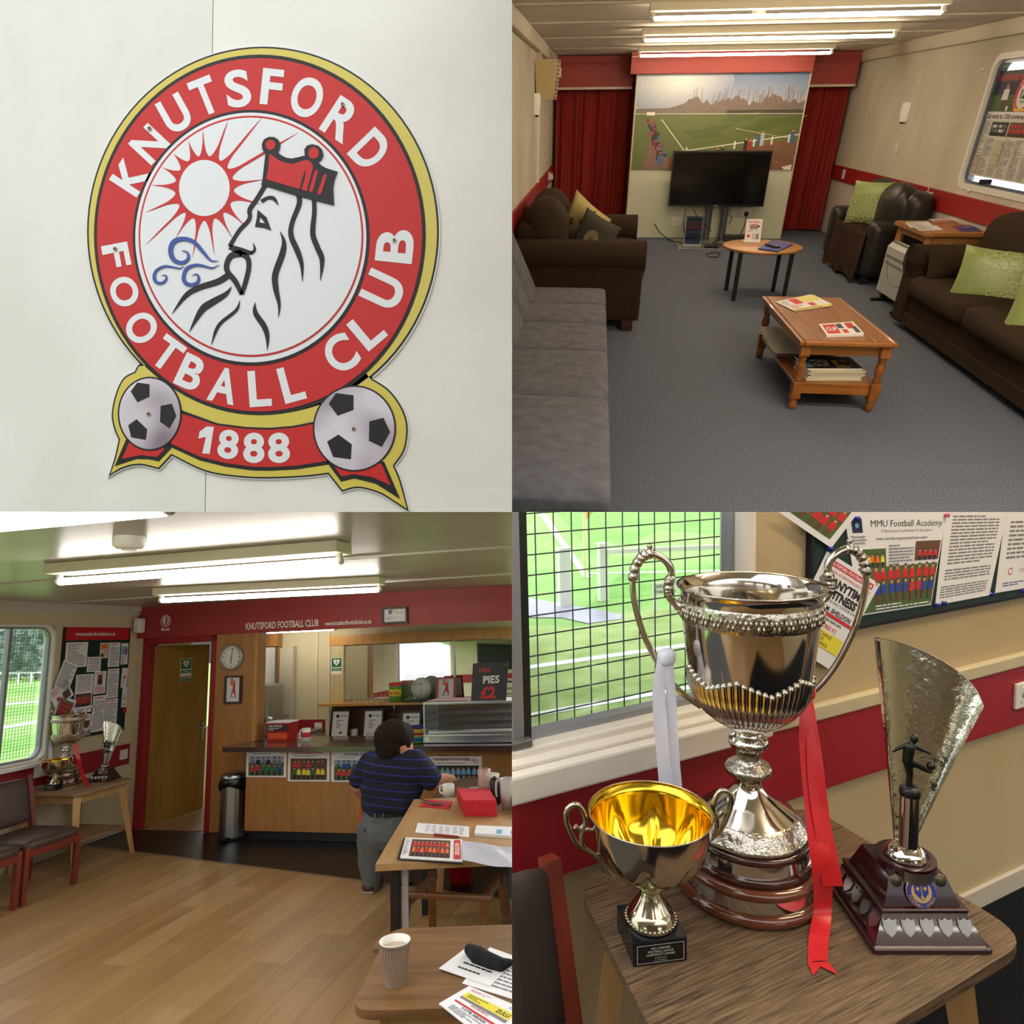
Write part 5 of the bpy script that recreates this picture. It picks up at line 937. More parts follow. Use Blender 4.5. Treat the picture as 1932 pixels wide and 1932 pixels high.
for px in (597, 620): x = K(px, 1250).x; struct('trim_%d' % (16 if px == 597 else 17), MB().bx(x - .012, x + .012, YK + .005, YK + .02, 0, 2.1), mat('cream_strip', (214, 206, 180), .5))
struct('trim_18', MB().bx(K(554, 1360).x, K(612, 1360).x, YK - .0, YK + .02, K(580, 1383).z, K(580, 1358).z), M_red3)
p = K(601, 1371); socket(p.x - .05, p.x + .05, p.z - .05, p.z + .05, YK, 'white socket on the red band of the kitchen wall', Matrix.Translation((p.x, YK - .001, p.z)), 1)
M_work = mat('worktop_grey', (140, 138, 134), .3); wk = thing('kitchen_worktop', 'grey kitchen worktop on a white base behind the bar', 'worktop', (1.2, 6.6, 0)); MB().bx(xo - .1, xm0 - .1, YK - .62, YK - .02, .80, .84, bev=.004).build('top', M_work, wk, False); MB().bx(xo - .08, xm0 - .12, YK - .58, YK - .02, 0, .80).build('base_unit', WHITE, wk, False)
p = ony(500, 1345, 6.55); wh = thing('water_boiler', 'stainless steel water boiler with a tap behind the bar', 'boiler', (p.x, 6.6, .84)); z1_ = zat(p.x, 6.5, 1292); MB().bx(p.x - .22, p.x + .09, 6.45, 6.8, .95, z1_, bev=.02).build('tank', STEEL, wh, False); MB().bx(p.x - .18, p.x + .05, 6.47, 6.78, .84, .95).build('plinth', DSTEEL, wh, False); MB().tube(catmull([(p.x + .04, 6.45, 1.02), (p.x + .04, 6.38, 1.02), (p.x + .05, 6.36, .97)], 4), .014, 8).bx(p.x + .03, p.x + .05, 6.36, 6.38, 1.02, 1.08).build('tap', DSTEEL, wh, False)
p = ony(489, 1375, 6.3); kt = thing('kettle', 'steel kettle with black handle on the kitchen worktop', 'kettle', (p.x, 6.5, .84)); MB().lathe([(0, .84), (.09, .84), (.085, .92), (.06, 1.02), (.02, 1.05), (0, 1.05)], 18, c=(p.x, 6.5, 0)).build('body', STEEL, kt, False); MB().tube(catmull([(p.x + .06, 6.48, 1.0), (p.x + .13, 6.48, .99), (p.x + .12, 6.48, .9), (p.x + .09, 6.48, .87)], 5), .012, 8).build('handle', BLACK, kt, False)
M_tubeon = mat('tube_white_lit', (255, 250, 240), .4, emit=23)
kl = fitting((.5 * (K(560, 1200).x + K(628, 1200).x), 6.6, 2.125), 1.1, 0, 'lit fluorescent light under the kitchen ceiling', mat('tube_kitchen', (255, 250, 240), .4, emit=30), 'bar room fluorescent lights')
# things on the shelves and the counter
def base_on(px, py, z): return onz(px, py, z)
def frameon(pxs, y, name, label, fm, draw, group='framed certificates'):
    q = rectq(pxs[0], pxs[1], y); zz = (zs2 if y > 6 else zc1) + .004; dz = zz - q[0][2]; q = [(a[0], a[1] + (.0 if i < 2 else .05), (zz + .022 if i < 2 else a[2])) for i, a in enumerate(q)]; return framed(q, name, label, fm, draw, bw_=.02, group=group)
def award(S): S.disc(.3, .82, .02, K_); S.text('FA Charter Standard', .62, .83, .06, K_, .02, maxw=.5); S.lines(.25, .35, .75, .7, 4, G_)
frameon(((625, 1382), (656, 1343)), YK - .28, 'framed_certificate', 'black framed certificate with green leaf leaning on the lower back bar shelf', M_blkf, lambda S: (award(S), S.poly(ell(.55, .2, .1, .05, 10), GR_)))
frameon(((686, 1385), (719, 1342)), YK - .28, 'framed_certificate', 'black framed certificate of plain text on the lower back bar shelf', M_blkf, lambda S: (award(S), S.disc(.85, .4, .02, GO_), S.lines(.15, .05, .85, .2, 3, G_)))
frameon(((758, 1386), (790, 1346)), YK - .28, 'framed_certificate', 'black framed certificate beside the stacked plates on the back bar', M_blkf, award)
mgx = K(668, 1350, YK - .15).x; mg = thing('shelf_mug', 'white mug with badge among the back bar frames', 'mug', (mgx, YK - .14, zs2)); zq = K(668, 1363, YK - .15).z
MB().lathe([(0, zs2), (.045, zs2), (.045, zs2 + .11), (.038, zs2 + .11), (.038, zs2 + .02), (0, zs2 + .02)], 18, c=(mgx, YK - .14, 0)).build('body', WHITE, mg, False); MB().tube(catmull([(mgx - .043, YK - .14, zs2 + .09), (mgx - .08, YK - .14, zs2 + .08), (mgx - .075, YK - .14, zs2 + .035), (mgx - .042, YK - .14, zs2 + .03)], 4), .008, 6).build('handle', WHITE, mg, False)
cpx = K(728, 1372, YK - .14).x; cp = thing('small_silver_cup', 'small silver cup in shadow on the lower back bar shelf', 'trophy', (cpx, YK - .12, zs2)); MB().lathe([(0, 0), (.04, 0), (.02, .03), (.012, .07), (.04, .11), (.05, .17), (.046, .17), (.03, .11), (0, .09)], 20).build('bowl', STEEL, cp)
for s in (-1, 1): MB().tube(catmull([(s * .048, 0, .16), (s * .08, 0, .15), (s * .07, 0, .11), (s * .04, 0, .11)], 4), .005, 6).build('handle', STEEL, cp)
# upper shelf: sweet tub, ball in a case, red framed picture
ys = YK - .18; x = K(748, 1300, ys).x; tb = thing('sweet_tub', 'green sweet tub with a red lid on the upper shelf', 'tub', (x, ys, zs1)); rr_ = .5 * (K(762, 1300, ys).x - K(736, 1300, ys).x); hb_ = zat(x, ys, 1292) - zs1
MB().lathe([(0, 0), (rr_ * .9, 0), (rr_, hb_ * .1), (rr_, hb_ * .9), (rr_ * .94, hb_)], 28).build('body', mat('tub_green', (84, 150, 50), .35), tb); MB().lathe([(rr_ * 1.04, hb_ * .95), (rr_ * 1.06, hb_ * 1.1), (rr_ * .9, hb_ * 1.14), (0, hb_ * 1.14)], 28, cap=False).build('lid', mat('tub_red', (206, 40, 40), .35), tb)
mb = MB(); mb.grid(lambda u, v: (rr_ * 1.012 * math.sin(-1.1 + 2.2 * u), -rr_ * 1.012 * math.cos(-1.1 + 2.2 * u), hb_ * (.35 + .4 * v)), 10, 2); mb.build('label_band', mat('tub_yellow', (226, 206, 60), .4), tb)
V, Fc = text_geo('Fruity Pops', .03); mb = MB(); mb.add([(rr_ * 1.02 * math.sin((a_ - 2.6) * .36), -rr_ * 1.02 * math.cos((a_ - 2.6) * .36), hb_ * (.47 + .22 * b_)) for a_, b_ in V], Fc); mb.build('lettering', RED, tb)
x = K(795, 1297, ys).x; r_b = .5 * (K(814, 1297, ys).x - K(777, 1297, ys).x); bc_ = thing('signed_football', 'white signed football inside a clear display case', 'football', (x, ys, zs1 + .03)); MB().sph((x, ys, zs1 + .02 + r_b), r_b, 28, 18).build('ball', mat('ball_white', (206, 206, 196), .45), bc_, False)
mb = MB()
for k in range(5): a = k * PI / 5; mb.tube([(x + (r_b + .001) * math.cos(t) * math.cos(a), ys + (r_b + .001) * math.cos(t) * math.sin(a), zs1 + .02 + r_b + (r_b + .001) * math.sin(t)) for t in [2 * PI * i / 28 for i in range(28)]], .002, 4, closed=True)
mb.build('seams', mat('seam_grey', (120, 120, 112), .6), bc_, False); S = None
V, Fc = text_geo('Brendan', .01); mb = MB(); mb.add([(x + (r_b + .002) * math.sin((a_ - 1.9) * .33) * .93, ys - (r_b + .002) * math.cos((a_ - 1.9) * .33) * math.cos(.45 + b_ * .2), zs1 + .02 + r_b + (r_b + .002) * math.sin(.4 + b_ * .22)) for a_, b_ in V], Fc); mb.build('lettering', mat('ball_ink_green', (40, 90, 60), .6), bc_, False)
dc = thing('display_case', 'clear plastic display case around the white football', 'display case', (x, ys, zs1)); e = r_b * 1.22; M_acr = mat('acrylic', (235, 240, 240), .05, trans=.9, alpha=.1)
MB().bx(x - e, x + e, ys - e, ys + e, zs1, zs1 + .018).build('plinth', BLACK, dc, False)
for a in ((x - e, x - e + .003, ys - e, ys + e), (x + e - .003, x + e, ys - e, ys + e), (x - e, x + e, ys - e, ys - e + .003)): MB().bx(*a, zs1 + .018, zs1 + 2.3 * r_b + .03).build('side_panel', M_acr, dc, False)
q = rectq((826, 1311), (855, 1281), ys); q = [(a[0], a[1] + (0 if i < 2 else .04), zs1 + .02 if i < 2 else a[2]) for i, a in enumerate(q)]; framed(q, 'framed_player_picture', 'red framed picture of a footballer on the upper shelf', mat('red_frame', (190, 36, 40), .4), player, bw_=.018)
gl = thing('stemmed_glass_rack', 'upturned wire rack on the upper back bar shelf', 'rack', (K(690, 1315, ys).x, ys, zs1))
for k in range(6): x = K(676 + k * 10, 1318, ys).x; MB().tube(catmull([(x - .02, ys - .08, zs1 + .06), (x, ys - .08, zs1 + .006), (x + .03, ys - .08, zs1 + .05)], 4), .003, 5).build('wire', WHITE, gl, False)
# counter items
p = onz(524, 1398, zc1); zt_ = zat(p.x, p.y, 1364); wd = ony(546, 1390, p.y).x - ony(502, 1390, p.y).x
tn = thing('biscuit_box', 'red biscuit box on the bar counter', 'box', (p.x, p.y + .06, zc1)); MB().add([(-wd * .46, -.06, 0), (wd * .46, -.06, 0), (wd * .46, .1, 0), (-wd * .46, .1, 0), (-wd * .5, -.07, zt_ - zc1), (wd * .5, -.07, zt_ - zc1), (wd * .5, .11, zt_ - zc1), (-wd * .5, .11, zt_ - zc1)], [(3, 2, 1, 0), (4, 5, 6, 7), (0, 1, 5, 4), (1, 2, 6, 5), (2, 3, 7, 6), (3, 0, 4, 7)]).build('carton', mat('biscuit_red', (176, 36, 32), .4), tn)
hh = zt_ - zc1; MB().bx(-wd * .5, wd * .5, -.07, .11, hh, hh + .012).build('lid', PAPER, tn); MB().bx(-wd * .44, wd * .47, -.0735, -.069, hh * .55, hh * .92).build('dark_band', mat('choc_band', (66, 26, 24), .5), tn); MB().bx(-wd * .4, wd * .4, -.0695, -.064, hh * .12, hh * .42).build('orange_label', mat('orange_label', (226, 84, 36), .4), tn)
S = Sheet([LOCM[tn.name] @ Vector(v_) for v_ in ((-wd * .42, -.0742, hh * .55), (wd * .44, -.0742, hh * .55), (wd * .44, -.0742, hh * .92), (-wd * .42, -.0742, hh * .92))], .0005); S.text('KNUTSFORD', .4, .75, .3, W_, .02, maxw=.7); S.lines(.05, .1, .7, .5, 2, W_); S.mb.build('lettering', INKS, tn, False)
p = onz(573, 1399, zc1); hm = zat(p.x, p.y, 1375) - zc1; rm_ = .5 * (ony(581, 1390, p.y).x - ony(566, 1390, p.y).x)
def mug(name, label, loc, r_, h_, rz=PI, mark=None, M_=WHITE, group=None):
    t = thing(name, label, 'mug', loc, rz, group); MB().lathe([(0, 0), (r_, 0), (r_, h_), (r_ * .9, h_), (r_ * .88, h_ * .1), (0, h_ * .1)], 24).build('body', M_, t); MB().tube(catmull([(r_ * .98, 0, h_ * .85), (r_ * 1.55, 0, h_ * .8), (r_ * 1.55, 0, h_ * .3), (r_ * .98, 0, h_ * .2)], 5), r_ * .16, 8).build('handle', M_, t)
    if mark: mark(t, r_, h_)
    return t
mug('club_mug', 'white mug with a red band on the bar counter', (p.x, p.y + rm_, zc1), rm_, hm, PI, lambda t, r_, h_: (MB().lathe([(r_ * 1.01, h_ * .3), (r_ * 1.01, h_ * .7)], 24, cap=False).build('red_band', mat('mug_red', (190, 40, 46), .4), t)))
# pie warmer
py_ = 5.42; a, b = ony(799, 1411, py_), ony(966, 1322, py_); wx0, wx1, wz0_, wz1_ = a.x, a.x + 1.02, zc1 + .002, b.z
pwm = thing('pie_warmer', 'stainless steel glass fronted pie warmer on the bar', 'food warmer', ((wx0 + wx1) / 2, py_, zc1)); yb2 = py_ + .38
for x in (wx0, wx1 - .02): MB().bx(x, x + .02, py_, yb2, wz0_, wz1_, bev=.003).build('side_frame', STEEL, pwm, False)
MB().bx(wx0, wx1, py_ - .005, yb2, wz1_ - .025, wz1_, bev=.004).build('top', STEEL, pwm, False); MB().bx(wx0, wx1, py_ - .01, yb2, wz0_, wz0_ + .075, bev=.006).build('base', STEEL, pwm, False); MB().bx(wx0 + .05, wx1 - .03, py_ - .005, py_ + .06, wz0_ + .075, wz0_ + .105, bev=.004).build('rail', STEEL, pwm, False)
hgt = wz1_ - wz0_
for k in range(3):
    z = wz0_ + .12 + k * (hgt - .17) / 3; sh = MB().bx(wx0 + .02, wx1 - .02, py_ + .05, py_ + .055, z, z + .006).bx(wx0 + .02, wx1 - .02, yb2 - .03, yb2 - .025, z, z + .006)
    for i in range(34): xx = wx0 + .03 + i * (wx1 - wx0 - .06) / 33; sh.bx(xx - .002, xx + .002, py_ + .05, yb2 - .025, z + .001, z + .005)
    sh.build('wire_shelf', DSTEEL, pwm, False)
MB().bx(wx0 + .02, wx1 - .02, yb2 - .012, yb2 - .008, wz0_ + .075, wz1_ - .03).build('rear_pane', M_acr, pwm, False); MB().bx(wx0 + .02, wx1 - .02, py_ + .012, py_ + .016, wz0_ + .1, wz1_ - .03).build('front_pane', M_acr, pwm, False)
MB().bx(wx0 + .02, wx0 + .06, py_ - .012, py_ - .009, wz0_ + .02, wz0_ + .055).build('rating_label', WHITE, pwm, False)
# hot pies board
q = [ony(889, 1318, py_ + .05), ony(951, 1319, py_ + .05)]; zt_ = ony(900, 1252, py_ + .05).z; yq = py_ + .05
S = Sheet([(q[0].x, yq, wz1_ + .001), (q[1].x + .02, yq, wz1_ + .001), (q[1].x + .045, yq + .05, zt_), (q[0].x + .015, yq + .05, zt_)], .01)
S.text('Hot', .35, .83, .15, R_, .02, maxw=.45, rot=.05); S.text('PIES', .55, .56, .2, W_, .03, maxw=.7, rot=.03); S.text('£2', .48, .22, .3, R_, .05, maxw=.7); S.disc(.92, .93, .006, G_); S.disc(.06, .55, .006, G_); S.done('pie_price_board', 'black chalk style board reading Hot Pies on the warmer', 'sign', mat('chalkboard', (20, 20, 24), .5), INKS)
fd = tag(MB().bx(wx0 + .03, q[0].x - .03, py_ + .02, yb2 - .05, wz1_ + .001, wz1_ + .012, bev=.003).build('folded_cloth', mat('pink_check', (190, 160, 160), .8, col2=(150, 110, 114), sc=60), None, False, (wx0 + .2, py_ + .2, wz1_)), 'folded checked cloth on top of the pie warmer', 'cloth')
# coloured plates
p = onz(783, 1404, zc1); hm = zat(p.x, p.y, 1373) - zc1
for k, (c_, nm) in enumerate((((120, 160, 60), 'green'), ((40, 110, 180), 'blue'), ((60, 160, 200), 'turquoise'), ((190, 200, 60), 'lime'), ((180, 40, 60), 'red'), ((220, 190, 90), 'cream'), ((226, 200, 60), 'yellow'), ((56, 40, 150), 'violet'))):
    t = MB(); z = zc1 + k * hm / 8; t.lathe([(0, z), (.07, z), (.105, z + hm / 7), (.102, z + hm / 7), (.068, z + .006), (0, z + .005)], 28, c=(p.x, p.y + .1, 0), cap=False); tag(t.build('plate', mat('plate_' + nm, c_, .35), None, False, (p.x, p.y + .1, z)), nm + ' plastic plate in the stack beside the pie warmer', 'plate', 'stacked coloured plates')
# ---- ceiling lights, detector, sensor
for (x0, y0, x1, y1), lb in (((104, 1098, 650, 1058), 'lit fluorescent ceiling light between the detector and the fascia light'), ((298, 1133, 722, 1112), 'lit fluorescent ceiling light closest to the bar fascia'), ((-190, 1010, 330, 960), 'lit fluorescent ceiling light in front of the round detector')):
    p, q = onz(x0, y0, H3 - .1), onz(x1, y1, H3 - .1); L = (q - p).length; m = (p + q) / 2; fitting((m.x, m.y, H3 - .001), L, math.atan2(q.y - p.y, q.x - p.x), lb, M_tubeon, 'bar room fluorescent lights', .020, .085)
p = onz(244, 1030, H3 - .04); t = thing('smoke_detector', 'round white detector on the bar room ceiling', 'smoke detector', (p.x, p.y, H3)); MB().lathe([(0, -.055), (.05, -.055), (.068, -.04), (.07, 0)], 24).build('body', PLASTIC, t); MB().lathe([(.03, -.06), (.034, -.054)], 14).build('sensor_ring', mat('cream_gloss', (196, 188, 168), .4), t)
p = ony(237, 1172, YB - .06); t = thing('alarm_sensor', 'white alarm sensor in the corner above the notice board', 'sensor', (.09, YB - .09, 2.14)); MB().bx(.05, .13, YB - .14, YB - .05, 2.06, 2.22, bev=.012).build('case', WHITE, t, False); MB().bx(.07, .11, YB - .143, YB - .139, 2.09, 2.14).build('lens', PLASTIC, t, False)
# ---- notice board on the left wall
by0, by1, bz0, bz1 = 4.70, 5.50, 1.05, 2.12
nb = thing('notice_board', 'dark green felt notice board with red web address header', 'notice board', (.01, 5.1, 1.6)); MB().bx(.001, .022, by0, by1, bz0, bz1 - .13).build('felt', DGREEN, nb, False); MB().bx(.001, .024, by0, by1, bz1 - .13, bz1, bev=.002).build('header', mat('header_red', (190, 26, 36), .4), nb, False)
for a in ((by0 - .012, by0, bz0 - .012, bz1), (by1, by1 + .012, bz0 - .012, bz1), (by0, by1, bz0 - .012, bz0)): MB().bx(.001, .028, a[0], a[1], a[2], a[3]).build('edge_frame', BLACK, nb, False)
S = Sheet([(.0245, by0, bz1 - .13), (.0245, by1, bz1 - .13), (.0245, by1, bz1), (.0245, by0, bz1)], .0002); S.text('www.knutsfordfootballclub.co.uk', .45, .5, .3, W_, .02, maxw=.62); S.mb.build('lettering', INKS, nb, False)
def pinned(u0, v0, u1, v1, rot, label, draw, name='notice', lift=.0, base=PAPER, cat='notice'):
    cy_, cz_ = by0 + (by1 - by0) * (u0 + u1) / 2, bz0 + (bz1 - .13 - bz0) * (v0 + v1) / 2; a, b = (by1 - by0) * (u1 - u0) / 2, (bz1 - .13 - bz0) * (v1 - v0) / 2; c_, s_ = math.cos(rot), math.sin(rot)
    S = Sheet([(.0245 + lift, cy_ + x * c_ - z * s_, cz_ + x * s_ + z * c_) for x, z in ((-a, -b), (a, -b), (a, b), (-a, b))], .0008); draw(S); return S.done(name, label, cat, base, INKS, 'notices pinned on the board')
tx = lambda n, seed, m=G_: (lambda S: S.lines(.1, .06, .9, .94, n, m, seed))
pinned(.02, .72, .34, .98, 0, 'fixture list table at the corner of the notice board', tx(12, 1), lift=.0)
pinned(.35, .66, .56, .82, 0, 'small handwritten notice in the middle of the board', tx(6, 2))
pinned(.53, .80, .66, .97, 0, 'cream poster with small photos under the red header', lambda S: (S.rect(.1, .6, .9, .9, OR_), S.rect(.1, .1, .5, .3, BR_), S.lines(.5, .1, .9, .5, 4, G_)), base=mat('cream_paper', (214, 206, 176), .6))
pinned(.67, .70, .86, .97, 0, 'long club notice with a red heading under the header', lambda S: (S.lines(.15, .9, .85, .97, 1, R_), S.lines(.15, .05, .9, .86, 14, G_, 4)))
pinned(.88, .72, 1.0, .96, 0, 'leaflet with a photo at the edge of the notice board', lambda S: (S.rect(.1, .45, .9, .85, LB_), S.rect(.6, .5, .85, .75, R_), S.lines(.1, .05, .9, .38, 5, G_)))
pinned(.20, .45, .46, .64, 0, 'second fixture table below the first on the notice board', tx(9, 5))
pinned(.20, .24, .46, .45, 0, 'team photograph notice with a university logo line', lambda S: (S.rect(.05, .3, .95, .95, BR_), S.crowd(.1, .35, .9, .8, 2, 8, [R_], S_, K_, 3), S.lines(.2, .05, .8, .2, 2, B_)))
pinned(.22, .0, .47, .22, 0, 'academy poster with a red team photo low on the board', lambda S: (S.text('MMU Football Academy', .5, .88, .1, K_, .0, maxw=.8), S.rect(.6, .35, .95, .7, BR_), S.lines(.08, .4, .5, .75, 5, G_), S.crowd(.3, .02, .98, .3, 1, 8, [R_, B_], S_, K_, 3)))
pinned(.47, .42, .66, .66, 0, 'remembrance notice with a photo of a group outdoors', lambda S: (S.lines(.1, .88, .9, .96, 1, R_), S.rect(.3, .4, .7, .85, BR_), S.crowd(.32, .42, .68, .75, 1, 4, [K_, NV_], S_, K_, 3), S.lines(.1, .05, .9, .36, 5, R_, 3)))
pinned(.48, .02, .68, .40, 0, 'long rules sheet pinned at the bottom of the board', lambda S: (S.lines(.1, .9, .9, .97, 1, R_), S.lines(.08, .05, .92, .86, 18, G_, 6)))
pinned(.68, .36, .87, .68, 0, 'club bulletin with red headings beside the felt gap', lambda S: (S.lines(.1, .9, .9, .97, 1, R_), S.lines(.08, .05, .92, .86, 15, G_, 8)))
pinned(.69, .03, .88, .35, 0, 'lower club bulletin with red heading beside the felt gap', lambda S: (S.lines(.1, .9, .9, .97, 1, R_), S.lines(.08, .12, .92, .86, 14, G_, 9), S.disc(.8, .06, .012, R_)))
pinned(.91, .46, 1.01, .68, -.04, 'narrow white card at the right edge of the board', lambda S: (S.rect(.3, .45, .8, .6, OR_), S.lines(.2, .1, .8, .4, 4, G_)), lift=.003)
pinned(.94, .24, 1.02, .46, -.03, 'narrow vertical slip hanging off the edge of the board', lambda S: (S.text('FLAT CAPS', .5, .5, .2, G_, .02, rot=-PI / 2, maxw=.9), S.disc(.5, .15, .012, G_)), lift=.003)
pinned(.97, .17, 1.03, .24, 0, 'tiny dark red ticket at the edge of the board', lambda S: S.rect(.1, .1, .9, .9, R_), base=M_dkf, lift=.003)
for u0, v0, u1, v1, rt_, lb, fn in ((-.06, .50, .16, .78, -.35, 'tilted typed letter hanging off the notice board', tx(12, 12)), (-.14, .36, .14, .56, .55, 'tilted sponsor leaflet with red print off the board', lambda S: (S.lines(.1, .6, .7, .9, 4, R_), S.disc(.3, .35, .02, R_), S.rect(.55, .1, .9, .5, BR_))), (-.06, .16, .18, .42, -.38, 'tilted red team photo hanging over the board edge', lambda S: (S.rect(.08, .12, .92, .88, GS_), S.crowd(.1, .15, .9, .8, 3, 6, [R_], S_, K_, 5))), (.06, -.02, .3, .18, -.2, 'sponsor sheet with bold black logo behind the cup', lambda S: (S.text('ANYTIME FITNESS', .5, .7, .12, K_, .03, maxw=.8), S.lines(.1, .4, .9, .5, 2, R_), S.rect(.2, .15, .7, .3, Y_)))): pinned(u0, v0, u1, v1, rt_, lb, fn, lift=.005)
t = sideplate(.021, onx(232, 1432, .02).y, .785, 1, 'white switch on the red rail under the notice board', .1, .1); t = sideplate(.021, onx(76, 1463, .02).y, .80, 1, 'white socket on the red rail behind the small cup', .15, .1)
# ---- bar room furniture
M_beech = wood('worn_beech', (170, 128, 78), (190, 150, 98), 'Z', 2, .45); M_beecht = wood('worn_table_top', (132, 104, 72), (160, 130, 94), 'X', 3.2, .5, bump=.3, bsc=40)
def splay_table(name, label, L, hx, hy, zt, top=M_beecht, shelf=True, splay=.1):
    t = thing(name, label, 'table', M=L)
    MB().prism(rrect(-hx, hx, -hy, hy, .09), zt - .024, zt).build('table_top', top, t)
    for s in (-1, 1):
        MB().bx(-hx + .1, hx - .1, s * (hy - .085) - .012, s * (hy - .085) + .012, zt - .10, zt - .024).build('apron', M_beech, t); MB().bx(s * (hx - .085) - .012, s * (hx - .085) + .012, -hy + .1, hy - .1, zt - .10, zt - .024).build('apron', M_beech, t)
    for a in (-1, 1):
        for b in (-1, 1): MB().bar((a * (hx - .085), b * (hy - .085), zt - .03), (a * (hx - .085 + splay), b * (hy - .085 + splay * .8), 0), .062, .062, wx2=.036, wy2=.036).build('leg', M_beech, t)
    if shelf:
        k = .55; MB().bx(-hx + .09 - splay * k, hx - .09 + splay * k, -hy + .09 - splay * k * .8, hy - .09 + splay * k * .8, zt * .36, zt * .36 + .012).build('shelf', M_beecht, t)
        for s in (-1, 1): MB().bx(-hx + .09 - splay * k, hx - .09 + splay * k, s * (hy - .09 + splay * k * .8) - .012, s * (hy - .09 + splay * k * .8) + .012, zt * .36 - .035, zt * .36).build('shelf_rail', M_beech, t)
    return t
ZT3 = .66; tq = wallq([(62, 1500), (150, 1508), (237, 1480)], 2, ZT3); tcx, tcy = .385, 4.64
trt = splay_table('trophy_table', 'worn wooden table with a shelf holding trophies by the bar window', TR(tcx, tcy, 0, .0), .315, .33, ZT3)
M_upb = mat('brown_vinyl', (70, 50, 46), .45, col2=(78, 58, 52), sc=30, bump=.15, bsc=90); M_chw = wood('red_chair_wood', (104, 40, 26), (128, 54, 34), 'Z', 2, .4)
def wchair(L, label, group=None, cw=.5, seat=M_upb, back=M_upb):
    t = thing('upholstered_chair', label, 'chair', M=L, group=group); h = cw / 2     # faces -y
    MB().soft(-h + .01, h - .01, -.25, .24, .37, .45, .035, .012, n=6).build('seat', seat, t)
    for s in (-1, 1):
        MB().bx(s * (h - .022) - .02, s * (h - .022) + .02, -.25, -.21, 0, .40, bev=.004).build('leg', M_chw, t); MB().bar((s * (h - .022), .25, 0), (s * (h - .022), .23, .42), .04, .045).bar((s * (h - .022), .23, .42), (s * (h - .022), .33, .84), .04, .045).build('leg', M_chw, t)
        MB().bx(s * (h - .022) - .014, s * (h - .022) + .014, -.23, .24, .33, .385).build('side_rail', M_chw, t)
    MB().bx(-h + .03, h - .03, -.245, -.22, .33, .385).build('front_rail', M_chw, t); MB().bx(-h + .03, h - .03, .22, .245, .2, .24).build('stretcher', M_chw, t)
    MB().soft(-h + .035, h - .035, -.035, .02, -.02, .33, .02, .006, n=5, M=Matrix.Translation((0, .265, .50)) @ Matrix.Rotation(-.22, 4, 'X')).build('backrest', back, t); return t
wchair(TR(.66, 3.93, 0, PI / 2), 'brown vinyl chair with red wood frame beside the trophy table', 'chairs along the window wall')
wchair(TR(.66, 3.41, 0, PI / 2), 'brown vinyl chair with red wood frame next to its twin', 'chairs along the window wall')
# big beech table on black legs, seen over its corner
ZB = .72; M_lam = wood('laminate_table', (168, 132, 90), (184, 148, 104), 'Y', 1.6, .35); M_edge = mat('table_edge', (150, 116, 74), .5)
nl, fr = onz(708, 1630, ZB), onz(781, 1508, ZB); tw_ = 1.5
e2 = (fr - nl); e2.z = 0; ang = math.atan2(e2.y, e2.x) - PI / 2; Lt = e2.length
bt = thing('long_table', 'long laminate table on black legs in front of the person', 'table', M=TR(nl.x, nl.y, 0, ang))
MB().bx(0, tw_, 0, Lt, ZB - .036, ZB, bev=.002).build('table_top', M_lam, bt)
for x in (.06, tw_ - .1):
    for y in (.08, Lt - .12): MB().bx(x, x + .05, y, y + .05, 0, ZB - .036, bev=.004).build('leg', mat('black_leg', (20, 20, 24), .4), bt)
    MB().bx(x + .01, x + .04, .1, Lt - .1, ZB - .09, ZB - .036).build('under_rail', mat('black_leg', (20, 20, 24), .4), bt)
MB().bx(.12, .15, .1, .13, 0, ZB - .036).build('inner_leg', mat('silver_leg', (176, 176, 186), .35, .4), bt)
# smaller table behind it
sm = splay_table('small_table', 'small brown table behind the long laminate table', TR(4.55, 4.50, 0, -.05), .55, .36, .70, wood('brown_top', (104, 80, 54), (122, 96, 68), 'X', 2.4, .4), False, .04)
# front table with cup and papers
ZL = .72; M_front = wood('front_table_wood', (100, 70, 38), (128, 92, 54), 'X', 2.6, .45); f_nl, f_fl = onz(660, 1908, ZL), onz(736, 1752, ZL); d_ = f_fl - f_nl; an2 = math.atan2(d_.y, d_.x) - PI / 2; Lf = d_.length
ft = thing('front_table', 'worn wooden table with rounded corners holding a paper cup', 'table', M=TR(f_nl.x, f_nl.y, 0, an2)); hwf = 1.0
MB().prism(rrect(0, hwf, 0, Lf, .07), ZL - .026, ZL).build('table_top', M_front, ft)
for s in (.07, Lf - .09): MB().bx(.08, hwf - .08, s, s + .022, ZL - .10, ZL - .026).build('apron', M_beech, ft)
for x in (.09, hwf - .09):
    for y in (.09, Lf - .09): MB().bar((x, y, ZL - .03), (x + (-.07 if x < .5 else .07), y + (-.06 if y < .3 else .06), 0), .06, .06, wx2=.036, wy2=.036).build('leg', M_beech, ft)
MB().bx(-.035, .0, Lf * .74, Lf * .84, ZL - .024, ZL - .004, bev=.006).build('side_tab', M_front, ft)
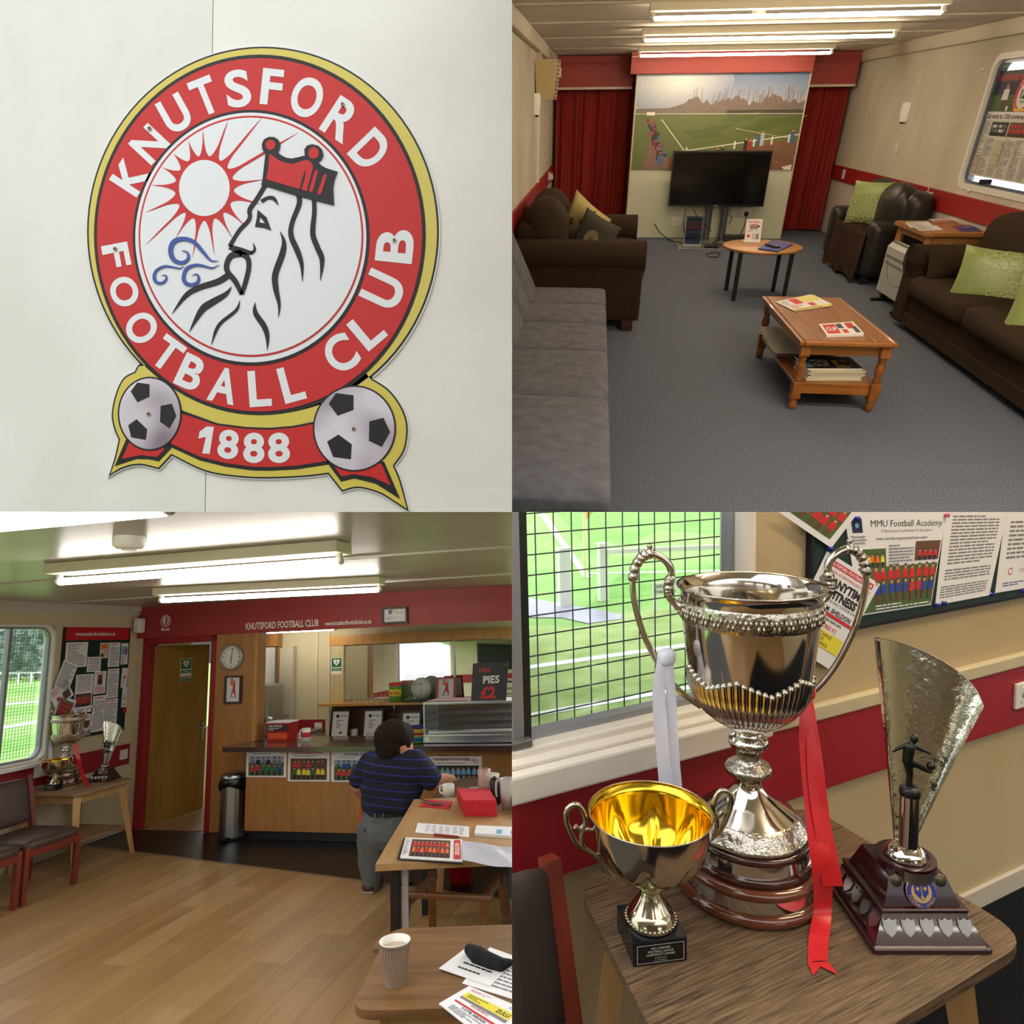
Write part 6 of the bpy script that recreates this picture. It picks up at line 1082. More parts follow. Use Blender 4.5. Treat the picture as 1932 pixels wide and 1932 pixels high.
# wooden chair pushed under the long table
a, b = onz(742, 1686, .44), onz(955, 1702, .44); oc = thing('oak_chair', 'oak framed chair pushed under the long laminate table', 'chair', ((a.x + b.x) / 2, a.y, 0)); M_oakc = wood('chair_oak', (116, 70, 36), (140, 90, 50), 'X', 2, .4)
cw_ = .56; cxm = a.x + cw_ / 2 + .02; cy0 = a.y
MB().bx(cxm - cw_ / 2, cxm + cw_ / 2, cy0, cy0 + .035, .415, .45, bev=.012).build('back_rail', M_oakc, oc, False)
for s in (-1, 1): MB().bar((cxm + s * (cw_ / 2 - .05), cy0 + .02, .42), (cxm + s * (cw_ / 2 - .02), cy0 - .05, 0), .05, .04, wx2=.035, wy2=.03).build('leg', M_oakc, oc, False); MB().bar((cxm + s * (cw_ / 2 - .06), cy0 + .42, .42), (cxm + s * (cw_ / 2 - .03), cy0 + .48, 0), .045, .04).build('leg', M_oakc, oc, False); MB().bx(cxm + s * (cw_ / 2 - .07) - .015, cxm + s * (cw_ / 2 - .07) + .015, cy0 + .02, cy0 + .45, .38, .42).build('side_rail', M_oakc, oc, False)
q0, q1 = onz(925, 1785, .35), onz(966, 1690, .45); ch2 = thing('oak_armchair', 'oak chair back leaning in beside the paper cup table', 'chair', (q0.x + .1, q0.y, 0)); bx_ = onz(938, 1770, .5)
MB().bar((bx_.x + .05, bx_.y - .02, .06), (bx_.x + .23, bx_.y + .1, .70), .03, .22, up=(0, 1, 0)).build('backrest', M_oakc, ch2, False)
for s in (0, .22): MB().bx(bx_.x + .06, bx_.x + .10, bx_.y - .1 + s, bx_.y - .06 + s, 0, .3).build('leg', M_oakc, ch2, False)
# red bucket under the table
bk = onz(862, 1672, .0); bu = thing('red_bucket', 'red plastic bucket on the floor under the tables', 'bucket', (bk.x, bk.y + .1, 0)); MB().lathe([(0, .0), (.085, 0), (.11, .24), (.118, .24), (.118, .25), (.104, .25), (.08, .01), (0, .01)], 24, cap=False).build('body', mat('bucket_red', (180, 16, 26), .35), bu); MB().tube([(.115 * math.cos(a), .115 * math.sin(a) * .4 - .06, .24 - .1 * math.sin(a)) for a in [PI * i / 12 for i in range(13)]], .004, 6).build('handle', STEEL, bu)
# ---- things on the long table
def on_table(px, py, z=ZB): return onz(px, py, z)
def tsheet(pxs, name, label, draw, base=PAPER, th=.002, z=ZB, cat='paper', dz=.001): S = Sheet(wallq(pxs, 2, z + dz), th); draw(S); return S.done(name, label, cat, base, INKS)
tsheet([(783, 1571), (885, 1580), (885, 1560), (788, 1553)], 'printed_sheet', 'white printed sheet lying on the long table', lambda S: [S.lines(u, .12, u + .09, .88, 7, G_, int(u * 90)) for u in (.18, .30, .44, .56, .70, .82)])
tsheet([(895, 1577), (1010, 1586), (1010, 1568), (899, 1562)], 'booklet', 'thick white booklet near the table edge with small print', lambda S: (S.rect(.36, .1, .46, .6, LB_), S.rect(.6, .1, .7, .6, LB_)), th=.016, cat='booklet')
a, b = on_table(819, 1577), on_table(864, 1582); pn_ = thing('red_pen', 'red pen lying between the sheet and the open folder', 'pen', (a + b) / 2); MB().tube([a + Vector((0, 0, .008)), b + Vector((0, 0, .008))], .007, 8).build('barrel', mat('pen_red', (150, 24, 30), .35), pn_, False); MB().tube([b + Vector((0, 0, .008)), b + (b - a) * .06 + Vector((0, 0, .008))], [.006, .003], 8).build('cap', mat('pen_cap', (120, 14, 20), .35), pn_, False)
fo = thing('open_folder', 'open display folder of team pages on the long table', 'folder', on_table(860, 1600)); Sf = Sheet(wallq([(750, 1622), (873, 1632), (871, 1588), (762, 1583)], 2, ZB + .001), .008); Sf.box.build('cover', BLACK, fo, False)
S = Sheet(wallq([(755, 1620), (873, 1627), (872, 1586), (765, 1582)], 2, ZB + .0105), .006); S.rect(.13, .08, .80, .92, BR_); S.crowd(.16, .1, .78, .86, 2, 9, [R_, OR_], S_, K_, 7); S.rect(.86, .06, .97, .94, R_); S.text('KNUTSFORD', .915, .5, .07, W_, .02, rot=-PI / 2, maxw=.8); S.lines(.02, .1, .1, .9, 10, G_); S.box.build('left_page', PAPER, fo, False); S.mb.build('print', INKS, fo, False)
wv = wallq([(873, 1629), (1010, 1644), (1010, 1604), (872, 1590)], 2, ZB + .004); mb = MB(); mb.grid(lambda u, v: wv[0] * (1 - u) * (1 - v) + wv[1] * u * (1 - v) + wv[2] * u * v + wv[3] * (1 - u) * v + Vector((0, 0, .012 * math.exp(-u * 6) + .003 * math.sin(u * 11 + v * 5) + .004)), 24, 12); mb.build('plastic_pocket', mat('plastic_pocket', (206, 208, 222), .12, bump=.3, bsc=14), fo, False)
r = random.Random(6); npz = on_table(915, 1541)
np_ = thing('napkin_stack', 'thick stack of bright red paper napkins on the long table', 'napkins', on_table(905, 1530)); nq = wallq([(876, 1541), (938, 1541), (925, 1518), (863, 1515)], 2, ZB); M_nap = mat('napkin_red', (206, 36, 56), .8, col2=(190, 30, 48), sc=60)
for k in range(9): o = Vector((r.uniform(-.004, .004), r.uniform(-.004, .004), ZB - nq[0].z + .001 + k * .011)); Sx = Sheet([p + o for p in nq], .0105); Sx.box.build('napkin', M_nap, np_, False)
tsheet([(791, 1522), (848, 1527), (854, 1513), (803, 1509)], 'single_napkin', 'single red napkin under a bundle of cutlery', lambda S: None, M_nap, .004, cat='napkin')
for k in range(6):
    a = on_table(794 + k * 3, 1508 + k * 1.6, ZB + .008 + k * .003); b = on_table(830 + k * 3, 1520 - k * 1.2, ZB + .008 + k * .003); kn = thing('table_knife', 'steel cutlery lying in a bundle on the single red napkin', 'cutlery', (a + b) / 2, 0, 'cutlery bundle'); MB().bar(a, (a + b) / 2, .010, .004).build('handle', STEEL, kn, False); MB().bar((a + b) / 2, b, .016, .002, wx2=.006).build('blade', STEEL, kn, False)
# moustache mug, ketchup, jugs, sauce
def mous(t, r_, h_):
    pts = [(-.5, .62), (-.3, .52), (-.05, .6), (0, .64), (.05, .6), (.3, .52), (.5, .62), (.34, .72), (.12, .74), (0, .7), (-.12, .74), (-.34, .72)]
    mb = MB(); mb.add([(r_ * 1.015 * math.sin(x - PI), r_ * 1.015 * math.cos(x - PI) * 1, h_ * z) for x, z in pts], [tuple(range(len(pts)))]); mb.build('moustache', INK, t)
p = onz(844, 1503, .70); z_ = zat(p.x, p.y, 1481) - .70; rr_ = .5 * (ony(852, 1495, p.y).x - ony(832, 1495, p.y).x); mug('moustache_mug', 'white mug with a black moustache beside the hand', (p.x, p.y + .03, .70), rr_ * 1.05, z_, PI, mous)
MB()
p = on_table(913, 1512); zt_ = zat(p.x, p.y, 1451) - ZB; rr_ = .5 * (ony(927, 1490, p.y).x - ony(902, 1490, p.y).x)
kb = thing('ketchup_jar', 'half empty upturned ketchup bottle among the jugs', 'bottle', (p.x, p.y + .03, ZB)); MB().lathe([(0, .0), (rr_ * .6, 0), (rr_ * .62, zt_ * .08), (0, zt_ * .08)], 20).build('cap', WHITE, kb); MB().lathe([(rr_ * .62, zt_ * .08), (rr_ * .95, zt_ * .42), (0, zt_ * .44)], 20, cap=False).build('ketchup', mat('ketchup', (130, 16, 10), .3), kb); MB().lathe([(rr_ * .66, zt_ * .08), (rr_ * 1.0, zt_ * .42), (rr_ * .94, zt_ * .7), (rr_ * 1.0, zt_ * .96), (rr_ * .8, zt_)], 20, cap=False).build('smeared_bottle', mat('smeared_plastic', (200, 150, 140), .2, col2=(222, 206, 200), sc=30, alpha=.6), kb)
def jug(name, label, px, py, pyt, pxl, pxr, m, spout=1, hs=-1):
    p = on_table(px, py); zt_ = zat(p.x, p.y, pyt) - ZB; r_ = .5 * (ony(pxr, py - 20, p.y).x - ony(pxl, py - 20, p.y).x); t = thing(name, label, 'jug', (p.x, p.y + r_ * .6, ZB))
    MB().lathe([(0, 0), (r_ * .86, 0), (r_, zt_), (r_ * .95, zt_), (r_ * .82, .006), (0, .006)], 28, cap=False, fn=lambda q, z, a, j: q * (1 + (.28 * max(0, math.cos(a)) ** 12 if spout and z > zt_ * .85 else 0))).build('body', m, t)
    MB().tube(catmull([(hs * r_ * .95, 0, zt_ * .93), (hs * r_ * 1.4, -.01, zt_ * .9), (hs * r_ * 1.5, -.01, zt_ * .6), (hs * r_ * 1.45, -.01, zt_ * .38)], 5), r_ * .13, 8).build('handle', m, t); return t
M_jug = mat('milky_plastic', (214, 208, 210), .35, alpha=.75); jug('measuring_jug', 'translucent white measuring jug at the table edge', 958, 1527, 1470, 944, 974, M_jug); jug('white_jug', 'white plastic jug behind the ketchup bottle', 926, 1506, 1461, 911, 936, WHITE)
p = on_table(932, 1518); z_ = zat(p.x, p.y, 1470) - ZB; r_ = .5 * (ony(943, 1500, p.y).x - ony(922, 1500, p.y).x); sb_ = thing('sauce_bottle', 'dark brown sauce bottle between the two jugs', 'bottle', (p.x, p.y + .04, ZB)); MB().lathe([(0, 0), (r_, 0), (r_, z_ * .2), (r_ * .8, z_ * .35), (r_ * .92, z_ * .85), (r_ * .7, z_), (0, z_)], 22).build('body', mat('sauce_brown', (44, 24, 28), .35), sb_); MB().lathe([(r_ * .4, z_), (r_ * .25, z_ * 1.06), (0, z_ * 1.06)], 12, cap=False).build('cap', mat('sauce_cap', (30, 18, 20), .4), sb_)
p = onz(895, 1508, ZB); tubx = thing('butter_tub', 'small pale tub beside the ketchup bottle', 'tub', (p.x, p.y + .05, ZB)); MB().bx(-.05, .05, -.04, .04, 0, .055, bev=.01).build('tub', PLASTIC, tubx); MB().bx(-.054, .054, -.044, .044, .055, .064, bev=.003).build('lid', mat('tub_lid', (150, 160, 150), .4), tubx)
# ---- on the front table: paper cup, glove, sheets
p = onz(741, 1862, ZL); zt_ = zat(p.x, p.y, 1778) - ZL; r1 = .5 * (ony(769, 1790, p.y).x - ony(713, 1790, p.y).x) * .97; cup = thing('paper_cup', 'ripple walled brown paper cup with milky coffee', 'cup', (p.x, p.y + .02, ZL)); h_ = zt_ * 1.0
M_rip = mat('ripple_brown', (150, 122, 108), .7); nn = 120
MB().grid(lambda u, v: ((r1 * (.70 + .27 * v) + .0022 * math.sin(2 * PI * (u * 30 + .9 * math.sin(v * 5.2)))) * math.cos(2 * PI * u), (r1 * (.70 + .27 * v) + .0022 * math.sin(2 * PI * (u * 30 + .9 * math.sin(v * 5.2)))) * math.sin(2 * PI * u), h_ * (.03 + .87 * v)), 180, 24, wu=True).build('ripple_sleeve', M_rip, cup)
MB().lathe([(0, .004), (r1 * .66, .004), (r1 * .68, 0), (r1 * .70, 0), (r1 * .97, h_ * .97), (r1 * 1.0, h_ * .965), (r1 * 1.02, h_ * .985), (r1, h_), (r1 * .96, h_ * .99), (r1 * .72, .02), (0, .02)], 40, cap=False).build('cup_wall', WHITE, cup); MB().lathe([(0, h_ * .82), (r1 * .90, h_ * .82)], 40, cap=False).build('coffee', mat('milky_coffee', (186, 170, 140), .25), cup)
tsheet([(828, 1828), (925, 1861), (966, 1820), (882, 1787)], 'typed_sheet', 'typed white sheet under the black glove', lambda S: [S.lines(.25, v, .85, v + .1, 1, K_, int(v * 90), .55) for v in (.2, .4, .6, .8)], z=ZL, dz=.004)
tsheet([(872, 1856), (1000, 1896), (1030, 1826), (924, 1788)], 'typed_sheet', 'second typed sheet of small figures below the first', lambda S: S.lines(.4, .1, .95, .9, 9, G_, 3), z=ZL, dz=.001)
def sp(S): S.lines(.1, .85, .5, .93, 3, R_); S.text('KHG', .80, .88, .06, G_, .02); S.rect(.1, .58, .9, .78, Y_); S.text('ZULU', .76, .68, .1, NV_, .04, maxw=.26); S.lines(.16, .61, .55, .75, 3, K_); S.rect(.1, .5, .9, .57, G_); S.text('KNUTSFORD FC', .5, .46, .05, R_, .02, maxw=.7); S.rect(.1, .33, .9, .38, R_); S.text('D & P M. SHELDON', .5, .28, .06, K_, .02, maxw=.75); S.lines(.15, .05, .85, .22, 4, G_)
tsheet([(828, 1895), (925, 1972), (1000, 1910), (885, 1862)], 'sponsor_leaflet', 'sponsor leaflet with a yellow panel on the front table', sp, z=ZL, th=.003, dz=.001, cat='leaflet')
pts = [onz(x, y, ZL + .022) for x, y in ((886, 1792), (902, 1803), (920, 1811), (945, 1820), (962, 1816))]
blob([(pts[0], pts[1], .020, .030), (pts[1], pts[2], .030, .026), (pts[2], pts[3], .026, .022), (pts[3], pts[4], .022, .012), (pts[1] + Vector((0, 0, .006)), pts[2] + Vector((.02, -.02, 0)), .024, .02)], 'black_glove', [mat('black_wool', (12, 12, 14), .9)], None, .004, 4)
g = [o for o in COL.objects if o.name.startswith('black_glove')][-1]; tag(g, 'black knitted glove lying on the typed sheets', 'glove')
# ---- the person at the bar, seen from behind, leaning over and reaching to the right
YP = 4.30
def Q(px, py, dy=0.): v = ony(px, py, YP + dy); return v
pe = thing('person', 'person in navy striped polo shirt and grey trousers reaching across', 'person', (Q(715, 1680).x, YP, 0))
sc_ = (Q(800, 1500).x - Q(700, 1500).x) / 100      # metres per pixel at the person
def rad(px): return px * sc_
hd = Q(746, 1404, .0)
body = [(Q(741, 1385), Q(742, 1410), rad(26), rad(29)), (Q(744, 1400, -.02), Q(748, 1425, .02), rad(28), rad(24)), (Q(758, 1412, .06), Q(757, 1440, .07), rad(21), rad(16)), (Q(746, 1435), Q(744, 1470), rad(22), rad(26)),
        (Q(771, 1421, .07), Q(775, 1427, .08), rad(4), rad(4)), (Q(758, 1410, -.0), Q(757, 1417, .0), rad(7), rad(6)),
        (Q(700, 1462, .02), Q(677, 1480, .02), rad(17), rad(15)), (Q(677, 1480, .02), Q(690, 1505, .16), rad(15), rad(11)),
        (Q(795, 1462, .02), Q(818, 1474, .04), rad(17), rad(16)), (Q(818, 1474, .04), Q(843, 1470, .1), rad(15), rad(10))]
hand0, hand1 = Q(843, 1470, .1), Q(852, 1470, .12)
body += [(hand0, hand1, rad(9), rad(8))]
for k, (dx, dy, L) in enumerate(((8, 5, 1.), (9, 2, 1.1), (9, -1, 1.05), (8, -4, .9))): body.append((Q(851, 1470 + dy * .8, .12), Q(851 + dx * L, 1470 + dy + 3, .14), rad(2.6), rad(2.0)))
body.append((Q(846, 1474, .09), Q(853, 1481, .08), rad(3), rad(2.2)))
blob(body, 'body', [SKIN], pe, .008, 4, False)
M_pol = bpy.data.materials.new('striped_polo'); M_pol.use_nodes = True; t_ = M_pol.node_tree; b_ = t_.nodes['Principled BSDF']; b_.inputs['Roughness'].default_value = .85
tcn = t_.nodes.new('ShaderNodeTexCoord'); sp_ = t_.nodes.new('ShaderNodeSeparateXYZ'); t_.links.new(tcn.outputs['Object'], sp_.inputs[0]); m1 = t_.nodes.new('ShaderNodeMath'); m1.operation = 'MULTIPLY_ADD'; m1.inputs[1].default_value = .10; t_.links.new(sp_.outputs['X'], m1.inputs[0]); t_.links.new(sp_.outputs['Z'], m1.inputs[2])
m2 = t_.nodes.new('ShaderNodeMath'); m2.operation = 'MODULO'; m2.inputs[1].default_value = .058; t_.links.new(m1.outputs[0], m2.inputs[0]); m3 = t_.nodes.new('ShaderNodeMath'); m3.operation = 'LESS_THAN'; m3.inputs[1].default_value = .007; t_.links.new(m2.outputs[0], m3.inputs[0])
mix = t_.nodes.new('ShaderNodeMix'); mix.data_type = 'RGBA'; mix.inputs['A'].default_value = C3((22, 24, 44)); mix.inputs['B'].default_value = C3((38, 52, 160)); t_.links.new(m3.outputs[0], mix.inputs['Factor']); t_.links.new(mix.outputs['Result'], b_.inputs['Base Color'])
shirt = [(Q(722, 1452), Q(772, 1452), rad(36), rad(34)), (Q(716, 1485), Q(766, 1485), rad(34), rad(32)), (Q(716, 1512), Q(758, 1512), rad(33), rad(32)), (Q(745, 1432), Q(744, 1445), rad(29), rad(34)), (Q(700, 1440), Q(783, 1438), rad(22), rad(22)),
         (Q(700, 1440), Q(679, 1468, .01), rad(22), rad(20)), (Q(785, 1440), Q(812, 1468, .03), rad(24), rad(21)), (Q(718, 1528), Q(752, 1528), rad(29), rad(28))]
blob(shirt, 'polo_shirt', [M_pol], pe, .009, 5, False)
M_trs = mat('grey_trousers', (92, 96, 100), .85, col2=(104, 108, 112), sc=12)
tr_ = [(Q(714, 1540), Q(752, 1540), rad(31), rad(30)), (Q(713, 1568), Q(745, 1568), rad(37), rad(33)), (Q(706, 1585), Q(700, 1625), rad(31), rad(23)), (Q(700, 1625), Q(701, 1672), rad(23), rad(15)), (Q(748, 1585, .05), Q(756, 1625, .1), rad(29), rad(22)), (Q(756, 1625, .1), Q(757, 1664, .12), rad(21), rad(15))]
trs_ = blob(tr_, 'trousers', [M_trs], pe, .009, 5, False)
bl = Q(735, 1530); MB().lathe([(rad(43), -.012), (rad(43.5), .014)], 32, M=Matrix.Translation((bl.x, YP, bl.z)) @ Matrix.Diagonal((1.12, .78, 1, 1)), cap=False).build('belt', mat('belt_black', (20, 20, 22), .4), pe, False)
for px in (724, 739): q = Q(px, 1530); MB().bx(q.x - .004, q.x + .004, YP - rad(36), YP - rad(33), q.z - .02, q.z + .02).build('belt_loop', M_trs, trs_, False)
q = Q(697, 1545); MB().soft(q.x - .035, q.x + .035, YP - rad(37), YP - rad(33), q.z - .05, q.z - .02, .005).build('back_pocket', M_trs, trs_, False)
M_hair = mat('dark_brown_hair', (24, 16, 14), .75, col2=(38, 26, 22), sc=40, st=(1, 1, .3), bump=.8, bsc=60, spec=.2)
blob([(Q(737, 1392, -.025), Q(738, 1412, -.03), rad(31), rad(27)), (Q(745, 1388, -.01), Q(757, 1388, .03), rad(29), rad(24)), (Q(736, 1416, -.03), Q(741, 1428, -.03), rad(24), rad(15)), (Q(750, 1386, -.05), Q(762, 1398, -.01), rad(24), rad(15)), (Q(740, 1405, -.06), Q(746, 1418, -.05), rad(22), rad(14))], 'hair', [M_hair], pe, .007, 3, False)
q = Q(775, 1410, .06); MB().tube([Q(757, 1409, -.08), Q(772, 1409, -.01), Q(777, 1410, .06)], .003, 5).build('glasses_arm', mat('gold_wire', (170, 150, 90), .3, .8), pe, False); MB().tube([q + Vector((.012 * math.cos(a), 0, .014 * math.sin(a))) for a in [2 * PI * i / 12 for i in range(12)]], .002, 4, closed=True).build('glasses_lens', mat('gold_wire', (170, 150, 90), .3, .8), pe, False)
MB().lathe([(rad(11), -.006), (rad(11.5), .0), (rad(11), .006)], 16, M=basis(Q(838, 1471, .09), (0, 0, 1), (.35, -1, 0)), cap=False).build('wristband', mat('yellow_band', (206, 166, 70), .5), pe, False)
for px, dy in ((700, 0), (757, .12)):
    q = Q(px, 1674, dy); sh_ = MB().soft(q.x - .055, q.x + .05, YP + dy - .07, YP + dy + .14, .0, .075, .035, n=5).build('shoe', mat('brown_shoe', (74, 44, 36), .5), pe, False); MB().bx(q.x - .05, q.x + .045, YP + dy - .068, YP + dy + .13, .0, .016, bev=.006).build('shoe_sole', mat('pale_sole', (170, 150, 140), .6), sh_, False)
pts = [Q(686, 1500, .14), Q(684, 1520, .13), Q(682, 1545, .12)]; tb_ = thing('orange_tabard', 'bright orange tabard hanging in front of the person', 'tabard', pts[1]); mb = MB(); a = Q(679, 1495, .16); c = Q(684, 1553, .16)
mb.grid(lambda u, v: (a.x + .015 * math.sin(v * 5) + .10 * u, a.y + .015 * math.sin(u * 9), a.z + (c.z - a.z) * v), 8, 8); mb.grid(lambda u, v: (a.x + .015 * math.sin(v * 5) + .10 * (1 - u), a.y + .006 + .015 * math.sin((1 - u) * 9), a.z + (c.z - a.z) * v), 8, 8); mb.build('cloth', mat('hi_vis_orange', (232, 92, 20), .7), tb_, False); MB().bx(a.x + .04, a.x + .09, a.y - .02, a.y - .015, a.z - .02, a.z + .03).build('label_patch', WHITE, tb_, False)
# ================================================================ the trophy table by the window
use('q4')
M_floor4 = mat('black_floor', (14, 15, 19), .9, spec=.1); M_sill = mat('sill_white', (224, 216, 204), .45)
struct('floor_trophy_corner', MB().bx(-1.6, 3.4, -2.6, .1, -.05, 0), M_floor4)
wx0, wx1, wz0 = -1.5, .045, 1.05
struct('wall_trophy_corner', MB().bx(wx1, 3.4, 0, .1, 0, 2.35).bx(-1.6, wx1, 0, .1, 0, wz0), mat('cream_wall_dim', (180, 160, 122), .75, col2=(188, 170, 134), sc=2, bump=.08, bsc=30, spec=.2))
struct('trim_19', MB().bx(-1.6, 3.4, -.022, 0, .70, .94, bev=.003), M_red3); struct('trim_20', MB().bx(.1, 3.4, -.03, 0, .94, .99, bev=.006), mat('cream_rail', (200, 186, 152), .5)); struct('baseboard_trophy_corner', MB().bx(-1.6, 3.4, -.018, 0, 0, .085, bev=.004), mat('cream_gloss', (196, 188, 168), .4))
w4 = tag(bpy.data.objects.new('window_3', None), kind='structure'); COL.objects.link(w4); w4.matrix_world = SETS['q4'] @ Matrix.Translation((-.4, 0, wz0)); LOCM[w4.name] = Matrix.Translation((-.4, 0, wz0)); OSET[w4.name] = 'q4'
MB().bx(-1.5, wx1 + .03, -.012, .05, wz0 - .02, wz0 + .012, bev=.006).build('lower_frame', M_sill, w4, False); MB().bx(wx1 - .012, wx1 + .035, -.012, .1, wz0, 2.0, bev=.008).build('side_frame', M_sill, w4, False)
MB().bx(-1.5, wx1, .03, .07, wz0 + .008, wz0 + .03).bx(wx1 - .03, wx1 - .012, .03, .07, wz0, 2.0).build('track', M_alu, w4, False)
MB().bx(-1.5, wx1 - .02, .058, .062, wz0 + .02, 2.0).build('pane', GLASS, w4, False)
xs_ = ony(990, 1300, .03).x; MB().bx(xs_ - .045, xs_ - .012, .012, .05, wz0 + .012, 2.0, bev=.003).build('sliding_stile', M_alu, w4, False); MB().bx(xs_ - .012, xs_ + .012, .02, .055, wz0 + .012, 2.0).build('seal', BLACK, w4, False); MB().bx(xs_ - .06, xs_ + .0, -.012, .012, wz0 + .014, wz0 + .035, bev=.004).build('latch', mat('latch_grey', (110, 108, 104), .4, .5), w4, False)
sl = struct('trim_21', MB().bx(-1.6, .09, -.075, -.001, .955, 1.03, bev=.008), M_sill); MB().bx(-1.6, .085, -.045, -.001, 1.03, 1.042, bev=.003).build('sill_step', M_sill, sl)
gr = thing('window_grille', 'dark wire mesh guard fixed outside the trophy window', 'grille', (-.4, .16, wz0)); M_wire = mat('dark_green_wire4', (42, 56, 62), .5)
for k in range(24): x = -1.15 + k * .058; MB().tube([(x, .16, .9), (x, .16, 1.9)], .0022, 5).build('vertical_wire', M_wire, gr, False)
for k in range(17): z = .95 + k * .058; MB().tube([(-1.3, .164, z), (.3, .164, z)], .0022, 5).build('horizontal_wire', M_wire, gr, False)
# ---- notice board
yb_ = -.02; nb4 = thing('notice_board', 'dark notice board corner with pinned posters above the trophies', 'notice board', (.9, yb_, 1.4)); bl_ = ony(1534, 1080, yb_); bb = 1.228
MB().bx(bl_.x, 2.6, yb_, -.001, bb, 1.95).build('felt', DGREEN, nb4, False); MB().bx(bl_.x - .01, 2.6, yb_ - .006, -.001, bb - .016, bb, bev=.002).bx(bl_.x - .012, bl_.x, yb_ - .006, -.001, bb - .016, 1.95, bev=.002).build('edge_frame', mat('board_edge', (16, 18, 28), .4), nb4, False)
def pin4(pxs, name, label, draw, lift=.0, base=PAPER, cat='poster'):
    S = Sheet(wallq(pxs, 1, yb_ - .002 - lift), .0008); draw(S); return S.done(name, label, cat, base, INKS)
def mmu(S):
    S.rect(.05, .80, .15, .94, NV_); S.disc(.10, .87, .008, LB_); S.text('MMU Football Academy', .60, .89, .07, K_, -.0, maxw=.76); S.text('A Passionate Commitment To Excellence', .60, .815, .03, G_, maxw=.56); S.text('Manchester', .1, .765, .028, K_, maxw=.16); S.text('Metropolitan', .1, .735, .028, K_, maxw=.18); S.text('University', .1, .705, .028, K_, maxw=.15)
    S.text('Study a nationally recognised qualification in sport', .55, .74, .03, K_, maxw=.55); S.rect(.08, .44, .37, .64, GS_); S.crowd(.1, .45, .35, .6, 1, 5, [OR_, Y_, OR_], S_, K_, 3); S.rect(.7, .5, .98, .7, mat and BR_); S.crowd(.72, .5, .96, .62, 1, 4, [R_], S_, K_, 5); S.lines(.4, .46, .68, .68, 7, G_, 4)
    S.rect(.05, .02, .98, .46, GS_); S.crowd(.2, .10, .97, .47, 2, 9, [[R_], [B_, B_, R_]], S_, BR_, 6); S.lines(.2, .03, .95, .09, 2, W_, 4)
pin4([(1622, 1162), (1756, 1141), (1786, 966), (1592, 966)], 'academy_poster', 'academy poster with crest, photos and a red team line', mmu, 0)
pin4([(1764, 1142), (1866, 1123), (1900, 966), (1784, 966)], 'rules_sheet', 'long printed sheet of numbered lines beside the academy poster', lambda S: (S.lines(.12, .42, .9, .97, 15, G_, 3, .5), S.lines(.1, .25, .92, .38, 4, G_, 5, .5), S.lines(.06, .06, .9, .2, 5, G_, 6, .5)))
pin4([(1877, 1119), (1990, 1100), (2010, 966), (1897, 966)], 'league_letter', 'printed letter with a round crest at the board edge', lambda S: (S.lines(.1, .4, .95, .9, 9, G_, 8, .5), S.disc(.2, .25, .014, R_), S.disc(.2, .25, .010, W_), S.text('FOOTBALL SPONSORS', .6, .25, .05, G_, maxw=.5), S.lines(.1, .06, .7, .12, 2, B_)))
def spon(S):
    S.rect(.08, .9, .92, .96, R_); S.text('KNUTSFORD FOOTBALL CLUB', .5, .93, .035, W_, .02, maxw=.8); S.text('SPONSORS ADVERTISING SIGN BOARDS', .5, .86, .03, R_, maxw=.85); S.text('ANYTIME', .58, .77, .085, K_, .05, maxw=.62); S.text('FITNESS', .58, .66, .085, K_, .05, maxw=.62); S.poly(ell(.14, .74, .08, .06, 6), G_); S.text("KNUTSFORD'S ONLY 24 HOUR GYM", .5, .585, .028, K_, maxw=.8); S.text('D & P M. SHELDON', .5, .51, .05, K_, .02, maxw=.75); S.rect(.06, .44, .94, .475, R_); S.lines(.1, .39, .9, .43, 1, G_); S.text('KNUTSFORD FC', .45, .345, .045, R_, .01, maxw=.7); S.rect(.2, .14, .92, .30, Y_); S.text('TAKE CHARGE', .5, .265, .035, K_, .01, maxw=.6); S.text('OF YOUR', .45, .22, .035, K_, .01); S.text('CAR FINANCE', .5, .175, .035, K_, .01, maxw=.6); S.text('DRIVER', .3, .1, .03, G_); S.text('YOUR LOCAL CLUB', .4, .03, .025, R_)
pin4([(1480, 1210), (1570, 1266), (1660, 1102), (1560, 1040)], 'sponsor_sheet', 'tilted white sponsor sheet behind the silver cup handle', spon, .004)
pin4([(1460, 960), (1568, 1034), (1624, 960), (1540, 900)], 'team_photo_print', 'tilted print of a red team photo above the sponsor sheet', lambda S: (S.rect(.06, .12, .9, .95, GS_), S.crowd(.08, .14, .88, .8, 2, 5, [R_, R_], S_, BR_, 5)), .008)
M_pin = mat('blue_pin', (24, 40, 150), .35)
for k, (px, py) in enumerate(((1563, 1035), (1614, 978), (1765, 1141), (1778, 1137), (1869, 1121), (1928, 1115), (1783, 972))):
    p = ony(px, py, yb_ - .003); t = thing('drawing_pin', 'pink drawing pin at the top of the rules sheet' if k == 6 else ('blue drawing pin on the tilted sheets' if k < 2 else 'blue drawing pin along the lower board edge'), 'pin', p, 0, 'drawing pins'); MP = basis(p, (1, 0, 0), (0, 0, 1)); m_ = M_pin if k < 6 else mat('pink_pin', (200, 90, 110), .35)
    MB().lathe([(.004, -.002), (.004, .006), (.0075, .010), (.0075, .013), (0, .014)], 10, M=MP).build('head', m_, t, False); MB().lathe([(.007, 0), (.006, .004), (.004, .006)], 10, M=MP).build('collar', m_, t, False)
p = ony(1925, 1310, -.023); socket(p.x - .075, p.x + .075, p.z - .05, p.z + .05, -.0225, 'white double socket on the red rail beside the flared trophy', Matrix.Translation((p.x + .03, -.0225, p.z)))
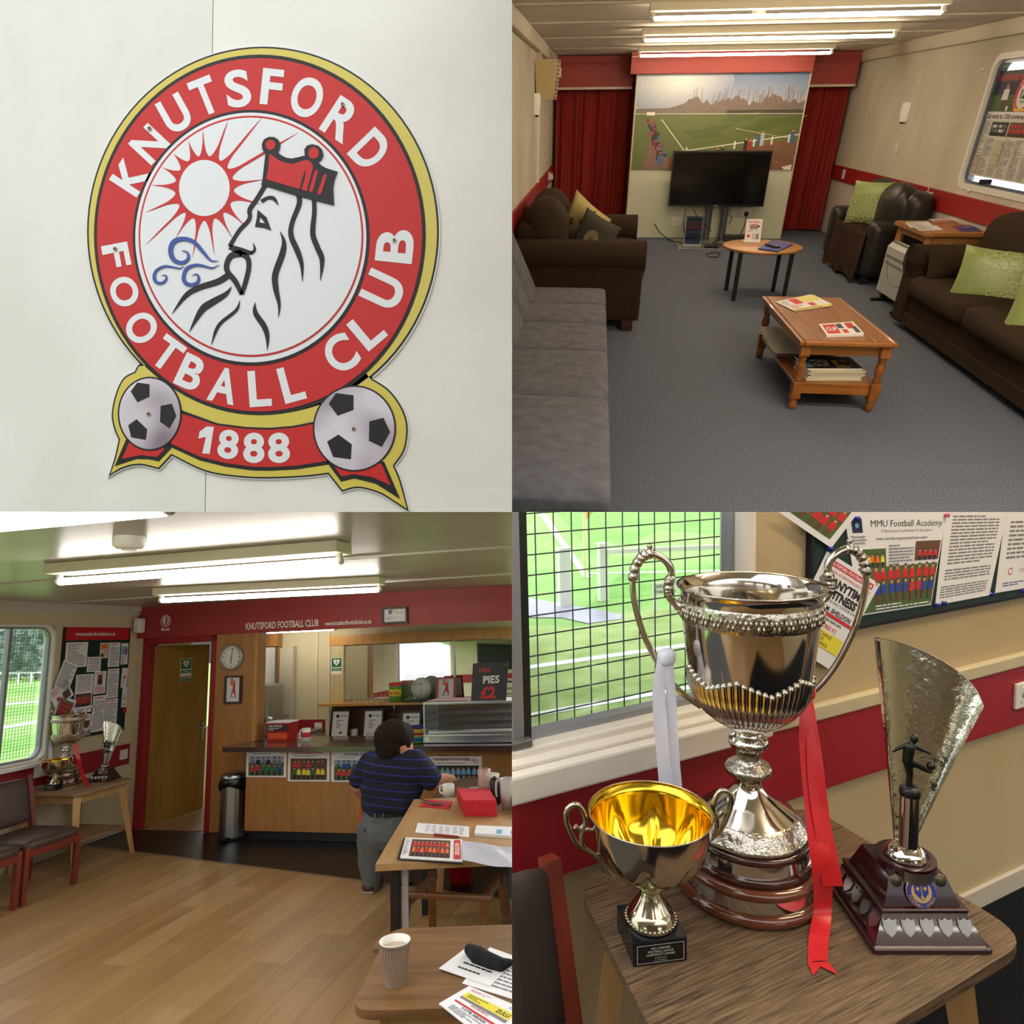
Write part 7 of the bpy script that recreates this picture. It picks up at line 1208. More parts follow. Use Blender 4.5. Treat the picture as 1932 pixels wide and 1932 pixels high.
# ---- table and chair
ZT = .72; M_oakt = mat('worn_oak_top', (48, 34, 22), .5, col2=(122, 98, 72), sc=5, st=(2, 42, 42), detail=8, dist=.4, bump=.25, bsc=12)
def rpoly(pts, r, n=6):
    out = []; N = len(pts)
    for i in range(N):
        a, b, c = Vector(pts[i - 1]), Vector(pts[i]), Vector(pts[(i + 1) % N]); u = (a - b).normalized() * r; v = (c - b).normalized() * r
        for k in range(n + 1): t = k / n; out.append(tuple((b + u) * (1 - t) ** 2 + b * 2 * t * (1 - t) + (b + v) * t * t))
    return out
t4 = thing('trophy_table', 'worn oak table under the window carrying three trophies', 'table', (-.2, -.4, 0)); PT = [(-.60, -.085), (.215, -.085), (.20, -.705), (-.73, -.73)]
MB().prism(rpoly(PT, .09), ZT - .026, ZT).build('table_top', M_oakt, t4, False); MB().prism([(p[0], p[1]) for p in rpoly([(-.5, -.16), (.1, -.16), (.09, -.62), (-.62, -.64)], .01)], ZT - .10, ZT - .026).build('apron', M_beech, t4, False)
for (a, b), (c, d) in (((-.50, -.16), (-.58, -.10)), ((.11, -.16), (.17, -.12)), ((.09, -.60), (.15, -.68)), ((-.60, -.62), (-.68, -.68))): MB().bar((a, b, ZT - .03), (c, d, 0), .065, .065, wx2=.04, wy2=.04).build('leg', M_beech, t4, False)
p = onz(1045, 1618, .84); M_rib = mat('brown_rib_cloth', (44, 32, 26), .85, col2=(60, 46, 38), sc=90, wave='DIAGONAL', detail=0)
wchair(TR(p.x - .235, p.y - .335, 0, .04), 'brown ribbed chair with red wood frame beside the oak table', None, .52, M_rib, M_rib)
# ---- the big silver cup
M_sil = mat('polished_silver', (206, 200, 190), .09, 1.); M_sil2 = mat('embossed_silver', (190, 184, 172), .22, 1., bump=1., bsc=70); M_mah = wood('mahogany_gloss', (52, 20, 16), (74, 32, 22), 'X', 2, .14, coat=.6); M_mah2 = wood('red_brown_gloss', (84, 40, 22), (108, 56, 32), 'X', 2, .14, coat=.6)
cx, cy = -.214, -.283; hdir = Vector((.912, -.41, 0)).normalized(); SP = .00136
cup4 = thing('silver_cup', 'tall silver two handled cup on a tiered wooden plinth', 'trophy', (cx, cy, ZT), math.atan2(hdir.y, hdir.x))
def Z(py): return zat(cx, cy, py) - ZT
def prof(l): return [(h * SP, Z(py)) for py, h in l]
MB().lathe(prof([(1665, 0), (1665, 124), (1660, 129), (1652, 129), (1645, 121), (1645, 118), (1621, 118), (1621, 122), (1616, 125), (1609, 123), (1605, 112), (1603, 0)]), 64, cap=False).build('lower_plinth', M_mah2, cup4)
MB().lathe(prof([(1646, 118.6), (1620, 118.6)]), 64, cap=False).build('silver_band', M_sil, cup4); MB().lathe(prof([(1604, 0), (1604, 112), (1599, 114), (1592, 110), (1590, 105), (1572, 103), (1570, 106), (1564, 108), (1559, 104), (1557, 0)]), 64, cap=False).build('upper_plinth', M_mah, cup4); MB().lathe(prof([(1590, 105.6), (1571, 103.6)]), 64, cap=False).build('silver_band', M_sil, cup4)
MB().lathe(prof([(1557, 0), (1557, 102), (1553, 104), (1549, 101), (1546, 97), (1535, 90), (1528, 84), (1526, 80)]), 72, cap=False, fn=lambda r, z, a, j: r * (1 + (.012 * math.sin(a * 40) if 3 < j < 6 else 0))).build('foot_rim', M_sil2, cup4)
MB().lathe(prof([(1527, 81), (1520, 70), (1508, 52), (1496, 36), (1482, 26), (1470, 21), (1462, 23)]), 56, cap=False).build('foot', M_sil, cup4); MB().lathe(prof([(1463, 20), (1459, 33), (1454, 40), (1447, 41), (1441, 37), (1436, 24), (1428, 20), (1418, 21)]), 56, cap=False).build('stem_disc', M_sil2, cup4)
MB().lathe(prof([(1419, 20), (1412, 24), (1406, 31), (1400, 34), (1393, 33), (1386, 24), (1381, 20), (1374, 21)]), 60, cap=False, fn=lambda r, z, a, j: r * (1 + (.05 * abs(math.sin(a * 15)) if 1 < j < 6 else 0))).build('stem_knop', M_sil, cup4)
BP = [(1375, 20), (1370, 28), (1362, 42), (1350, 60), (1335, 77), (1318, 90), (1300, 98), (1280, 103), (1255, 107), (1225, 111), (1195, 114.5), (1168, 117)]
MB().lathe(prof(BP + [(1128, 119), (1120, 120), (1113, 121), (1108, 125), (1103, 128), (1102, 126), (1106, 121), (1125, 115), (1168, 113), (1225, 106), (1300, 90), (1350, 40), (1365, 0)]), 72, cap=False).build('bowl', M_sil, cup4)
MB().lathe(prof([(1168, 117.5), (1165, 120), (1132, 122), (1128, 119.5)]), 96, cap=False, fn=lambda r, z, a, j: r).build('leaf_band', M_sil2, cup4)
mb = MB(); r = random.Random(8)
for k in range(64):
    a = 2 * PI * k / 64; zc = Z(1148) + (.006 if k % 2 else -.006); R = 121.5 * SP
    for q in range(3): a2 = a + (q - 1) * .03; mb.sph((R * math.cos(a2), R * math.sin(a2), zc + (.008 if q == 1 else -.004)), (.0042, .0042, .0085), 6, 4)
lb_ = mb.build('leaf_relief', M_sil2, cup4); lb_['kind'] = 'stuff'
NF = 60; var = {}
for k in range(NF):
    ph = (k % 10) / 10; tri = abs(ph - .5) * 2; top = 1278 - 22 * tri
    key = round(tri, 2)
    pts = [(h * SP + .0012, Z(py)) for py, h in BP[1:] if py > top]
    hh = next((h0 + (h1 - h0) * (p0 - top) / (p0 - p1) for (p0, h0), (p1, h1) in zip(BP, BP[1:]) if p0 >= top >= p1)); pts.append((hh * SP + .0012, Z(top)))
    if key not in var:
        m_ = MB().tube([(a_, 0, b_) for a_, b_ in pts], [.0018 + .0058 * min(1, a_ / (100 * SP)) for a_, b_ in pts], 6); m_.sph((pts[-1][0], 0, pts[-1][1]), .0076, 7, 5); o = m_.build('flute', M_sil, cup4); var[key] = o.data
    else: o = bpy.data.objects.new('flute', var[key]); COL.objects.link(o); o.parent = cup4; OSET[o.name] = 'q4'
    o.rotation_euler = (0, 0, 2 * PI * k / NF)
HP = [(1306, 1146), (1294, 1136), (1283, 1122), (1281, 1100), (1286, 1078), (1281, 1060), (1266, 1046), (1248, 1040), (1232, 1048), (1221, 1068), (1217, 1100), (1222, 1140), (1233, 1182), (1247, 1218), (1270, 1262), (1300, 1300), (1338, 1330)]
def side(px, py): return ((px - 1425) * SP, 0, Z(py))
for s in (-1, 1):
    P3 = [(-s * side(x, y)[0], 0, side(x, y)[2]) for x, y in HP]; c_ = catmull(P3, 4); n_ = len(c_)
    hd_ = MB().tube(c_, [.012 if i < 4 else (.0095 if i < n_ * .55 else .0075) for i in range(n_)], 10).build('handle', M_sil, cup4)
    mb = MB(); 
    for k in (9, 10, 11, 13, 14, 28, 30, 32, 34, 36, 38): q = c_[min(k, n_ - 1)]; mb.sph(q, .0135, 8, 6)
    mb.sph(c_[28] + Vector((0, 0, .018)), .007, 8, 6); mb.build('handle_leaves', M_sil2, hd_)
NP = Vector((.41, .912, 0)).normalized()
def onpl(px, py, d=0.):   # vertical plane through the cup axis, square to the view, d nearer
    o, dv = ray(px, py); p0 = Vector((cx, cy, 0)) - NP * d; return o + dv * ((p0 - o).dot(NP) / dv.dot(NP))
def ribbon(path, widths, m, name, parent, twist=.0):
    pts = catmull([Vector(p) for p in path], 6); wd = catmull([(w_, 0, 0) for w_ in widths], 6); mb = MB(); n_ = len(pts)
    for off in (0, .0008):
        V = []
        for i, p in enumerate(pts): d = (pts[min(i + 1, n_ - 1)] - pts[max(i - 1, 0)]).normalized(); s_ = (hdir + NP * twist * math.sin(i * .5)).normalized(); V += [p - s_ * wd[i].x / 2 + NP * off, p + NP * off - NP * .004 * math.sin(i * .4), p + s_ * wd[i].x / 2 + NP * off]
        mb.add(V, [q for i in range(n_ - 1) for q in ((3 * i, 3 * i + 1, 3 * i + 4, 3 * i + 3), (3 * i + 1, 3 * i + 2, 3 * i + 5, 3 * i + 4))], 0, True)
    return mb.build(name, m, parent, False)
M_wr = mat('white_satin', (222, 224, 240), .35, sheen=.2); M_rr = mat('red_satin', (206, 16, 24), .35, sheen=.2)
rw = thing('white_ribbon', 'white satin ribbon tied to one handle of the silver cup', 'ribbon', onpl(1258, 1240)); ribbon([onpl(1250, 1244, .02), onpl(1243, 1300, .025), onpl(1247, 1380, .03), onpl(1254, 1450, .03), onpl(1264, 1560, .02), onpl(1272, 1640, .0)], [.026, .030, .032, .034, .034, .034], M_wr, 'tail', rw, .1); ribbon([onpl(1262, 1246, .02), onpl(1266, 1310, .02), onpl(1270, 1400, .025), onpl(1276, 1480, .02), onpl(1284, 1580, .0)], [.022, .024, .026, .028, .028], M_wr, 'tail', rw, .15); kq = onpl(1256, 1240, .01); MB().soft(kq.x - .02, kq.x + .02, kq.y - .02, kq.y + .014, kq.z - .018, kq.z + .02, .014, .003, n=4).build('knot', M_wr, rw, False)
rr4 = thing('red_ribbon', 'red satin ribbon hanging from the silver cup to the table', 'ribbon', onpl(1520, 1310)); ribbon([onpl(1522, 1308, .02), onpl(1524, 1370, .05), onpl(1529, 1450, .08), onpl(1540, 1560, .12), onpl(1552, 1640, .15), onz(1552, 1715, ZT + .025), onz(1545, 1770, ZT + .006), onz(1543, 1815, ZT + .004)], [.024, .042, .044, .046, .048, .044, .044, .044], M_rr, 'tail', rr4, .08); ribbon([onpl(1528, 1330, .03), onpl(1536, 1420, .07), onpl(1546, 1520, .11), onpl(1562, 1610, .14), onpl(1572, 1672, .155)], [.02, .036, .04, .042, .044], M_rr, 'tail', rr4, .1)
e = onz(1543, 1815, ZT + .004); s_ = hdir; f_ = -NP; MB().add([e - s_ * .022, e + s_ * .022, e + s_ * .026 + f_ * .035, e + f_ * .012, e - s_ * .026 + f_ * .035], [(0, 1, 3), (1, 2, 3), (0, 3, 4)]).build('swallowtail_end', M_rr, rr4, False)
kq = onpl(1520, 1306, .015); MB().soft(kq.x - .018, kq.x + .018, kq.y - .02, kq.y + .01, kq.z - .016, kq.z + .016, .012, .003, n=4).build('knot', M_rr, rr4, False)
# ---- small silver cup with gilt bowl on a black plinth
sx, sy = -.556, -.345; rz_ = math.atan2(-.042, .136); hpl = .056
M_nick = mat('nickel_silver', (196, 186, 164), .13, 1.); M_gilt = mat('gilt', (240, 200, 60), .14, 1.); M_plin = mat('black_marble', (18, 19, 24), .2)
sc4 = thing('small_cup', 'small silver cup with gilt bowl on a black plinth', 'trophy', (sx, sy, ZT), rz_); sc4b = .060
MB().bx(-sc4b, sc4b, -sc4b, sc4b, 0, hpl, bev=.002).build('plinth', M_plin, sc4); MB().bx(-sc4b + .008, sc4b - .008, -sc4b - .002, -sc4b + .001, .007, hpl - .008).build('name_plate', mat('plate_black', (14, 14, 16), .3), sc4)
L_ = LOCM[sc4.name]; S = Sheet([L_ @ Vector(v) for v in ((-sc4b + .008, -sc4b - .0021, .007), (sc4b - .008, -sc4b - .0021, .007), (sc4b - .008, -sc4b - .0021, hpl - .008), (-sc4b + .008, -sc4b - .0021, hpl - .008))], .0002)
for a in ((0, 0, 1, .03), (0, .97, 1, 1), (0, 0, .012, 1), (.988, 0, 1, 1)): S.rect(*a, 0)
for k, tx_ in enumerate(('MID-CHESHIRE', 'FOOTBALL LEAGUE', 'HOSPITALITY AWARD')): S.text(tx_, .5, .80 - k * .17, .115, 0, .02, maxw=.80)
S.text('DONATED BY', .5, .28, .07, 0, maxw=.4); S.text('R. D. ETCHELLS', .5, .15, .07, 0, maxw=.4); S.mb.build('engraving', [mat('engraved_silver', (190, 186, 176), .4)], sc4, False)
def Zs(py): return zat(sx, sy, py) - ZT
dz0 = hpl - Zs(1748)
def sprof(l): return [(h * .00112, Zs(py) + (dz0 if py > 1740 else dz0 * max(0, (py - 1640) / 108))) for py, h in l]
MB().lathe(sprof([(1748, 0), (1748, 48), (1744, 50), (1738, 47), (1728, 44), (1718, 34)]), 48, cap=False).build('foot_rim', M_nick, sc4)
MB().lathe(sprof([(1719, 36), (1710, 30), (1700, 24), (1690, 19), (1683, 17)]), 64, cap=False, fn=lambda r, z, a, j: r * (1 + .07 * abs(math.sin(a * 11)))).build('fluted_foot', M_nick, sc4); MB().lathe(sprof([(1684, 16), (1680, 22), (1676, 23), (1672, 19), (1666, 24), (1658, 24), (1653, 17), (1648, 19)]), 40, cap=False).build('stem_knop', M_nick, sc4)
mb = MB()
for k in range(36): a = 2 * PI * k / 36; mb.sph((48.5 * .00112 * math.cos(a), 48.5 * .00112 * math.sin(a), hpl + .009), .0036, 6, 4)
mb.build('beaded_edge', M_nick, sc4)['kind'] = 'stuff'
lobe = lambda r, z, a, j: r * (1 - .22 * max(0, (1 - abs(z - sprof([(1625, 1)])[0][1]) / .055)) * (1 - abs(math.cos(a * 4))) ** 2)
MB().lathe(sprof([(1649, 16), (1648, 32), (1643, 56), (1634, 76), (1620, 92), (1602, 104), (1580, 111), (1555, 116), (1530, 119)]), 96, cap=False, fn=lobe).build('bowl', M_nick, sc4); MB().lathe(sprof([(1530, 119), (1529, 118), (1555, 114.5), (1580, 109), (1602, 101), (1620, 89), (1634, 72), (1642, 50), (1645, 0)]), 96, cap=False, fn=lobe).build('gilt_lining', M_gilt, sc4)
MB().tube([(118.8 * .00112 * math.cos(2 * PI * i / 48), 118.8 * .00112 * math.sin(2 * PI * i / 48), sprof([(1530, 1)])[0][1]) for i in range(48)], .0018, 6, closed=True).build('rim_bead', M_nick, sc4)
for s in (-1, 1):
    f = lambda x, y: (s * (x - 1207) * -.00112, 0, sprof([(y, 1)])[0][1])
    hd_ = MB().tube(catmull([f(x, y) for x, y in ((1128, 1640), (1098, 1605), (1064, 1580), (1046, 1548), (1040, 1522), (1048, 1508), (1062, 1505), (1074, 1520), (1078, 1540), (1068, 1552), (1058, 1545))], 5), .0062, 8).build('handle', M_nick, sc4); MB().tube(catmull([f(x, y) for x, y in ((1090, 1556), (1076, 1552), (1070, 1560), (1072, 1580), (1092, 1600))], 5), .005, 8).build('handle_scroll', M_nick, hd_); MB().tube(catmull([f(x, y) for x, y in ((1100, 1600), (1110, 1625), (1124, 1640), (1132, 1640), (1128, 1648), (1120, 1644))], 4), .005, 8).build('handle_scroll', M_nick, hd_)
# ---- flared trophy with a footballer on a stepped mahogany base
gx, gy = .018, -.528; grz = math.atan2(-.123, .246); M_plum = mat('plum_gloss', (40, 12, 20), .15, coat=.6, col2=(52, 18, 26), sc=3)
gt_ = thing('flared_trophy', 'flared silver trophy with a footballer on a dark stepped base', 'trophy', (gx, gy, ZT), grz); B0 = .126
def pyr(b0, b1, z0, z1): return ([(-b0, -b0, z0), (b0, -b0, z0), (b0, b0, z0), (-b0, b0, z0), (-b1, -b1, z1), (b1, -b1, z1), (b1, b1, z1), (-b1, b1, z1)], [(3, 2, 1, 0), (4, 5, 6, 7), (0, 1, 5, 4), (1, 2, 6, 5), (2, 3, 7, 6), (3, 0, 4, 7)])
MB().bx(-B0, B0, -B0, B0, 0, .014, bev=.004).add(*pyr(B0 - .008, B0 - .012, .014, .022)).build('bottom_moulding', M_plum, gt_); MB().add(*pyr(B0 - .012, B0 - .036, .022, .070)).build('sloped_tier', M_plum, gt_); MB().bx(-B0 + .032, B0 - .032, -B0 + .032, B0 - .032, .070, .080, bev=.003).build('middle_moulding', M_plum, gt_); MB().add(*pyr(B0 - .044, B0 - .064, .080, .135)).build('upper_tier', M_plum, gt_); MB().cyl((0, -.012, .120), .062, .034, 36).build('round_tier', M_plum, gt_)
M_shd = mat('silver_shield', (178, 178, 180), .32, 1.)
for k in range(5):
    xx = -.080 + k * .040; q = []; mb = MB(basis((xx, -B0 + .0235, .046), (1, 0, 0), (0, .45, .89))); shp = [(x * .88, y * .88) for x, y in ((-.016, .018), (-.008, .015), (0, .020), (.008, .015), (.016, .018), (.0165, 0), (.011, -.012), (0, -.021), (-.011, -.012), (-.0165, 0))]; mb.prism([(x, y) for x, y in shp], 0, .0025).prism([(x * .8, y * .8) for x, y in shp], .0025, .0034); mb.build('shield', M_shd, gt_); mb = MB(basis((-B0 + .0235, xx, .046), (0, -1, 0), (.45, 0, .89))); mb.prism(shp, 0, .0025); mb.build('side_shield', M_shd, gt_)
bd = MB(basis((0, -B0 + .052, .108), (1, 0, 0), (0, .34, .94))); bd.lathe([(0, .004), (.032, .004), (.032, 0)], 32, 0, c=(0, 0, 0), cap=False, sm=False).lathe([(.031, .0042), (.033, .003)], 32, 1, cap=False).lathe([(0, .0045), (.022, .0045)], 32, 1, cap=False, sm=False).prism([(-.015, .014), (.015, .014), (.015, -.002), (0, -.018), (-.015, -.002)], .0046, .0052, 0).prism([(-.001, .012), (.001, .012), (.001, -.008), (-.001, -.008)], .0052, .0058, 1).prism(ell(-.008, .007, .0035, .004, 10), .0052, .0058, 1).prism(ell(.008, .007, .0035, .004, 10), .0052, .0058, 1).prism(ell(0, -.011, .0033, .004, 10), .0052, .0058, 1)
for word, a0, st, fl in (('CHESHIRE', 2.25, -.19, 1), ('FOOTBALL LEAGUE', 3.45, .17, -1)):
    for k, ch in enumerate(word):
        if ch == ' ': continue
        a = a0 + k * st; V, Fc = text_geo(ch, .01); rr = a - PI / 2 if fl > 0 else a + PI / 2; c_, s_ = math.cos(rr), math.sin(rr); bd.add([(.0268 * math.cos(a) + ((x - .3) * c_ - (y - .36) * s_) * .0082, .0268 * math.sin(a) + ((x - .3) * s_ + (y - .36) * c_) * .0082, .0048) for x, y in V], Fc, 1)
bd.build('enamel_badge', [mat('enamel_blue', (20, 40, 130), .2), mat('badge_gold', (214, 176, 110), .3, .8)], gt_)
for s in (-1, 1): MB(basis((s * .048, -B0 + .062, .127), (1, 0, 0), (0, .34, .94))).lathe([(0, .003), (.012, .0025), (.0135, 0)], 20, cap=False).build('medal', mat('dull_medal', (90, 84, 70), .4, .8), gt_)
MB(basis((0, -.0755, .137), (1, 0, 0), (0, 0, 1))).grid(lambda u, v: (-.032 + .064 * u, -.013 + .026 * v, .002 - .010 * (2 * u - 1) ** 2), 8, 2).build('front_plate', M_shd, gt_)
MB().lathe([(0, .154), (.045, .154), (.046, .160), (.024, .184), (0, .184)], 36, c=(0, -.012, 0), cap=False).build('silver_cone', M_sil, gt_); MB().cyl((0, -.022, .184), .0195, .118, 24).build('column', M_sil, gt_); MB().lathe([(.019, .302), (.0215, .304), (.0215, .318), (.017, .324), (0, .325)], 24, c=(0, -.022, 0), cap=False).build('black_cap', mat('cap_black', (22, 24, 24), .35), gt_)
def fan(u, v):
    a = math.radians(192 - 205 * u); zt_ = .655 - .055 * u - .10 * u * u + .02 * math.sin(PI * u); z = .176 + (zt_ - .176) * v; R = .022 + .094 * v * (.9 + .1 * v) * (.78 + .30 * u); return Vector((R * math.cos(a) * 1.02 + .006 + .012 * v * u + .022 * v, .55 * R * math.sin(a) + .004, z))
M_ham = mat('hammered_silver', (206, 204, 190), .16, 1., bump=.5, bsc=55); MB().grid(fan, 40, 20).grid(lambda u, v: fan(1 - u, v) + Vector((0, .0015, 0)), 40, 20).build('flared_sheet', M_ham, gt_)
MB().tube([fan(u / 30, 1.) for u in range(31)], .0016, 6).build('sheet_edge', M_sil, gt_)
fz = .325; ff = lambda x, z, y=0.: (x, -.022 + y, fz + z)
blob([(ff(-.002, .0), ff(-.001, .03), .007, .0065), (ff(-.001, .03), ff(-.008, .058), .0075, .010), (ff(-.006, .058), ff(.016, .048), .010, .0075), (ff(.016, .048), ff(.036, .034), .0075, .0045), (ff(.036, .034), ff(.046, .032), .0045, .004), (ff(-.008, .058), ff(-.004, .09), .0105, .0125), (ff(-.004, .09), ff(.002, .098), .0125, .006), (ff(.002, .098), ff(.005, .108), .0055, .0065), (ff(.006, .109), ff(.007, .112), .0088, .0088),
      (ff(-.012, .095), ff(-.028, .088), .0055, .0045), (ff(-.028, .088), ff(-.040, .080), .0045, .003), (ff(.006, .093), ff(.022, .084), .0055, .0042), (ff(.022, .084), ff(.042, .075), .0042, .003), (ff(-.001, .0), ff(.008, .001, -.004), .006, .004)], 'footballer_figure', [mat('pewter', (58, 62, 60), .32, .9)], gt_, .0022, 2)
MB().sph(ff(.045, .046), .0095, 14, 10).build('ball', mat('pewter', (58, 62, 60), .32, .9), gt_)
# ---- outside: pitch, path, posts, corner flag, sign
ZG = -.45; M_gr = mat('pitch_grass', (124, 166, 92), .9, col2=(146, 186, 112), sc=1.2, detail=8, spec=.1); M_gr2 = mat('pitch_grass_dark', (108, 156, 78), .9, col2=(128, 174, 96), sc=1.4, detail=8, spec=.1); M_line = mat('line_white', (240, 244, 240), .8)
M_nearg = mat('near_grass', (136, 164, 96), .9, col2=(172, 192, 130), sc=3, detail=9, spec=.1)
def gpoly(pxs, z, m, name, lab=None):
    q = [onz(x, y, z) for x, y in pxs]; return q
pit = tag(MB().bx(-26, 40, .6, 70, ZG - .1, ZG).build('ground_trophy_window', M_gr), kind='structure')
def patch(pxs, m, name, dz, parent=pit): q = [onz(x, y, ZG + dz) for x, y in pxs]; return MB().add(q, [tuple(range(len(q)))[::-1]] if (q[1] - q[0]).cross(q[2] - q[1]).z < 0 else [tuple(range(len(q)))]).build(name, m, parent)
patch([(900, 1190), (1010, 1180), (1100, 1182), (1180, 1152), (1400, 1142), (1400, 1290), (1390, 1450), (900, 1520)], M_nearg, 'near_verge', .004)
patch([(1050, 966), (1180, 960), (1420, 962), (1420, 1012), (1240, 1000), (1130, 1060)], M_gr2, 'mown_stripe', .003); patch([(1180, 1075), (1420, 1062), (1420, 1110), (1120, 1130)], M_gr2, 'mown_stripe', .003)
for q in ([(1012, 962), (1024, 962), (1114, 1090), (1102, 1090)], [(990, 1256), (1420, 1196), (1420, 1202), (990, 1263)], [(1000, 1345), (1420, 1272), (1420, 1279), (1000, 1353)], [(1100, 1081), (1420, 1074), (1420, 1076), (1100, 1083)]): patch(q, M_line, 'painted_line', .008)
M_path = mat('wet_path', (168, 170, 186), .4, col2=(146, 146, 166), sc=3); patch([(920, 1125), (1000, 1128), (1080, 1142), (1130, 1150), (1175, 1160), (1170, 1168), (1110, 1176), (1060, 1165), (900, 1163)], M_path, 'path', .012)
for xt, yt, xb, yb_2, wd_ in ((1047, 1037, 1065, 1144, 22), (1122, 1028, 1138, 1134, 16)):
    b_ = onz(xb, yb_2, ZG); z_ = zat(b_.x, b_.y, yt); wm = onz(xb + wd_, yb_2, ZG).x - b_.x; po = thing('goal_post_rail', 'broad white painted post of the pitch rail' if wd_ > 20 else 'narrow white painted post of the pitch rail', 'post', (b_.x, b_.y, ZG), 0, 'pitch rail posts'); MB().bx(-abs(wm) / 2 - .02, abs(wm) / 2 + .02, -.05, .05, 0, z_ - ZG, bev=.01).build('post', WHITE, po); MB().bx(-abs(wm) / 2 - .03, abs(wm) / 2 + .03, -.06, .06, z_ - ZG, z_ - ZG + .03).build('cap', WHITE, po)
a, b = onz(1148, 1134, ZG), onz(1500, 1122, ZG); ra = zat(a.x, a.y, 1040); rb = zat(b.x, b.y, 1026); rl = tag(MB().bar((a.x - .1, a.y, ra), (b.x, b.y, rb), .05, .07).build('pitch_rail', WHITE, None, False, (a.x, a.y, ra)), 'white horizontal rail running along the pitch', 'rail')
f0 = onz(1104, 1090, ZG); zf_ = zat(f0.x, f0.y, 950); fgp = thing('corner_flag', 'corner flag pole with a yellow flag on the pitch', 'corner flag', (f0.x, f0.y, ZG)); MB().cyl((0, 0, 0), .03, zf_ - ZG, 8).build('pole', mat('cream_pole', (226, 226, 170), .5), fgp); mb = MB(); zz = zat(f0.x, f0.y, 966) - ZG; mb.add([(0, 0, zz + .5), (0, 0, zz - .18), (.42, .0, zz + .2)], [(0, 1, 2), (2, 1, 0)]); mb.build('flag', mat('flag_yellow', (226, 206, 90), .7), fgp)
s0 = onz(1254, 1152, ZG); zt2 = zat(s0.x, s0.y, 1098); wdt = (onz(1272, 1150, ZG) - onz(1227, 1154, ZG)).length; zb2 = zat(s0.x, s0.y, 1122); ex = (onz(1272, 1150, ZG) - onz(1227, 1154, ZG)).normalized(); c0 = Vector((s0.x, s0.y, 0)); S = Sheet([c0 - ex * wdt / 2 + Vector((0, 0, zb2)), c0 + ex * wdt / 2 + Vector((0, 0, zb2)), c0 + ex * wdt / 2 + Vector((0, 0, zt2)), c0 - ex * wdt / 2 + Vector((0, 0, zt2))], .02); S.text('KEEP OFF', .48, .72, .26, NV_, .01, maxw=.85, h=.004); S.text('THE PITCH', .5, .3, .26, NV_, .01, maxw=.9, h=.004); sg_ = S.done('pitch_sign', 'white sign reading KEEP OFF THE PITCH by the rail', 'sign', WHITE, INKS)
for s in (-.35, .35): q = c0 + ex * wdt * s; MB().bx(q.x - .02, q.x + .02, q.y - .0, q.y + .04, ZG, zb2).build('leg', WHITE, sg_, False)
# ================================================================ trophies also stand in the bar room view
use('q3')
pc, ps_, pg_ = onz(119, 1480, ZT3), onz(101, 1490, ZT3), onz(197, 1472, ZT3); rzc = math.atan2(.30, .95) * 0 - .32 + .55
SC3 = Matrix.Scale(.83, 4); Lc = TR(pc.x, pc.y, ZT3, .26) @ SC3; dup(cup4, Lc, 'tall silver cup on the table under the bar room window', None); dup(sc4, TR(ps_.x, ps_.y, ZT3, .2) @ SC3, 'small gilt cup beside the tall cup on the bar room table'); dup(gt_, TR(pg_.x, pg_.y, ZT3, .2) @ SC3, 'flared trophy beside the tall cup on the bar room table')
def ony_p(px, py, d=0.): return ony(px, py, pc.y - d)
def rib3(path, wd, m, name, label):
    t = thing(name, label, 'ribbon', path[0]); pts = catmull(path, 5); mb = MB(); n_ = len(pts)
    for of in (0, .001): mb.add([p + Vector((s * wd / 2, of, 0)) for p in pts for s in (-1, 1)], [(2 * i, 2 * i + 1, 2 * i + 3, 2 * i + 2) for i in range(n_ - 1)], 0, True)
    mb.build('tail', m, t, False)
rib3([ony_p(143, 1405, .05), ony_p(147, 1430, .09), ony_p(155, 1460, .12), onz(166, 1485, ZT3 + .006)], .05, M_rr, 'red_ribbon', 'red ribbon on the tall cup in the bar room'); rib3([ony_p(92, 1390, .02), ony_p(94, 1420, .05), ony_p(96, 1455, .06)], .05, M_wr, 'white_ribbon', 'white ribbon on the tall cup in the bar room')
# outside the bar room window
ZG3 = -.5; p3 = tag(MB().bx(-90, -.6, -20, 120, ZG3 - .1, ZG3).build('ground_bar_window', M_gr), kind='structure')
def patch3(pxs, m, name, dz): q = [onz(x, y, ZG3 + dz) for x, y in pxs]; return MB().add(q, [tuple(range(len(q)))[::-1]] if (q[1] - q[0]).cross(q[2] - q[1]).z < 0 else [tuple(range(len(q)))]).build(name, m, p3)
for q in ([(-20, 1374), (120, 1352), (120, 1356), (-20, 1379)], [(-20, 1330), (120, 1318), (120, 1320), (-20, 1333)]): patch3(q, M_line, 'painted_line', .01)
for q in ([(-20, 1300), (120, 1292), (120, 1304), (-20, 1312)], [(-20, 1340), (120, 1326), (120, 1340), (-20, 1356)], [(-20, 1400), (120, 1376), (120, 1396), (-20, 1424)]): patch3(q, M_gr2, 'mown_stripe', .006)
a, b = onz(-60, 1292, ZG3), onz(140, 1290, ZG3); ra = zat(a.x, a.y, 1272); rail3 = thing('far_pitch_rail', 'white post and rail fence across the pitch outside the bar window', 'fence', a); MB().bar((a.x, a.y, ra), (b.x, b.y, ra), .08, .12).build('rail', WHITE, rail3, False)
for k in range(9): q = a + (b - a) * k / 8; MB().bx(q.x - .06, q.x + .06, q.y - .06, q.y + .06, ZG3, ra).build('post', WHITE, rail3, False)
M_leaf = [mat('hazed_leaf_%d' % i, c, .8, col2=d, sc=1.5) for i, (c, d) in enumerate((((84, 110, 96), (116, 138, 126)), ((104, 126, 120), (140, 158, 156))))]; hb_ = onz(30, 1281, ZG3)  # leaf colours lifted towards blue grey, distance haze painted in
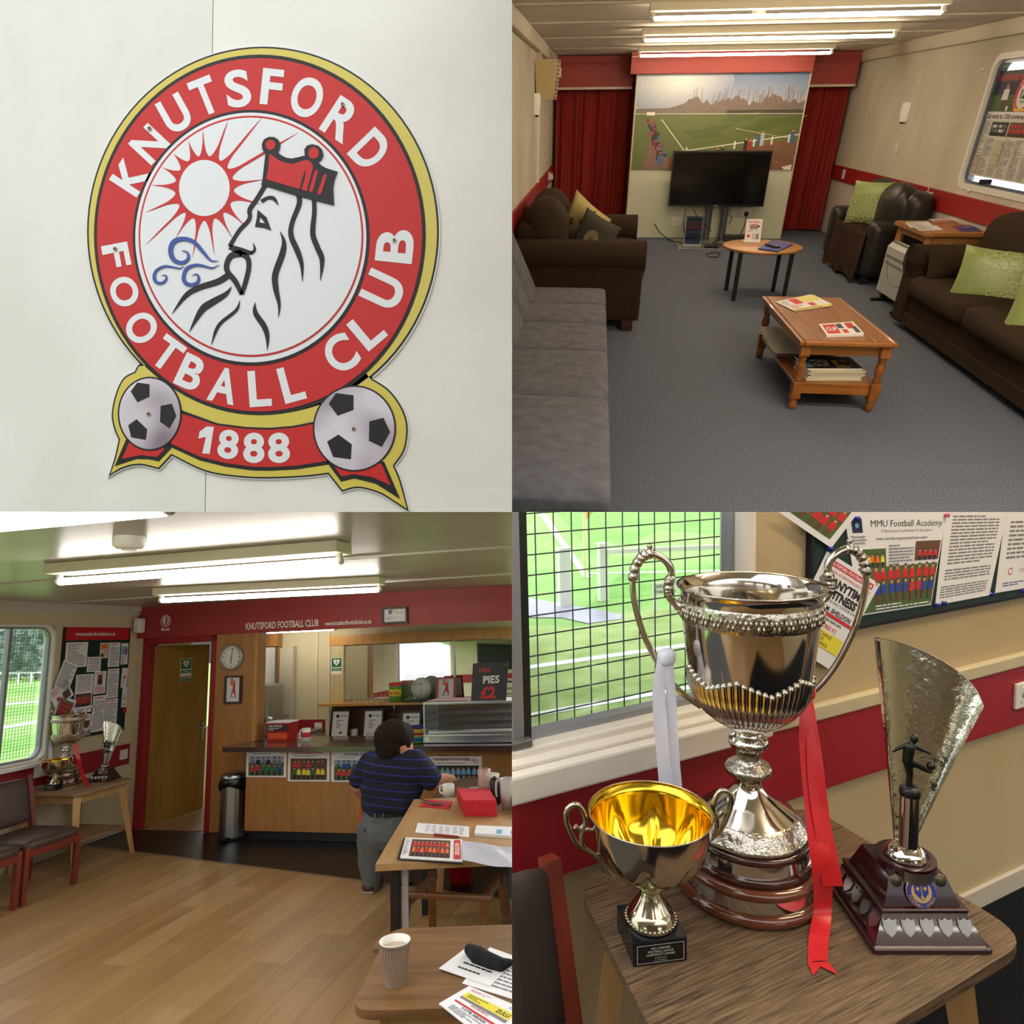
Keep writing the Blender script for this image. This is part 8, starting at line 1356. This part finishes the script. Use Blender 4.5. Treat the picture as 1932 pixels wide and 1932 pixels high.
dirv = (b - a).normalized(); nv = Vector((-dirv.y, dirv.x, 0)); nv = nv if nv.dot(hb_) > 0 else nv
far = a + (a - ray(0, 1290)[0]).normalized() * 6; far.z = ZG3
def tree(base, h, w_, seed, label, m):
    t = thing('hedge_tree', label, 'tree', base, 0, 'trees beyond the pitch'); r = random.Random(seed); MB().tube([(0, 0, 0), (r.uniform(-.2, .2), 0, h * .5), (r.uniform(-.3, .3), 0, h * .85)], [.22, .16, .06], 7).build('trunk', BRWN, t); mb = MB()
    for k in range(420):
        a_, b_, c_ = r.uniform(0, 2 * PI), r.random() ** .6, r.uniform(.06, 1); q = Vector((w_ * b_ * math.cos(a_) * (1 - .3 * c_), w_ * b_ * math.sin(a_) * .7, h * c_)); e1 = Vector((r.uniform(-1, 1), r.uniform(-1, 1), r.uniform(-1, 1))).normalized() * r.uniform(.25, .5); e2 = e1.orthogonal().normalized() * r.uniform(.2, .4); mb.add([q - e1, q + e2, q + e1, q - e2], [(0, 1, 2, 3)])
    mb.build('foliage', m, t)['kind'] = 'stuff'
for k in range(7):
    px = -60 + k * 32; g_ = onz(px, 1283, ZG3); d_ = (g_ - ray(0, 0)[0]); d_.z = 0; g_ = g_ + d_.normalized() * 2; tree(g_, 6.4 + (k * 37 % 5) * .5, 3.4, k, ('dense green tree in the hedge beyond the pitch' if k % 2 else 'pale green tree in the hedge beyond the pitch'), M_leaf[k % 2])
# ================================================================ the rest of the club room behind the photographer (below the party plane)
CUR[0] = 'rear'; SETS['rear'] = Matrix.Identity(4); QUAD['rear'] = (1, 1)
rw_ = MB(); zb, zt2, ys2 = -3.3, -.06, -4.2
for x0, x1, z0, z1 in ((-7, 7, zb, -1.35), (-7, -4.2, -1.35, zt2), (-2.2, -.9, -1.35, zt2), (1.1, 2.6, -1.35, zt2), (4.4, 7, -1.35, zt2), (-7, 7, -.35, zt2)): rw_.bx(x0, x1, ys2 - .1, ys2, z0, z1)
o1 = struct('wall_rear', rw_, M_cream); o2 = struct('floor_rear', MB().bx(-7, 7, ys2, -.6, zb - .1, zb), M_plank[0]); o3 = struct('wall_rear_right', MB().bx(4.2, 4.3, ys2, 1.4, zb, zt2), M_cream); o4 = struct('trim_22', MB().bx(-7, 7, ys2, ys2 + .02, -1.75, -1.5), M_red3); o5 = struct('ceiling_rear', MB().bx(-7, 7, ys2, -.5, zt2, zt2 + .05), M_ceil3)
for o in (o1, o2, o3, o4, o5): NOCLIP.add(o.name)
MR = []
for k, (x, y) in enumerate(((-2.6, -2.2), (2.4, -2.4))):
    n0 = len(OSET); before = set(OSET); fitting((x, y, zt2 - .002), 1.5, 0, ('lit fluorescent light behind the photographer over the bar side', 'lit fluorescent light behind the photographer over the trophy side', 'lit fluorescent light just behind the trophy table')[k], M_tubeon, 'rear fluorescent lights')
    for nme in set(OSET) - before: NOCLIP.add(nme)

CUR[0] = 'q3'; rb_ = MB(); yr = -3.4
for x0, x1, z0, z1 in ((-.3, 7.2, 0, 1.0), (-.3, 7.2, 1.95, 2.35), (-.3, 1.9, 1.0, 1.95), (3.0, 3.4, 1.0, 1.95), (4.6, 5.0, 1.0, 1.95), (6.2, 7.2, 1.0, 1.95)): rb_.bx(x0, x1, yr - .1, yr, z0, z1)
o6 = struct('wall_bar_front', rb_, M_cream); o7 = struct('trim_23', MB().bx(-.3, 7.2, yr, yr + .02, .68, .9), M_red3); o8 = struct('ceiling_bar_front', MB().bx(-.3, 7.2, yr, -1.7, H3, H3 + .05), M_ceil3)
t = thing('notice_board', 'black notice board on the wall facing the bar', 'notice board', (1.3, yr + .01, 1.4)); q1_ = MB().bx(.5, 1.7, yr + .001, yr + .02, 1.0, 1.8).build('felt', BLACK, t, False); q2_ = MB().bx(.5, 1.7, yr + .001, yr + .024, 1.8, 1.9).build('header', M_red3, t, False)
for o in (o6, o7, o8, q1_, q2_): NOCLIP.add(o.name)
# ================================================================ trim each set at the party planes it shares with its neighbours
bpy.context.view_layer.update()
dead = []
for o in list(COL.objects):
    if o.type != 'MESH' or o.name not in OSET or o.name in NOCLIP: continue
    sx_, sz_ = QUAD[OSET[o.name]]; W_m = o.matrix_world
    for ax, sg in ((0, sx_), (2, sz_)):
        d = [(W_m @ v.co)[ax] * sg for v in o.data.vertices]
        if not d: break
        if min(d) >= -1e-5: continue
        if ax == 0 and OSET[o.name] == 'q2' and min((W_m @ v.co).y for v, q in zip(o.data.vertices, d) if q < 0) > 2.16: continue   # stands wholly behind the crest wall
        if max(d) <= 1e-5: dead.append(o); break
        if o.data.users > 1: o.data = o.data.copy()
        inv = W_m.inverted(); co = inv @ Vector((0, 0, 0)); no = Vector((0, 0, 0)); no[ax] = -sg; no = (inv.to_3x3() @ no)
        bm = bmesh.new(); bm.from_mesh(o.data); bmesh.ops.triangulate(bm, faces=[f for f in bm.faces if len(f.verts) > 4])
        r = bmesh.ops.bisect_plane(bm, geom=bm.verts[:] + bm.edges[:] + bm.faces[:], dist=1e-6, plane_co=co, plane_no=no, clear_outer=True)
        ed = [e for e in r['geom_cut'] if isinstance(e, bmesh.types.BMEdge)]
        try: bmesh.ops.holes_fill(bm, edges=ed, sides=0)
        except Exception: pass
        bm.to_mesh(o.data); bm.free()
for o in dead: bpy.data.objects.remove(o)
for _ in range(2):
    for o in list(COL.objects):
        if o.type == 'EMPTY' and not o.children: bpy.data.objects.remove(o)
